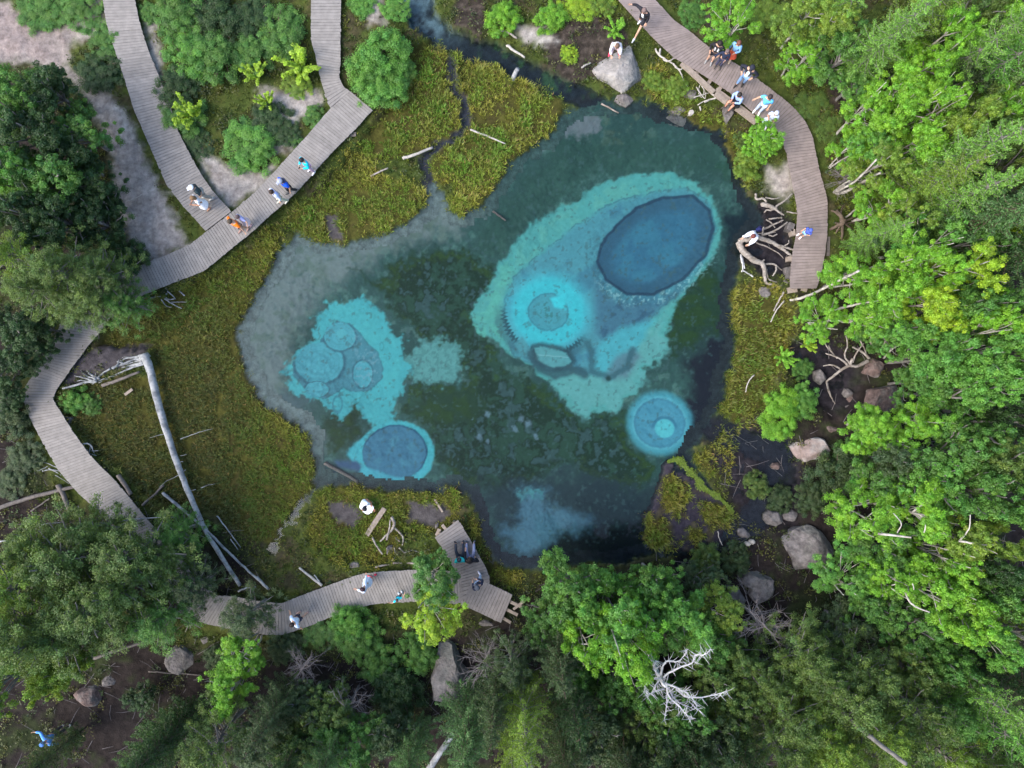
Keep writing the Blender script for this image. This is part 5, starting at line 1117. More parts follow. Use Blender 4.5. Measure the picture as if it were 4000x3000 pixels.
# bright algae strip on the bog island
us = np.linspace(0, 1, 60); mbp = MB()
path = bend([W(x, y, .16) for x, y in [(2612, 1803), (2650, 1795), (2688, 1838), (2725, 1872), (2740, 1900), (2780, 1925), (2826, 1958), (2858, 1998)]], 8, .01)
hw = [.05, .10, .16, .08, .14, .05, .12, .16, .10, .07, .12, .05, .06, .08]
C_ = []; 
r0_ = np.random.default_rng(9)
for i, p in enumerate(path):
    for _ in range(130):
        w_ = hw[int(i / len(path) * len(hw))]
        C_.append((p.x + r0_.normal(0, w_ * .6), p.y + r0_.normal(0, w_ * .6), .13 + r0_.uniform(0, .06)))
C_ = np.array(C_); rng = np.random.default_rng(3)
V_, f_ = leaf_arrays(C_, rng.normal(size=C_.shape) * .35 + np.array([0, 0, 1.]), rng.uniform(.02, .05, len(C_)), .7)
o = link('algae', mesh_np('algae', V_, f_, np.repeat(np.tile(alb(124, 152, 46), (len(C_), 1)) * rng.uniform(.6, 1.2, len(C_))[:, None], 4, 0)), M_GRASS); tag(o, 'strip of bright green algae along the edge of the bog island', kind='stuff')
# ------------------------------------------------------------------ people
random.seed(21)
JOBS = []
def skin(name, verts, edges, radii, mat, parent, root_i=0, sub=1):
    m = bpy.data.meshes.new(name); m.from_pydata([tuple(v) for v in verts], edges, []); m.update()
    o = bpy.data.objects.new('tmp_' + name, m); COL.objects.link(o)
    md = o.modifiers.new('skin', 'SKIN'); md.use_smooth_shade = True
    if not m.skin_vertices: raise RuntimeError('skin layer')
    for i, r in enumerate(radii):
        m.skin_vertices[0].data[i].radius = (r, r) if not isinstance(r, tuple) else r
        m.skin_vertices[0].data[i].use_root = (i == root_i)
    if sub: s = o.modifiers.new('sub', 'SUBSURF'); s.levels = sub; s.render_levels = sub
    JOBS.append((o, name, mat, parent))
def finish_skins():
    bpy.context.view_layer.update()
    dg = bpy.context.evaluated_depsgraph_get()
    for o, name, mat, parent in JOBS:
        me = bpy.data.meshes.new_from_object(o.evaluated_get(dg)); me.name = name; me.materials.clear()
        link(name, me, mat, parent)
    for o, *_ in JOBS:
        m = o.data; bpy.data.objects.remove(o); bpy.data.meshes.remove(m)
ARMS = {'down': ((.05, -.03, -.29), (.06, .07, -.54)), 'phone': ((.07, .05, -.27), (-.10, .28, -.22)), 'hip': ((.20, -.10, -.25), (.04, .06, -.40)), 'out': ((.26, -.04, -.06), (.44, .10, -.02)), 'pocket': ((.10, -.07, -.27), (.01, .06, -.48)),
        'fwd': ((.05, .14, -.25), (.03, .38, -.30)), 'knee': ((.07, .14, -.24), (.02, .34, -.34)), 'back': ((.06, -.16, -.24), (.07, -.24, -.48)), 'side': ((.16, .02, -.25), (.26, .08, -.46))}
SKIN = (.50, .30, .21)
def person(label, foot, z, face, pose='stand', h=1.72, arms=('down', 'down'), top=(.5, .5, .5), sleeve='short', leg='trousers', legc=(.05, .05, .06), hair=(.03, .02, .015), hat=None, shoe=(.6, .6, .6), longhair=False, stride=.0, lean=0.0, skin_c=SKIN, wide=1.0, extra=None, hood=None, openshirt=None, phone_label=None):
    h *= 1.1; k = h / 1.72
    p = W(foot[0], foot[1], z)
    root = empty('person', label, 'person', (p.x, p.y, z), math.radians(face - 90), 'visitors round the pond')
    J = {}
    if pose == 'stand':
        pel = Vector((0, 0, .93)); sp = Vector((0, .01 + lean * .12, 1.12)); ch = Vector((0, lean * .28, 1.33)); nk = Vector((0, lean * .42 + .01, 1.49)); hd = Vector((0, lean * .55 + .05, 1.62))
        for s in (-1, 1):
            st_ = stride * s
            J['hip', s] = Vector((.095 * s, 0, .88)); J['knee', s] = Vector((.105 * s, st_ * .5 + .03, .49)); J['ank', s] = Vector((.11 * s, st_ - .02, .08 + max(0, -st_) * .12)); J['toe', s] = J['ank', s] + Vector((.02 * s, .15, -.045))
    elif pose == 'sit':
        pel = Vector((0, -.42, .52)); sp = Vector((0, -.38, .70)); ch = Vector((0, -.32 + lean * .1, .92)); nk = Vector((0, -.27 + lean * .15, 1.08)); hd = Vector((0, -.20 + lean * .2, 1.21))
        for s in (-1, 1):
            J['hip', s] = Vector((.10 * s, -.38, .50)); J['knee', s] = Vector((.13 * s, .02, .54)); J['ank', s] = Vector((.12 * s, .0 + .05 * s * stride, .08)); J['toe', s] = J['ank', s] + Vector((.03 * s, .16, -.045))
    elif pose == 'squat':
        pel = Vector((0, -.20, .30)); sp = Vector((0, -.13, .47)); ch = Vector((0, -.02, .66)); nk = Vector((0, .08, .80)); hd = Vector((0, .16, .92))
        for s in (-1, 1):
            J['hip', s] = Vector((.11 * s, -.18, .28)); J['knee', s] = Vector((.20 * s, .24, .46)); J['ank', s] = Vector((.19 * s, -.02, .08)); J['toe', s] = J['ank', s] + Vector((.05 * s, .15, -.045))
    elif pose == 'floor':      # sitting on the deck, legs stretched forward
        pel = Vector((0, -.25, .12)); sp = Vector((0, -.27, .30)); ch = Vector((0, -.22, .52)); nk = Vector((0, -.16, .68)); hd = Vector((0, -.10, .80))
        for s in (-1, 1):
            J['hip', s] = Vector((.10 * s, -.2, .12)); J['knee', s] = Vector((.18 * s, .16, .30 + .05 * s)); J['ank', s] = Vector((.16 * s, .48, .09)); J['toe', s] = J['ank', s] + Vector((.04 * s, .07, .10))
    elif pose == 'step':       # one foot up on a lower rock to the left front
        pel = Vector((0, .12, .86)); sp = Vector((0, .16, 1.06)); ch = Vector((0, .24, 1.26)); nk = Vector((0, .30, 1.42)); hd = Vector((0, .36, 1.55))
        J['hip', 1] = Vector((.095, .12, .82)); J['knee', 1] = Vector((.12, .12, .45)); J['ank', 1] = Vector((.12, -.06, .08)); J['toe', 1] = Vector((.14, .10, .035))
        J['hip', -1] = Vector((-.095, .14, .82)); J['knee', -1] = Vector((-.14, .48, .52)); J['ank', -1] = Vector((-.16, .76, .12)); J['toe', -1] = Vector((-.17, .92, .08))
    for i, s in enumerate((-1, 1)):
        a = ARMS[arms[i]]
        J['sh', s] = ch + Vector((.175 * s * wide, 0, .09)); f = 1.0
        J['elb', s] = J['sh', s] + Vector((a[0][0] * s, a[0][1], a[0][2])); J['wr', s] = J['sh', s] + Vector((a[1][0] * s, a[1][1], a[1][2]))
    v = []; e = []; r = []
    def A(pt, rad, par=None):
        v.append(Vector(pt) * k); r.append(rad * k); i = len(v) - 1
        if par is not None: e.append((par, i))
        return i
    P_ = A(pel, .125); S_ = A(sp, .115, P_); C_ = A(ch, .125, S_); N_ = A(nk, .052, C_); H0 = A(nk.lerp(hd, .55) + Vector((0, .015, 0)), .075, N_); H1 = A(hd, .092, H0); A(hd + Vector((0, -.005, .085)), .07, H1)
    A(hd + Vector((0, .105, -.015)), .016, H1)                       # nose
    for s in (-1, 1): A(hd + Vector((.095 * s, -.01, -.01)), .018, H1)      # ears
    for s in (-1, 1):
        a = A(J['sh', s], .06, C_); b = A(J['elb', s], .043, a); c = A(J['wr', s], .03, b)
        d = (J['wr', s] - J['elb', s]).normalized(); x = d.cross(Vector((0, 1, .3))); x.normalize()
        y = x.cross(d)
        for f_ in range(4):                                           # four fingers, then the thumb from the side of the palm
            o_ = x * (-.027 + .018 * f_); L_ = (.075, .085, .08, .062)[f_]
            kn = A(J['wr', s] + d * .075 + o_ * 1.1, .0105, c); m1 = A(J['wr', s] + d * (.075 + L_ * .5) + o_ * 1.25 + y * .012, .0085, kn); A(J['wr', s] + d * (.075 + L_ * .85) + o_ * 1.25 + y * .035, .0075, m1)
        t1 = A(J['wr', s] + d * .04 - x * .045, .011, c); A(J['wr', s] + d * .078 - x * .062 + y * .015, .009, t1)
    for s in (-1, 1):
        a = A(J['hip', s], .085, P_); b = A(J['knee', s], .056, a); c = A(J['ank', s], .038, b); A(J['toe', s], .032, c)
    skin('body', v, e, r, plain('skin_%d' % round(skin_c[0] * 100), skin_c, .6), root)
    # shirt or jacket
    v = []; e = []; r = []
    P_ = A(pel + Vector((0, 0, .01)), .145); S_ = A(sp, .135, P_); C_ = A(ch, .145, S_); A(ch.lerp(nk, .55), .085, C_)
    for s in (-1, 1):
        a = A(J['sh', s], .08, C_)
        if sleeve == 'none': continue
        if sleeve == 'short': A(J['sh', s].lerp(J['elb', s], .75), .066, a)
        else: b = A(J['elb', s], .060, a); A(J['elb', s].lerp(J['wr', s], .92), .048, b)
    skin('jacket' if sleeve == 'jacket' else 'shirt', v, e, r, plain('cloth_%s' % '_'.join('%d' % (c * 99) for c in top), top, .85, .2, 9), root)
    if openshirt is not None:
        v = []; e = []; r = []
        a = A(ch + Vector((0, .075, .04)), .085); b = A(sp + Vector((0, .07, .0)), .088, a); A(pel + Vector((0, .07, 0)), .08, b)
        skin('undershirt', v, e, r, plain('cloth_%s' % '_'.join('%d' % (c * 99) for c in openshirt), openshirt, .85), root)
    if leg in ('trousers', 'shorts'):
        v = []; e = []; r = []
        P_ = A(pel - Vector((0, 0, .03)), .14)
        for s in (-1, 1):
            a = A(J['hip', s], .100, P_); b = A(J['knee', s] if leg == 'trousers' else J['hip', s].lerp(J['knee', s], .82), .074, a)
            if leg == 'trousers': A(J['knee', s].lerp(J['ank', s], .92), .060, b)
        skin(leg, v, e, r, plain('cloth_%s' % '_'.join('%d' % (c * 99) for c in legc), legc, .85), root)
    else:                                                           # skirt or dress
        mb = MB(); n_ = 20; rings = []
        kn = (J['knee', 1] + J['knee', -1]) / 2
        top_ = sp if leg == 'dress' else pel + Vector((0, 0, .06))
        for t, rad in ((0, .125), (.25, .155), (.5, .20), (.8, .245), (1.0, .27)):
            c = top_.lerp(kn + Vector((0, 0, .04)), t)
            rings.append([Vector((c.x + math.cos(2 * math.pi * i / n_) * rad * (1 + .07 * t * math.sin(i * 5.1)), c.y + math.sin(2 * math.pi * i / n_) * rad * .85 * (1 + .09 * t * math.sin(i * 3.3 + 1)), c.z)) * k for i in range(n_)])
        vs = [p for R in rings for p in R]; fs = []
        for i in range(len(rings) - 1):
            for j in range(n_): fs.append((i * n_ + j, i * n_ + (j + 1) % n_, (i + 1) * n_ + (j + 1) % n_, (i + 1) * n_ + j))
        mb.add(vs, fs); mb.build('skirt', plain('cloth_%s' % '_'.join('%d' % (c * 99) for c in legc), legc, .85), root, True)
    # hair, hat, shoes
    mb = MB(); c = (hd + Vector((0, -.022, .045))) * k
    mb.ball(c, .108 * k, 1, 1.12, .98, 12, 8)
    if longhair: mb.ball((hd + Vector((0, -.085, -.08))) * k, .10 * k, 1.05, .7, 1.7, 10, 8)
    mb.build('hair', plain('hair_%d_%d' % (hair[0] * 200, hair[1] * 200), hair, .6), root, True)
    if hat is not None:
        mb = MB(); mb.ball((hd + Vector((0, 0, .075))) * k, .118 * k, 1, 1.1, .8, 12, 7)
        b0 = (hd + Vector((0, .10, .06))) * k; mb.hexa([b0 + Vector((-.08, .1, .0)), b0 + Vector((-.08, 0, .02)), b0 + Vector((.08, 0, .02)), b0 + Vector((.08, .1, .0))], [b0 + Vector((-.08, .1, -.015)), b0 + Vector((-.08, 0, .0)), b0 + Vector((.08, 0, .0)), b0 + Vector((.08, .1, -.015))])
        mb.build('cap', plain('cap_%d_%d' % (hat[0] * 99, hat[2] * 99), hat, .8), root, True)
    if hood is not None:
        mb = MB(); mb.ball((nk + Vector((0, -.07, .03))) * k, .12 * k, 1.15, .9, .6, 12, 7); mb.build('hood', plain('cloth_%s' % '_'.join('%d' % (c * 99) for c in hood), hood, .85), root, True)
    for s in (-1, 1):
        mb = MB(); a = J['ank', s] * k; t = J['toe', s] * k; d = t - a
        c = a + d * .45 - Vector((0, 0, .012)); ang = math.atan2(d.y, d.x)
        mb.tube([a - d * .35 + Vector((0, 0, -.03)), a + Vector((0, 0, -.015)), a + d * .6, t + d * .35], [.036, .052, .05, .03], 9, .5); mb.build('shoe', plain('shoe_%d_%d' % (shoe[0] * 99, shoe[2] * 99), shoe, .7), root, True)
    eyes = MB()
    for s in (-1, 1): eyes.ball((hd + Vector((.034 * s, .088, .008))) * k, .013 * k, nu=6, nv=4)
    eyes.build('eyes', plain('eye_dark', (.02, .015, .012), .3), root, True)
    mo = MB(); mo.ball((hd + Vector((0, .088, -.055))) * k, .02 * k, 1.2, .4, .35, 8, 4); mo.build('mouth', plain('lips', (.35, .12, .10), .5), root, True)
    if extra == 'phone':
        w_ = (J['wr', 1] + J['wr', -1]) / 2 * k + Vector((0, .08, .03)); mb = MB(); mb.bar(w_ + Vector((-.045, 0, 0)), w_ + Vector((.045, .0, .0)), .09, .012, .5)
        o = mb.build('phone', plain('phone_black', (.015, .015, .018), .25)); o.matrix_world = root.matrix_world
        M_ = Matrix.Translation(root.location) @ Matrix.Rotation(root.rotation_euler.z, 4, 'Z'); o.matrix_world = M_
        tag(o, phone_label, 'phone')
    if extra == 'print':
        mb = MB()
        for cx in (-.07, .07):
            y0 = ch.y + .142
            for (x1, z1, x2, z2) in ((0, .10, 0, -.10), (-.035, .04, .035, .04), (-.03, -.02, .04, -.02), (-.04, -.10, .03, -.10), (0, .10, .035, .10)):
                mb.bar(((cx + x1) * k, y0 * k, (ch.z + z1) * k), ((cx + x2) * k, (y0 + .002) * k, (ch.z + z2) * k + .001), .016, .016)
        mb.build('print', plain('print_white', (.8, .8, .8)), root)
    return root
WHITE = (.78, .80, .84); BLACK = (.018, .018, .024); NAVY = (.02, .028, .06); DENIM = (.16, .27, .46)
D = ZB + .012
person('person in a white cap and dark top behind the woman in the white dress', (818, 772), ZA + .012, 205, h=1.78, arms=('pocket', 'down'), top=(.035, .055, .06), legc=(.30, .29, .26), hat=(.8, .84, .9), shoe=(.5, .52, .5), stride=.12)
person('woman with fair brown hair in a short white dress looking at a phone', (816, 808), ZA + .012, 215, arms=('phone', 'phone'), top=WHITE, sleeve='short', leg='dress', legc=WHITE, hair=(.20, .12, .06), longhair=True, shoe=(.36, .2, .13), extra='phone', phone_label='black phone held by the woman in the short white dress', h=1.68, skin_c=(.45, .24, .15))
person('man in a bright orange shirt with arms held wide', (958, 896), D, 235, h=1.78, arms=('side', 'hip'), top=(.85, .19, .01), legc=(.36, .22, .17), leg='shorts', hair=(.06, .045, .03), shoe=(.32, .2, .17), wide=1.2, stride=.14)
person('child in a lilac top and white skirt beside the man in orange', (977, 874), D, 230, h=1.5, arms=('out', 'down'), top=(.40, .42, .70), leg='skirt', legc=(.6, .5, .55), hair=(.10, .07, .07), shoe=(.5, .33, .33))
person('person in a turquoise jacket and pale pink trousers looking down at a phone', (1222, 668), D, 225, arms=('phone', 'phone'), top=(.01, .55, .72), sleeve='long', legc=(.62, .42, .55), hair=(.015, .013, .015), shoe=(.7, .72, .75), extra='phone', phone_label='black phone held by the person in the turquoise jacket', wide=1.1)
person('man in a royal blue shirt with a grey cap walking on the long boardwalk', (1146, 748), D, 225, h=1.8, arms=('down', 'side'), top=(.015, .11, .72), legc=(.035, .035, .04), hat=(.30, .33, .42), shoe=(.1, .1, .1), stride=.16, wide=1.15, hood=(.05, .05, .10))
person('person in a pale lilac shirt and cream trousers behind the man in royal blue', (1110, 786), D, 220, arms=('down', 'side'), top=(.60, .67, .85), sleeve='long', legc=(.55, .55, .42), hair=(.03, .022, .016), shoe=(.5, .5, .42), stride=.14)
person('man in a black jacket stepping from the boardwalk onto the pale boulder', (2508, 93), ZD + .012, 232, pose='step', h=1.82, arms=('down', 'out'), top=BLACK, sleeve='jacket', leg='shorts', legc=(.02, .02, .025), hair=(.16, .11, .10), openshirt=(.8, .8, .8), shoe=(.6, .62, .66), wide=1.15)
person('person in a white hooded top squatting on the pale boulder with red shoes', (2399, 207), .98, 270, pose='squat', h=1.75, arms=('knee', 'knee'), top=(.66, .64, .68), sleeve='long', legc=(.55, .45, .48), hair=(.12, .07, .05), shoe=(.75, .06, .12), hood=(.66, .64, .68))
person('tall youth in a black hooded top with white print on the chest', (2769, 241), ZD + .012, 245, h=1.85, arms=('pocket', 'pocket'), top=(.015, .017, .028), sleeve='jacket', leg='shorts', legc=(.015, .015, .02), hair=(.02, .015, .015), shoe=(.22, .22, .22), extra='print', hood=(.015, .017, .028), wide=1.1)
person('boy in a navy top eating a white snack between two others', (2802, 260), ZD + .012, 255, h=1.6, arms=('phone', 'side'), top=NAVY, sleeve='long', legc=(.05, .05, .09), hair=(.12, .09, .09), shoe=(.08, .07, .06))
person('curly haired woman in a denim jacket and red skirt at the boardwalk edge', (2843, 233), ZD + .012, 240, h=1.7, arms=('phone', 'down'), top=(.20, .40, .68), sleeve='jacket', leg='skirt', legc=(.60, .10, .05), hair=(.14, .055, .04), longhair=True, shoe=(.5, .4, .3))
person('broad man in a black jacket open over a mint white shirt', (2888, 330), ZD + .012, 238, h=1.86, arms=('hip', 'hip'), top=(.02, .022, .035), sleeve='jacket', legc=DENIM, hair=(.012, .012, .018), openshirt=(.66, .85, .86), shoe=(.03, .027, .025), stride=.1, wide=1.2, hat=(.02, .022, .035))
person('man in a pale denim shirt sitting on the side beam holding a camera', (2838, 426), .42, 215, pose='sit', h=1.78, arms=('phone', 'phone'), top=(.30, .43, .72), sleeve='long', leg='shorts', legc=(.015, .015, .02), hair=(.025, .022, .02), shoe=(.07, .055, .045), skin_c=(.52, .25, .17), extra='phone', phone_label='black camera held by the man seated on the side beam')
person('person in a sky blue shirt and white shoes walking on the reddish boardwalk', (2957, 436), ZD + .012, 238, h=1.76, arms=('down', 'side'), top=(.12, .46, .85), legc=(.45, .55, .75), hair=(.035, .025, .025), shoe=(.8, .84, .82), wide=1.15)
person('person in a white patterned shirt half hidden by the leaning birch', (2984, 492), ZD + .012, 240, h=1.65, arms=('phone', 'phone'), top=(.58, .66, .82), leg='skirt', legc=(.58, .66, .82), hair=(.5, .55, .68), shoe=(.6, .6, .6))
person('person in white crouching on the driftwood fork above the water', (2924, 933), .62, 215, pose='squat', h=1.75, arms=('knee', 'fwd'), top=(.74, .76, .86), sleeve='long', legc=(.74, .76, .84), hair=(.12, .035, .03), shoe=(.8, .82, .86), hat=None)
person('small child in a blue shirt and light shorts alone on the reddish boardwalk', (3124, 921), ZD + .012, 215, h=1.3, arms=('phone', 'down'), top=(.06, .10, .42), leg='shorts', legc=(.22, .48, .75), hair=(.02, .018, .02), shoe=(.7, .6, .6), hat=(.07, .11, .45))
person('woman in a white frilly dress crouching on the southern bog', (1436, 1964), .12, 300, pose='squat', h=1.72, arms=('fwd', 'knee'), top=WHITE, sleeve='short', leg='dress', legc=WHITE, hair=(.012, .01, .012), longhair=True, shoe=(.6, .5, .45), skin_c=(.55, .26, .16))
person('person in a teal shirt with dark hair sitting on the pier, left of a couple', (1798, 2158), ZC1 + .012, 95, pose='floor', h=1.75, arms=('back', 'back'), top=(.02, .42, .42), legc=(.03, .035, .05), hair=(.035, .04, .05), shoe=(.03, .03, .04))
person('person in a black hooded top sitting on the pier, right of a couple', (1838, 2158), ZC1 + .012, 90, pose='floor', h=1.78, arms=('fwd', 'hip'), top=(.015, .012, .012), sleeve='jacket', legc=(.20, .22, .33), hair=(.02, .014, .012), shoe=(.05, .06, .08), hood=(.015, .012, .012))
person('person in a dark jacket and cap in pale jeans at the root of the pier', (1874, 2256), ZC1 + .012, 130, h=1.75, arms=('phone', 'phone'), top=(.025, .03, .055), sleeve='jacket', legc=(.42, .5, .66), hair=(.03, .025, .025), shoe=(.6, .6, .7), hat=(.05, .06, .08), wide=1.15, stride=.1)
person('person in a white shirt and dark shorts walking down the southern boardwalk', (1187, 2390), D, 215, h=1.75, arms=('side', 'side'), top=(.60, .72, .88), leg='shorts', legc=(.03, .035, .06), hair=(.02, .016, .03), shoe=(.45, .3, .28), wide=1.15, stride=.14)
person('woman in a white flowing dress standing on the southern boardwalk', (1448, 2262), D, 170, h=1.7, arms=('fwd', 'side'), top=(.64, .74, .90), sleeve='long', leg='dress', legc=(.64, .74, .90), hair=(.04, .02, .025), shoe=(.7, .08, .1), wide=1.1)
person('toddler in a turquoise shirt at the lower edge of the southern boardwalk', (1566, 2318), D, 120, h=1.12, arms=('out', 'out'), top=(.01, .60, .76), leg='shorts', legc=(.05, .08, .11), hair=(.07, .045, .045), shoe=(.55, .6, .65))
person('walker in a bright blue jacket on the dark forest floor at lower left', (262, 2832), .45, 225, h=1.75, arms=('side', 'out'), top=(.12, .36, .95), sleeve='jacket', legc=(.05, .05, .06), hair=(.12, .30, .8), shoe=(.5, .5, .5), wide=1.15, stride=.12)
p = W(2962, 898, .5); mb = MB(); mb.ball((0, 0, .16), .2, .85, .6, .9, 12, 8); mb.tube([(-.1, .1, .3), (0, .12, .4), (.1, .1, .3)], .014, 5)
o = mb.build('bag', plain('navy_cloth', (.02, .025, .11)), None, True, (p.x, p.y, .45)); tag(o, 'navy blue bag behind the person in white on the driftwood', 'bag')
p = W(1459, 2256, D + .6); mb = MB(); mb.ball((0, 0, 0), .09, .8, .6, 1.1, 10, 7); mb.tube([(-.05, 0, .08), (0, 0, .16), (.05, 0, .08)], .01, 5)
o = mb.build('handbag', plain('red_leather', (.7, .05, .09)), None, True, (p.x, p.y, D + .1)); tag(o, 'small red handbag beside the woman in the flowing white dress', 'bag')
p = W(2877, 416, .7); mb = MB(); mb.ball((0, 0, 0), .17, 1, .7, .8, 10, 7); mb.tube([(-.08, 0, .1), (0, 0, .2), (.08, 0, .1)], .014, 5)
o = mb.build('shoulder_bag', plain('black_cloth', (.018, .018, .02)), None, True, (p.x, p.y, .72)); tag(o, 'black shoulder bag on the side beam behind the seated man', 'bag')
finish_skins()
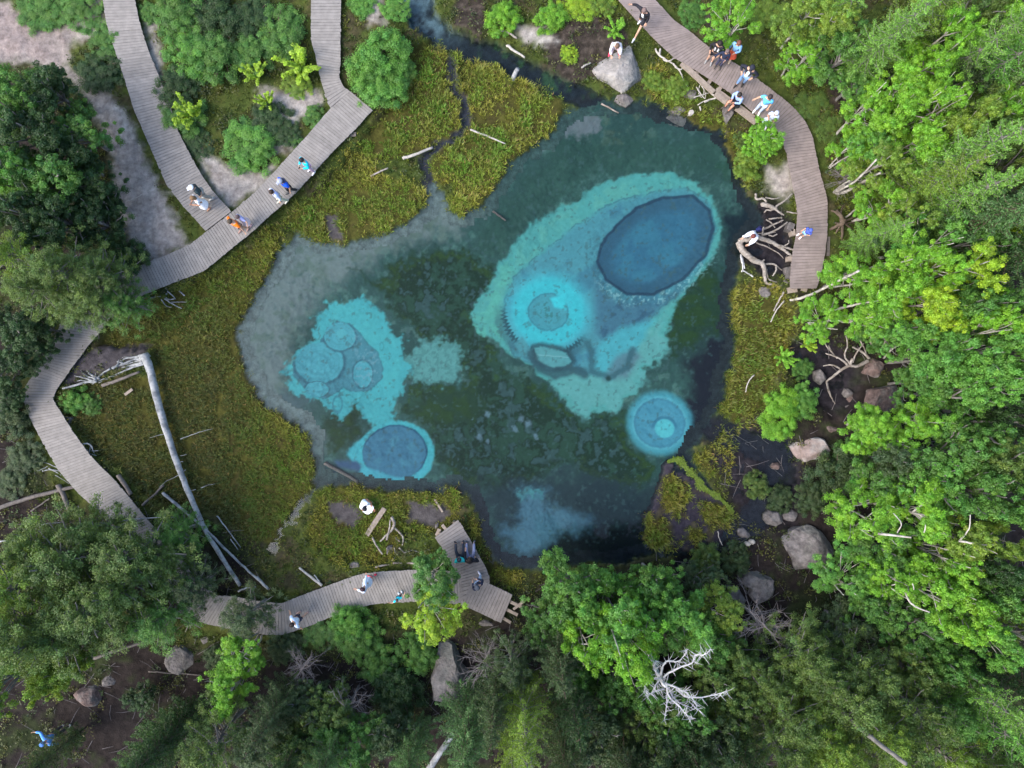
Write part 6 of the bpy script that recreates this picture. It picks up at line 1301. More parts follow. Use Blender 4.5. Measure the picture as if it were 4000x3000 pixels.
# ------------------------------------------------------------------ every shrub and tree: kind, photo x, y, crown radius in photo pixels, crown height, colour, label
PLANTS = [
 # shrubs in the north-west, among the paths
 ('bush', 150, 15, 105, .7, 'MG', 'dark green shrub touching the left part of the top edge above the sandy path'),
 ('bush', 290, 30, 95, .7, 'MG', 'broad shrub at the top edge between the sandy path and the curved boardwalk'),
 ('bush', 410, 150, 75, .7, 'MG', 'small shrub against the outer edge of the curved boardwalk near the top'),
 ('bush', 385, 265, 100, .8, 'DG', 'dark shrub between the forked sandy path and the curved boardwalk'),
 ('bush', 575, 60, 45, .5, 'MG', 'narrow low shrub strip on the inner side of the curved boardwalk at the top'),
 ('bush', 700, 60, 115, 1.0, 'MG', 'tall shrub at the top edge in the thicket between the two boardwalks, left one'),
 ('bush', 840, 55, 105, 1.0, 'DG', 'dark shrub at the top edge in the middle of the thicket between the boardwalks'),
 ('bush', 725, 210, 110, 1.1, 'WG', 'fresh green shrub in the heart of the thicket between the two boardwalks'),
 ('bush', 850, 200, 105, 1.1, 'MG', 'mid green shrub right of the thicket centre between the two boardwalks'),
 ('bush', 690, 320, 90, .9, 'DG', 'dark shrub at the lower left end of the thicket by the curved boardwalk'),
 ('bush', 980, 60, 90, .8, 'DG', 'dark shrub at the top edge just left of the short straight boardwalk'),
 ('bush', 1085, 110, 110, 1.0, 'MG', 'mid green shrub left of the short straight boardwalk near the top'),
 ('bush', 985, 190, 85, .9, 'MG', 'leafy shrub left of the yellow green sapling between the boardwalks'),
 ('sapling', 1168, 245, 78, 1.1, 'YG', 'bright yellow green sapling beside the short straight boardwalk'),
 ('sapling', 995, 285, 50, .9, 'YG', 'smaller yellow tipped sapling between the thicket and the bare soil patch'),
 ('bush', 1170, 335, 60, .4, 'GY', 'low pale shrub at the foot of the yellow green sapling'),
 ('bush', 715, 455, 88, .8, 'MG', 'shrub against the inner edge of the curved boardwalk, halfway down'),
 ('sapling', 735, 440, 62, 1.1, 'YG', 'yellow tipped sapling growing out of the shrub by the curved boardwalk'),
 ('bush', 775, 555, 70, .6, 'DG', 'dark low shrub beside the bare soil inside the fork of the boardwalks'),
 ('fine', 975, 560, 115, .95, 'WG', 'round bright shrub on bare soil inside the fork of the two boardwalks'),
 ('bush', 1050, 440, 80, .8, 'DG', 'dark shrub behind the round bright shrub inside the boardwalk fork'),
 ('bush', 1100, 520, 62, .7, 'DG', 'small dark shrub leaning on the long boardwalk inside the fork'),
 ('sapling', 1040, 395, 40, .9, 'YG', 'tiny yellow topped sapling amid dark shrubs inside the boardwalk fork'),
 ('bush', 1225, 455, 46, .6, 'MG', 'little round shrub at the inner corner of the boardwalk bend'),
 ('fine', 1460, 205, 128, 1.5, 'WG', 'big round willow overhanging the corner of the plank boardwalk'),
 ('fine', 1475, 320, 112, 1.2, 'WG', 'round willow just below the bigger one at the boardwalk corner'),
 ('bush', 1550, 265, 70, .8, 'MG', 'dark shrub on the right flank of the big round willow'),
 ('bush', 1400, 20, 62, .7, 'WG', 'bright shrub at the top edge right of the short straight boardwalk'),
 ('bush', 1535, 30, 58, .7, 'WG', 'small bright shrub at the top edge left of the stream'),
 ('bush', 1160, 555, 30, .35, 'MG', 'tiny shrub beside the inner edge of the long boardwalk'),
 # north centre
 ('bush', 1965, 70, 75, 1.0, 'BG', 'bright green shrub at the top edge right of the stream'),
 ('bush', 2165, 75, 68, .9, 'BG', 'bright shrub left of the grey boulder near the top edge'),
 ('bush', 2250, 20, 70, .7, 'YG', 'yellowish shrub at the top edge left of the reddish boardwalk'),
 ('bush', 2355, 15, 55, .7, 'GY', 'small pale shrub at the top edge touching the reddish boardwalk'),
 ('sapling', 2410, 110, 45, .9, 'BG', 'small bright sapling between the grey boulder and the reddish boardwalk'),
 ('bush', 2225, 215, 42, .3, 'YG', 'yellow green tussock shrub above the stream mouth left of the grey boulder'),
 ('bush', 2555, 300, 48, .45, 'GY', 'low shrub right of the grey boulder with the squatting person'),
 ('bush', 2635, 345, 52, .45, 'GY', 'low shrub between the grey boulder and the side beam of the boardwalk'),
 ('birch', 2985, 545, 85, 2.2, 'BG', 'bright birch leaning over the water beside the reddish boardwalk'),
 ('bush', 2925, 640, 62, .7, 'GY', 'shrub on the shore below the birch that leans over the water'),
 ('bush', 2900, 545, 38, .5, 'OL', 'olive shrub at the waterline left of the leaning birch'),
 ('birch', 2865, 80, 105, 2.6, 'BG', 'round bright tree at the top edge above the strollers on the boardwalk'),
 ('birch', 3125, 225, 88, 2.6, 'BG', 'bright birch beside the reddish boardwalk and the dark footpath'),
 ('bush', 2990, 40, 75, .8, 'GY', 'pale shrub at the top edge right of the round bright tree'),
 ('bush', 2700, 45, 60, .7, 'MG', 'shrub at the top edge directly right of the reddish boardwalk'),
 ('bush', 3165, 420, 60, .5, 'OL', 'low olive shrub between the reddish boardwalk and the dark footpath'),
 ('bush', 3240, 500, 55, .5, 'OL', 'olive shrub at the outer bend of the reddish boardwalk'),
 # north-east wood
 ('birch', 3155, 60, 100, 3.6, 'GY', 'pale birch at the top edge above the dark footpath'),
 ('larch', 3280, 50, 90, 4.0, 'LG', 'soft green larch at the top edge right of the dark footpath'),
 ('broad', 3290, 215, 110, 3.2, 'MG', 'dark leafy tree right of the plank steps on the footpath'),
 ('larch', 3430, 190, 105, 4.6, 'LG', 'tall larch with yellowish sprays in the northern wood'),
 ('broad', 3340, 330, 85, 2.4, 'MG', 'low dark leafy tree below the larches by the footpath'),
 ('larch', 3560, 95, 105, 5.0, 'GY', 'feathery yellow green larch near the top edge in the wood'),
 ('birch', 3500, 330, 110, 4.2, 'BG', 'bright green birch in the middle of the northern wood'),
 ('birch', 3640, 255, 85, 5.0, 'BG', 'bright narrow birch right of the middle of the northern wood'),
 ('broad', 3760, 65, 125, 4.5, 'OL', 'olive tree at the top edge toward the right corner'),
 ('birch', 3870, 130, 95, 5.2, 'BG', 'bright birch near the top right corner'),
 ('larch', 3920, 250, 105, 6.0, 'WG', 'bluish larch at the right edge near the top corner'),
 ('broad', 3720, 330, 105, 4.0, 'DL', 'dull dark tree between the birches in the northern wood'),
 ('broad', 3830, 420, 115, 4.6, 'OL', 'olive tree left of the fan of pale trunks at the right edge'),
 ('birch', 3955, 440, 95, 6.0, 'BG', 'bright birch whose pale trunks fan out at the right edge'),
 ('birch', 3480, 480, 95, 4.2, 'BG', 'bright birch above the leaning white trunks on the right'),
 ('birch', 3560, 560, 100, 4.6, 'BG', 'dense bright birch in the right wood above the big larch'),
 ('broad', 3400, 560, 85, 3.2, 'WG', 'leafy tree with crooked pale trunk right of the boardwalk bend'),
 ('larch', 3690, 650, 125, 5.6, 'LG', 'large light green larch with drooping sprays in the right wood'),
 ('larch', 3600, 735, 115, 4.6, 'GY', 'yellow tinged larch just left of the largest one in the right wood'),
 ('birch', 3420, 650, 90, 4.0, 'GY', 'thin birch with several white stems right of the reddish boardwalk'),
 ('birch', 3455, 800, 80, 3.6, 'BG', 'small bright birch behind the upturned root plate'),
 ('larch', 3420, 925, 80, 3.2, 'LG', 'small spreading larch right of the boardwalk near the root plate'),
 ('broad', 3830, 560, 110, 5.0, 'OL', 'dusky olive tree left of the right edge in the upper wood'),
 ('broad', 3950, 640, 100, 5.6, 'OL', 'olive tree touching the right edge above the dark spruces'),
 ('spruce', 3790, 880, 130, 5.6, 'BL', 'blue green spruce in the right wood below the larches'),
 ('spruce', 3930, 830, 105, 5.6, 'DG', 'dark spruce at the right edge level with the great vent'),
 ('spruce', 3900, 1010, 120, 5.8, 'DG', 'dark spruce at the right edge above the yellow leaved birch'),
 ('sapling', 3910, 930, 50, 5.0, 'YG', 'yellow green young tree poking out among the dark spruces'),
 ('birch', 3330, 1090, 100, 3.2, 'BG', 'bright birch overhanging the end of the reddish boardwalk'),
 ('birch', 3470, 1130, 105, 4.4, 'BG', 'bright birch right of the boardwalk end with white leaning trunk'),
 ('birch', 3590, 1170, 100, 5.0, 'YG', 'yellow green birch in a clump right of the boardwalk end'),
 ('birch', 3740, 1060, 105, 5.6, 'YG', 'brightest yellow green birch high in the right wood'),
 ('birch', 3220, 1245, 80, 2.4, 'BG', 'low bright birch between the boardwalk end and the tangle of roots'),
 ('birch', 3400, 1230, 90, 3.4, 'BG', 'bright birch above the tangle of roots and boulders'),
 ('birch', 3655, 1285, 68, 4.4, 'YG', 'single yellow leaved birch on a thin white trunk in the right wood'),
 ('broad', 3540, 920, 90, 3.8, 'DG', 'dark leafy tree filling the gap below the small larch'),
 # east
 ('sapling', 3070, 1395, 42, .7, 'BG', 'small vivid green sapling on the sedge of the eastern shore'),
 ('sapling', 3160, 1345, 30, .7, 'YG', 'tiny yellow leaved sapling beside the tangle of roots'),
 ('bush', 3150, 1445, 45, .5, 'MG', 'low green shrub beside the grey boulder on the eastern shore'),
 ('fine', 3070, 1620, 100, 1.3, 'BG', 'round bright green bush by the dark brook on the eastern shore'),
 ('bush', 3140, 1560, 70, 1.0, 'WG', 'smaller bright bush merging into the round bush by the brook'),
 ('birch', 3400, 1660, 95, 2.8, 'BG', 'bright low birch below the large reddish boulder'),
 ('birch', 3590, 1650, 90, 3.8, 'BG', 'bright birch with bare white trunk pointing right from the boulder'),
 ('broad', 3650, 1400, 115, 4.4, 'WG', 'mid green tree right of the tangle of roots'),
 ('broad', 3800, 1380, 110, 5.2, 'WG', 'full mid green tree near the right edge above two pale trunks'),
 ('spruce', 3900, 1200, 110, 5.0, 'BL', 'bluish spruce at the right edge beside the yellow leaved birch'),
 ('birch', 3950, 1210, 75, 6.0, 'BG', 'bright birch at the very right edge above the middle'),
 ('broad', 3950, 1390, 90, 6.0, 'MG', 'mid green tree cut by the right edge at mid height'),
 ('broad', 3745, 1540, 100, 4.8, 'WG', 'green tree between the two long pale trunks on the right'),
 ('broad', 3950, 1620, 100, 5.2, 'DG', 'dark tree at the right edge below the two pale trunks'),
 ('broad', 3600, 1500, 80, 3.4, 'MG', 'low leafy tree right of the large reddish boulder'),
 ('broad', 3720, 1780, 120, 4.6, 'MG', 'wide mid green tree on the right below the white trunk'),
 ('broad', 3900, 1800, 110, 5.6, 'OL', 'olive green tree near the right edge below the middle'),
 ('broad', 3500, 1800, 105, 3.4, 'DL', 'dull green thicket tree right of the dark brook'),
 ('bush', 3300, 1860, 100, 1.6, 'DL', 'dull green bush below the two toned boulder by the brook'),
 ('bush', 3060, 1960, 60, .5, 'DL', 'small dull bush beside the white water of the brook'),
 # south-east
 ('birch', 3390, 2010, 120, 3.6, 'BG', 'bright birch above the big flat boulder in the lower right'),
 ('birch', 3560, 2000, 115, 4.6, 'BG', 'full bright birch in the lower right clump with white branches'),
 ('birch', 3740, 2080, 110, 5.0, 'GY', 'airy yellow green birch with a long white branch at lower right'),
 ('birch', 3900, 2110, 85, 5.4, 'GY', 'sparse pale birch at the tip of the lower right clump'),
 ('broad', 3450, 2140, 110, 3.2, 'MG', 'shaded leafy tree under the bright birches at lower right'),
 ('birch', 3310, 2260, 105, 2.8, 'WG', 'leafy birch right of the flat boulder in the lower right'),
 ('birch', 3640, 2290, 120, 4.8, 'BG', 'bright birch with bent white branches in the lower right wood'),
 ('birch', 3760, 2400, 105, 5.2, 'BG', 'bright birch below the bent white branches at lower right'),
 ('broad', 3560, 2440, 105, 4.0, 'MG', 'mid green tree with a thin white stem in the lower right wood'),
 ('broad', 3910, 2340, 110, 5.6, 'MG', 'mid green tree near the right edge in the lower right wood'),
 ('birch', 3950, 2480, 80, 6.0, 'GY', 'pale birch cut by the right edge near the lower corner'),
 ('broad', 3690, 2570, 95, 4.6, 'MG', 'round green tree above the feathery larch at lower right'),
 ('larch', 3830, 2800, 115, 6.0, 'WG', 'soft feathery larch near the lower right corner'),
 ('spruce', 3950, 2640, 105, 5.6, 'DG', 'dark spruce at the right edge near the lower corner'),
 ('spruce', 3960, 2930, 95, 6.0, 'DG', 'dark spruce filling the lower right corner'),
 ('pine', 3130, 2560, 125, 4.2, 'OL', 'olive pine with upright plumes below the group of grey boulders'),
 ('pine', 3290, 2720, 140, 5.4, 'OL', 'large plumed pine left of the lower right wood'),
 ('pine', 3470, 2890, 135, 6.2, 'OL', 'plumed pine at the bottom edge in the lower right'),
 ('pine', 3080, 2790, 125, 5.2, 'OL', 'wide olive pine at lower right above the bottom edge'),
 ('pine', 3240, 2940, 125, 6.2, 'GY', 'yellowish plumed pine cut by the bottom edge at lower right'),
 ('pine', 3660, 2760, 110, 5.2, 'MG', 'green pine between the plumed pines and the feathery larch'),
 ('pine', 3700, 2950, 110, 6.2, 'GY', 'yellow green pine at the bottom edge near the right corner'),
 ('pine', 2990, 2660, 95, 4.0, 'OL', 'slim olive pine on the left flank of the plumed pines'),
 ('broad', 3300, 2440, 95, 2.6, 'DL', 'dark thicket tree right of the grey boulder pair'),
 # south centre
 ('broad', 2220, 2290, 115, 4.2, 'MG', 'leafy tree at the bottom shore right of the deck stub'),
 ('broad', 2150, 2420, 110, 2.4, 'MG', 'shaded tree below the shore tree right of the deck stub'),
 ('birch', 2400, 2380, 125, 5.2, 'WG', 'large green tree in the middle of the southern clump'),
 ('birch', 2440, 2510, 118, 6.4, 'BG', 'bright tree crowning the southern clump beside the dead white tree'),
 ('birch', 2300, 2480, 100, 5.0, 'BG', 'bright low tree on the left of the southern clump'),
 ('broad', 2570, 2290, 100, 4.0, 'MG', 'shore tree at the top right of the southern clump'),
 ('birch', 2680, 2380, 110, 4.8, 'WG', 'green tree on the right of the southern clump'),
 ('birch', 2810, 2400, 90, 2.8, 'GY', 'pale green tree at the right tip of the southern clump by the boulders'),
 ('broad', 2740, 2270, 80, 1.8, 'DL', 'dull shore shrub tree left of the grey boulder pair'),
 ('broad', 2590, 2450, 105, 2.8, 'MG', 'dark tree behind the dead white tree'),
 ('broad', 2400, 2650, 110, 3.4, 'MG', 'mid green tree left of the dead white tree'),
 ('broad', 2560, 2800, 110, 4.2, 'OL', 'olive tree directly below the dead white tree'),
 ('broad', 2330, 2860, 125, 3.8, 'DL', 'dull dark tree at the bottom middle'),
 ('spruce', 2440, 2950, 115, 4.6, 'DL', 'dark spruce at the bottom edge below the dead white tree'),
 ('broad', 2760, 2640, 125, 3.6, 'OL', 'olive tree right of the dead white tree'),
 ('broad', 2860, 2760, 110, 4.2, 'OL', 'olive thicket tree between the dead white tree and the plumed pines'),
 ('spruce', 2680, 2900, 120, 4.4, 'DG', 'dark spruce at the bottom edge right of the middle'),
 ('spruce', 2880, 2940, 110, 4.8, 'DG', 'dark spruce at the bottom edge left of the plumed pines'),
 ('larch', 2050, 2790, 105, 5.6, 'GY', 'tall yellow green larch with pale trunk near the bottom middle'),
 ('pine', 2000, 2600, 85, 3.8, 'DL', 'thin grey green pine above the tall yellow green larch'),
 ('spruce', 1830, 2840, 120, 4.0, 'BL', 'blue grey spruce left of the tall yellow green larch'),
 ('spruce', 1600, 2960, 80, 4.2, 'BL', 'blue grey spruce at the bottom edge beside the long fallen log'),
 ('birch', 1690, 2265, 98, 3.0, 'MG', 'green tree hanging over the southern boardwalk next to the pier'),
 ('birch', 1680, 2395, 98, 3.2, 'YG', 'bright yellow green tree just below the southern boardwalk'),
 ('bush', 1365, 2420, 75, 1.3, 'WG', 'bright shrub leaning on the lower edge of the southern boardwalk'),
 ('bush', 1410, 2500, 75, 1.1, 'MG', 'shaded shrub below the one leaning on the southern boardwalk'),
 ('bush', 1475, 2590, 68, 1.1, 'MG', 'small shrub in the dark hollow below the southern boardwalk'),
 ('bush', 1620, 2565, 75, 1.2, 'MG', 'mid green shrub beside the tall grey rock face'),
 ('bush', 1560, 2690, 95, 1.5, 'DG', 'dark rounded shrub left of the tall grey rock face'),
 ('broad', 1290, 2770, 95, 2.8, 'OL', 'olive tree in the lower middle left of the rock face'),
 ('broad', 1190, 2890, 110, 3.2, 'OL', 'dull olive tree near the bottom edge left of the middle'),
 ('broad', 1370, 2900, 115, 3.2, 'MG', 'wide dusky tree at the bottom edge left of the long fallen log'),
 ('broad', 1530, 2880, 95, 3.0, 'DL', 'dull tree at the bottom edge between the dusky tree and the log'),
 ('bare', 1370, 2740, 80, 2.2, 'TW', 'leafless grey shrub in the shade below the southern boardwalk'),
 ('bare', 1190, 2600, 70, 1.6, 'TW', 'leafless grey bush in the dark hollow left of the southern shrubs'),
 ('bare', 1900, 2580, 85, 2.2, 'TW', 'leafless grey shrub on top of the tall rock face'),
 ('bare', 2960, 2420, 100, 2.4, 'TW', 'leafless grey shrub below the grey boulder pair'),
 ('bare', 3320, 690, 75, 1.6, 'TW', 'leafless grey bush right of the reddish boardwalk'),
 # south-west
 ('birch', 940, 2550, 88, 3.0, 'BG', 'bright green tree below the southern boardwalk in the lower left'),
 ('birch', 915, 2690, 92, 3.2, 'BG', 'bright green tree just below another bright one in the lower left'),
 ('pine', 965, 2405, 92, 2.8, 'DL', 'dusky tree hanging over the bend of the southern boardwalk'),
 ('pine', 830, 2920, 120, 4.4, 'OL', 'pale olive pine at the bottom edge in the lower left'),
 ('pine', 1010, 2900, 100, 3.8, 'DL', 'dull pine at the bottom edge right of the pale olive one'),
 ('spruce', 640, 2900, 105, 4.2, 'DG', 'dark spruce at the bottom edge left of the pale olive pine'),
 ('broad', 545, 2730, 60, 1.6, 'DG', 'dark green bush tree in the shade right of the brown boulder'),
 ('pine', 260, 2190, 165, 4.6, 'OL', 'broad olive pine crown south of the tangled dead branches at left'),
 ('pine', 520, 2180, 150, 4.0, 'OL', 'broad olive pine covering the hidden part of the boardwalk'),
 ('pine', 80, 2280, 150, 5.4, 'GY', 'yellowish olive pine at the left edge in the lower half'),
 ('pine', 370, 2370, 160, 5.0, 'OL', 'largest olive pine in the middle of the lower left wood'),
 ('pine', 180, 2480, 150, 5.8, 'OL', 'olive pine left of the largest one in the lower left wood'),
 ('pine', 620, 2420, 110, 3.4, 'MG', 'greener pine beside the visible scrap of boardwalk'),
 ('pine', 760, 2290, 85, 2.6, 'DL', 'dusky pine right of the visible scrap of boardwalk'),
 ('broad', 60, 2640, 120, 5.2, 'GY', 'bright olive tree at the left edge near the bottom'),
 ('broad', 250, 2600, 90, 4.0, 'GY', 'bright olive tree right of the left edge tree near the bottom'),
 ('pine', 700, 2080, 90, 2.4, 'MG', 'small dark pine on the bog beside the foot of the grey log'),
 # west
 ('broad', 60, 330, 125, 3.4, 'MG', 'large dark tree at the left edge below the sandy path'),
 ('broad', 210, 370, 125, 3.2, 'DG', 'large dark tree bordering the sandy path on the left'),
 ('broad', 310, 520, 125, 2.8, 'MG', 'dark tree bulging toward the pale clearing on the left'),
 ('broad', 140, 540, 140, 3.8, 'DG', 'large dark tree in the middle of the left wood'),
 ('broad', 30, 680, 130, 4.2, 'WG', 'green tree at the left edge in the upper left wood'),
 ('broad', 210, 710, 140, 3.6, 'MG', 'wide mid green tree in the lower part of the upper left wood'),
 ('broad', 350, 720, 110, 2.6, 'DG', 'dark tree beside the lower end of the pale clearing'),
 ('broad', 110, 850, 130, 3.8, 'DG', 'dark tree above the lighter pine crowns at the left'),
 ('broad', 380, 860, 120, 2.6, 'DG', 'dark tree left of the dead branches below the clearing'),
 ('bush', 480, 990, 90, 1.4, 'DG', 'dark shrub touching the long boardwalk left of its fork'),
 ('pine', 70, 1010, 125, 4.6, 'GY', 'light olive pine at the left edge above the boardwalk curve'),
 ('pine', 240, 1060, 135, 4.2, 'OL', 'light olive pine covering the boardwalk in the west'),
 ('pine', 400, 1080, 120, 3.2, 'OL', 'olive pine at the end of the visible long boardwalk in the west'),
 ('pine', 480, 1190, 95, 2.4, 'MG', 'darker pine on the sedge side of the hidden boardwalk'),
 ('pine', 310, 1190, 105, 3.0, 'OL', 'olive pine directly over the hidden boardwalk in the west'),
 ('broad', 60, 1280, 120, 2.8, 'DG', 'dark tree at the left edge beside the boardwalk curve'),
 ('broad', 130, 1380, 85, 1.8, 'DG', 'dark bushy tree leaning on the outer side of the boardwalk curve'),
 ('broad', 25, 1440, 95, 2.2, 'DG', 'dark tree cut by the left edge outside the boardwalk curve'),
 ('bush', 45, 1640, 80, 1.0, 'DL', 'dull dark bush at the left edge outside the boardwalk curve'),
 ('bush', 90, 1780, 75, .8, 'DL', 'dull low bush left of the boardwalk above the dead branches'),
 ('bush', 270, 1555, 60, .6, 'WG', 'green shrub against the inner edge of the western boardwalk bend'),
 ('bush', 355, 1575, 42, .4, 'MG', 'small green shrub under the root plate of the fallen tree'),
]
for a in PLANTS: plant(*a)

# dead white tree in the south
root = empty('dead_tree', 'bleached leafless tree with crooked white branches in the southern clump', 'tree', W(2470, 2435, 0) * 1.0)
root.location.z = .4
o0 = Vector(root.location)
mb = MB()
c0 = W(2579, 2651, 6.6) - o0; b0 = Vector((0, 0, -.3))
mb.tube(bend([b0, b0.lerp(c0, .5) + Vector((.1, 0, .2)), c0, W(2600, 2685, 7.2) - o0], 4, .02), [.14, .13, .13, .12, .12, .11, .1, .09, .08, .075, .07, .06, .05], 7, .5)
mb.build('trunk', M_DEAD, root, True)
for pts in ([(2579,2640),(2600,2585),(2655,2580),(2687,2536)], [(2590,2650),(2625,2620),(2700,2590),(2716,2558),(2745,2560),(2778,2536)], [(2600,2665),(2615,2720),(2650,2755),(2675,2785),(2705,2808)], [(2600,2670),(2650,2690),(2680,2705),(2715,2745),(2725,2775)],
            [(2575,2650),(2545,2650),(2520,2665),(2530,2723)], [(2580,2640),(2555,2615),(2560,2580)], [(2595,2690),(2560,2700),(2530,2712)], [(2605,2690),(2605,2740),(2595,2810)], [(2610,2680),(2640,2735),(2700,2765)], [(2640,2690),(2690,2725),(2790,2715),(2840,2700)], [(2580,2655),(2565,2670),(2555,2690)]):
    mb = MB(); zs = 6.7; P = []
    for i, p in enumerate(pts): P.append(W(p[0], p[1], zs + .25 * i) - o0)
    B_ = bend(P, 4, .02); mb.tube(B_, [.05 * (1 - .75 * i / (len(B_) - 1)) for i in range(len(B_))], 5, .5)
    for p in B_[2:]:
        for _ in range(3):
            d = Vector((random.uniform(-1, 1), random.uniform(-1, 1), random.uniform(-.1, .8))).normalized() * random.uniform(.15, .55)
            mb.tube([p, p + d * .5 + Vector((0, 0, .03)), p + d], [.012, .009, .003], 4, .5, cap=False)
    mb.build('branch', M_DEAD, root, True)
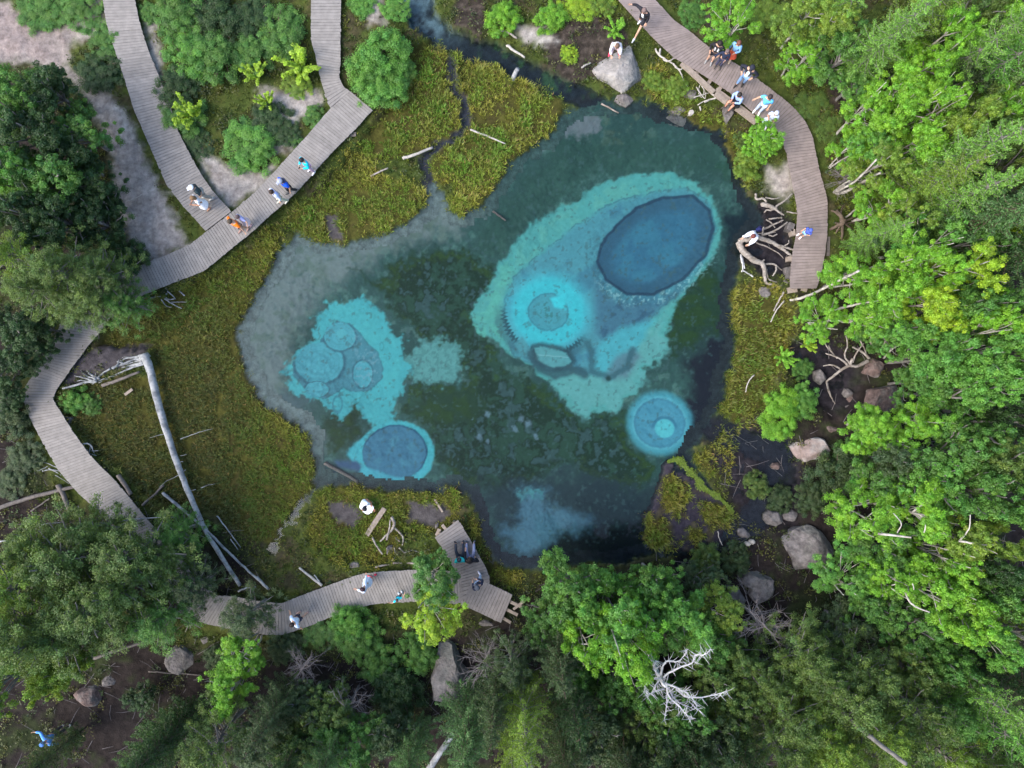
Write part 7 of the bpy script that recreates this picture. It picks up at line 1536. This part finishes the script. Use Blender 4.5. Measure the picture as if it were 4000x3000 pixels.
MORE = [
 # fill of the right wood
 ('birch', 3240, 130, 85, 3.6, 'GY', 'slim pale birch squeezed between the larch at the top edge and the dark leafy tree'),
 ('birch', 3660, 160, 90, 5.2, 'BG', 'bright birch between the feathery yellow green larch and the olive top tree'),
 ('larch', 3780, 230, 95, 5.6, 'LG', 'slender pale larch left of the bluish larch in the top right'),
 ('birch', 3400, 430, 90, 3.8, 'BG', 'bright birch on the lower left side of the northern wood above a crooked trunk'),
 ('birch', 3620, 430, 95, 5.0, 'BG', 'bright birch in the northern wood right of two leaning white stems'),
 ('birch', 3760, 510, 95, 5.4, 'GY', 'pale green birch between the dusky olive tree and the northern birches'),
 ('birch', 3310, 610, 70, 2.4, 'BG', 'small low birch right of the outer bend of the reddish boardwalk'),
 ('birch', 3520, 860, 85, 4.2, 'GY', 'pale birch above the gap right of the upturned root plate'),
 ('larch', 3690, 800, 100, 5.2, 'LG', 'pale larch below the largest larch in the right wood'),
 ('birch', 3640, 930, 95, 5.0, 'WG', 'green birch left of the blue green spruce in the right wood'),
 ('broad', 3760, 960, 95, 5.2, 'MG', 'leafy tree below the blue green spruce in the right wood'),
 ('birch', 3520, 1020, 95, 4.6, 'BG', 'bright birch above the clump at the boardwalk end'),
 ('birch', 3640, 1050, 85, 5.2, 'BG', 'bright birch left of the brightest yellow green one'),
 ('broad', 3780, 1190, 95, 5.2, 'MG', 'shaded leafy tree between the yellow leaved birch and the bluish spruce'),
 ('broad', 3520, 1290, 85, 3.8, 'WG', 'leafy tree under the thin stem of the yellow leaved birch'),
 ('broad', 3860, 1490, 95, 5.4, 'WG', 'green tree close to the right edge above the upper long pale trunk'),
 ('birch', 3850, 1290, 85, 5.6, 'BG', 'bright birch near the right edge above the full mid green tree'),
 ('broad', 3830, 1690, 100, 5.0, 'MG', 'leafy tree below the lower of the two long pale trunks'),
 ('birch', 3470, 1720, 80, 3.2, 'BG', 'bright low birch left of the dull thicket below the boulder clearing'),
 ('broad', 3620, 1880, 110, 4.2, 'WG', 'green tree above the lower right birch clump'),
 ('broad', 3800, 1920, 105, 5.2, 'MG', 'mid green tree above the tip of the lower right clump'),
 ('broad', 3960, 1960, 95, 6.0, 'MG', 'tree cut by the right edge above the sparse pale birch'),
 ('broad', 3420, 1900, 95, 3.0, 'MG', 'leafy tree on the left of the thicket above the lower right clump'),
 ('birch', 3700, 2190, 95, 5.2, 'BG', 'bright birch below the long white branch at lower right'),
 ('birch', 3500, 2250, 95, 4.2, 'BG', 'bright birch between the shaded tree and the bent white branches'),
 ('broad', 3840, 2220, 90, 5.4, 'DG', 'dark tree in the gap below the sparse pale birch'),
 ('broad', 3420, 2370, 90, 3.2, 'MG', 'leafy tree on the left margin of the lower right wood'),
 ('birch', 3850, 2480, 85, 5.6, 'WG', 'green birch between the bright lower birch and the right edge'),
 ('broad', 3560, 2600, 95, 4.4, 'OL', 'olive tree above the green pine in the lower right'),
 ('larch', 3780, 2680, 95, 5.4, 'LG', 'pale larch above the soft feathery one near the lower right corner'),
 ('pine', 3380, 2620, 105, 4.8, 'OL', 'olive pine upper right of the large plumed pine'),
 ('pine', 3560, 2760, 105, 5.6, 'OL', 'olive pine right of the large plumed pine'),
 ('pine', 3180, 2850, 105, 5.6, 'GY', 'yellowish pine wedged between the wide olive pine and the bottom edge'),
 ('pine', 3830, 2960, 95, 6.4, 'OL', 'olive pine at the bottom edge below the soft feathery larch'),
 ('pine', 3390, 2820, 105, 5.8, 'GY', 'yellow green plumed pine in the heart of the lower right group'),
 ('pine', 3200, 2640, 95, 4.8, 'OL', 'slender plumed pine between the two largest olive pines'),
 ('pine', 3050, 2920, 105, 5.8, 'OL', 'olive pine at the bottom edge left of the yellowish plumed one'),
 ('bush', 3420, 1310, 60, 1.2, 'MG', 'shrub above the tangle of roots'),
 ('bush', 2880, 2190, 60, .8, 'DL', 'dull bush in the wet hollow above the grey boulder pair'),
 ('bush', 2780, 2190, 60, .8, 'OL', 'olive bush on the shadowed shore below the bog island'),
 ('bush', 3180, 1960, 60, 1.0, 'DL', 'dull bush above the corner of the big flat boulder'),
 ('bush', 2960, 1900, 55, .6, 'OL', 'olive bush on the wet soil beside the brook'),
 ('bush', 3330, 1790, 65, 1.2, 'MG', 'green bush right of the two toned boulder'),
 # bottom and lower left
 ('spruce', 2180, 2560, 100, 3.8, 'DL', 'dull spruce between the yellow green larch and the southern clump'),
 ('spruce', 2230, 2720, 105, 4.2, 'DG', 'dark spruce right of the tall yellow green larch'),
 ('spruce', 2200, 2930, 100, 5.2, 'DL', 'dull spruce at the bottom edge right of the tall yellow green larch'),
 ('larch', 2000, 2930, 80, 6.0, 'GY', 'yellow green larch at the bottom edge below the tallest one'),
 ('spruce', 1930, 2720, 90, 4.2, 'DL', 'dull spruce left of the tall yellow green larch'),
 ('broad', 2500, 2700, 100, 4.2, 'MG', 'green tree on the lower left of the dead white tree'),
 ('broad', 2650, 2760, 105, 4.4, 'MG', 'green tree on the lower right of the dead white tree'),
 ('broad', 2560, 2950, 105, 5.2, 'DL', 'dull tree at the bottom edge between two dark spruces'),
 ('broad', 2780, 2850, 100, 4.8, 'DL', 'dull tree above the dark spruces at the bottom edge'),
 ('broad', 2760, 2510, 105, 3.6, 'MG', 'mid green tree above the olive one right of the dead white tree'),
 ('broad', 2880, 2580, 95, 3.6, 'OL', 'olive tree left of the slim pine below the boulder pair'),
 ('broad', 2300, 2380, 105, 4.2, 'WG', 'green tree on the upper left of the southern clump'),
 ('broad', 2520, 2390, 100, 4.6, 'WG', 'green tree at the centre right of the southern clump'),
 ('broad', 2250, 2600, 85, 3.6, 'MG', 'shaded tree on the lower left of the southern clump'),
 ('spruce', 1290, 2950, 95, 4.4, 'BL', 'blue green spruce at the bottom edge left of the dusky tree'),
 ('spruce', 1080, 2780, 95, 3.6, 'DL', 'dull spruce right of the second bright green tree'),
 ('spruce', 1130, 2960, 90, 4.4, 'DG', 'dark spruce at the bottom edge right of the dull pine'),
 ('broad', 1200, 2740, 80, 2.6, 'DL', 'dull tree in the dark hollow left of the leafless grey shrub'),
 ('spruce', 560, 2960, 90, 4.4, 'BL', 'blue green spruce at the bottom edge left of the dark one'),
 ('spruce', 150, 2990, 60, 4.0, 'DL', 'dull spruce at the bottom edge right of the corner'),
 ('bush', 850, 2560, 60, 1.0, 'DL', 'dull shrub left of the bright green tree below the boardwalk'),
 ('bush', 1120, 2530, 60, .9, 'DL', 'dull shrub below the middle of the southern boardwalk'),
 ('bush', 1250, 2480, 60, .7, 'MG', 'low shrub touching the lower edge of the southern boardwalk'),
 ('pine', 480, 2300, 125, 4.6, 'OL', 'olive pine between the largest one and the hidden boardwalk'),
 ('pine', 270, 2460, 110, 5.0, 'OL', 'olive pine below the largest one in the lower left'),
 ('pine', 60, 2440, 120, 5.8, 'OL', 'olive pine cut by the left edge in the lower left wood'),
 ('pine', 150, 2130, 120, 4.4, 'OL', 'olive pine below the dead branches at the left edge'),
 ('pine', 390, 2090, 110, 3.6, 'OL', 'olive pine just below the point where the western boardwalk vanishes'),
 ('pine', 650, 2180, 85, 3.0, 'OL', 'olive pine left of the foot of the grey log'),
 # left
 ('broad', 80, 440, 110, 3.6, 'MG', 'dark tree between two large ones at the left edge'),
 ('broad', 270, 620, 110, 3.2, 'DG', 'dark tree in the right half of the left wood'),
 ('broad', 400, 790, 85, 2.4, 'DG', 'small dark tree at the lower right of the left wood'),
 ('broad', 240, 870, 120, 3.4, 'DG', 'dark tree above the light olive pine over the boardwalk'),
 ('pine', 160, 1130, 115, 4.0, 'OL', 'light olive pine between the left edge and the hidden boardwalk'),
 ('pine', 380, 1180, 95, 3.2, 'OL', 'light olive pine above the sedge where the boardwalk emerges'),
 ('broad', 180, 1290, 75, 1.8, 'DG', 'dark tree at the outer edge of the reappearing western boardwalk'),
 ('broad', 40, 1550, 70, 1.6, 'DG', 'dark tree just outside the sharpest bend of the western boardwalk'),
 ('bush', 40, 1890, 70, .8, 'DL', 'dull bush at the left edge above the long dark log'),
]
for a in MORE: plant(*a)
# ------------------------------------------------------------------ camera, sky, sun
cam = bpy.data.cameras.new('camera'); cam.lens_unit = 'FOV'; cam.sensor_fit = 'HORIZONTAL'
cam.angle = 2 * math.atan(27.0 / H); cam.clip_end = 1000; cam.clip_start = 0.5
co = bpy.data.objects.new('camera', cam); COL.objects.link(co); co.location = (0, 0, H); scn.camera = co
w = bpy.data.worlds.new('World'); scn.world = w; w.use_nodes = True
nt = w.node_tree; nt.nodes.clear()
sky = nt.nodes.new('ShaderNodeTexSky'); sky.sky_type = 'NISHITA'; sky.sun_disc = False
EL, AZ = math.radians(46), math.radians(246)      # sun height; azimuth clockwise from the top of the photo
sky.sun_elevation = EL; sky.sun_rotation = AZ; sky.air_density = 1.0; sky.dust_density = 3.0; sky.ozone_density = 1.0
bg = nt.nodes.new('ShaderNodeBackground'); bg.inputs[1].default_value = 0.15
wo = nt.nodes.new('ShaderNodeOutputWorld'); nt.links.new(sky.outputs[0], bg.inputs[0]); nt.links.new(bg.outputs[0], wo.inputs[0])
sd = bpy.data.lights.new('sun', 'SUN'); sd.energy = 1.05; sd.angle = math.radians(50); sd.color = (1.0, 0.97, 0.93)
so = bpy.data.objects.new('sun', sd); COL.objects.link(so)
sv = Vector((math.sin(AZ) * math.cos(EL), math.cos(AZ) * math.cos(EL), math.sin(EL)))
so.rotation_euler = sv.to_track_quat('Z', 'Y').to_euler(); so.location = (0, 0, 60)
scn.view_settings.view_transform = 'Standard'; scn.view_settings.look = 'None'; scn.view_settings.gamma = 1
scn.view_settings.exposure = 1.55
scn.render.engine = 'CYCLES'
c = scn.cycles; c.max_bounces = 5; c.diffuse_bounces = 3; c.glossy_bounces = 2; c.transmission_bounces = 3; c.transparent_max_bounces = 6
c.use_denoising = True; c.denoiser = 'OPENIMAGEDENOISE'
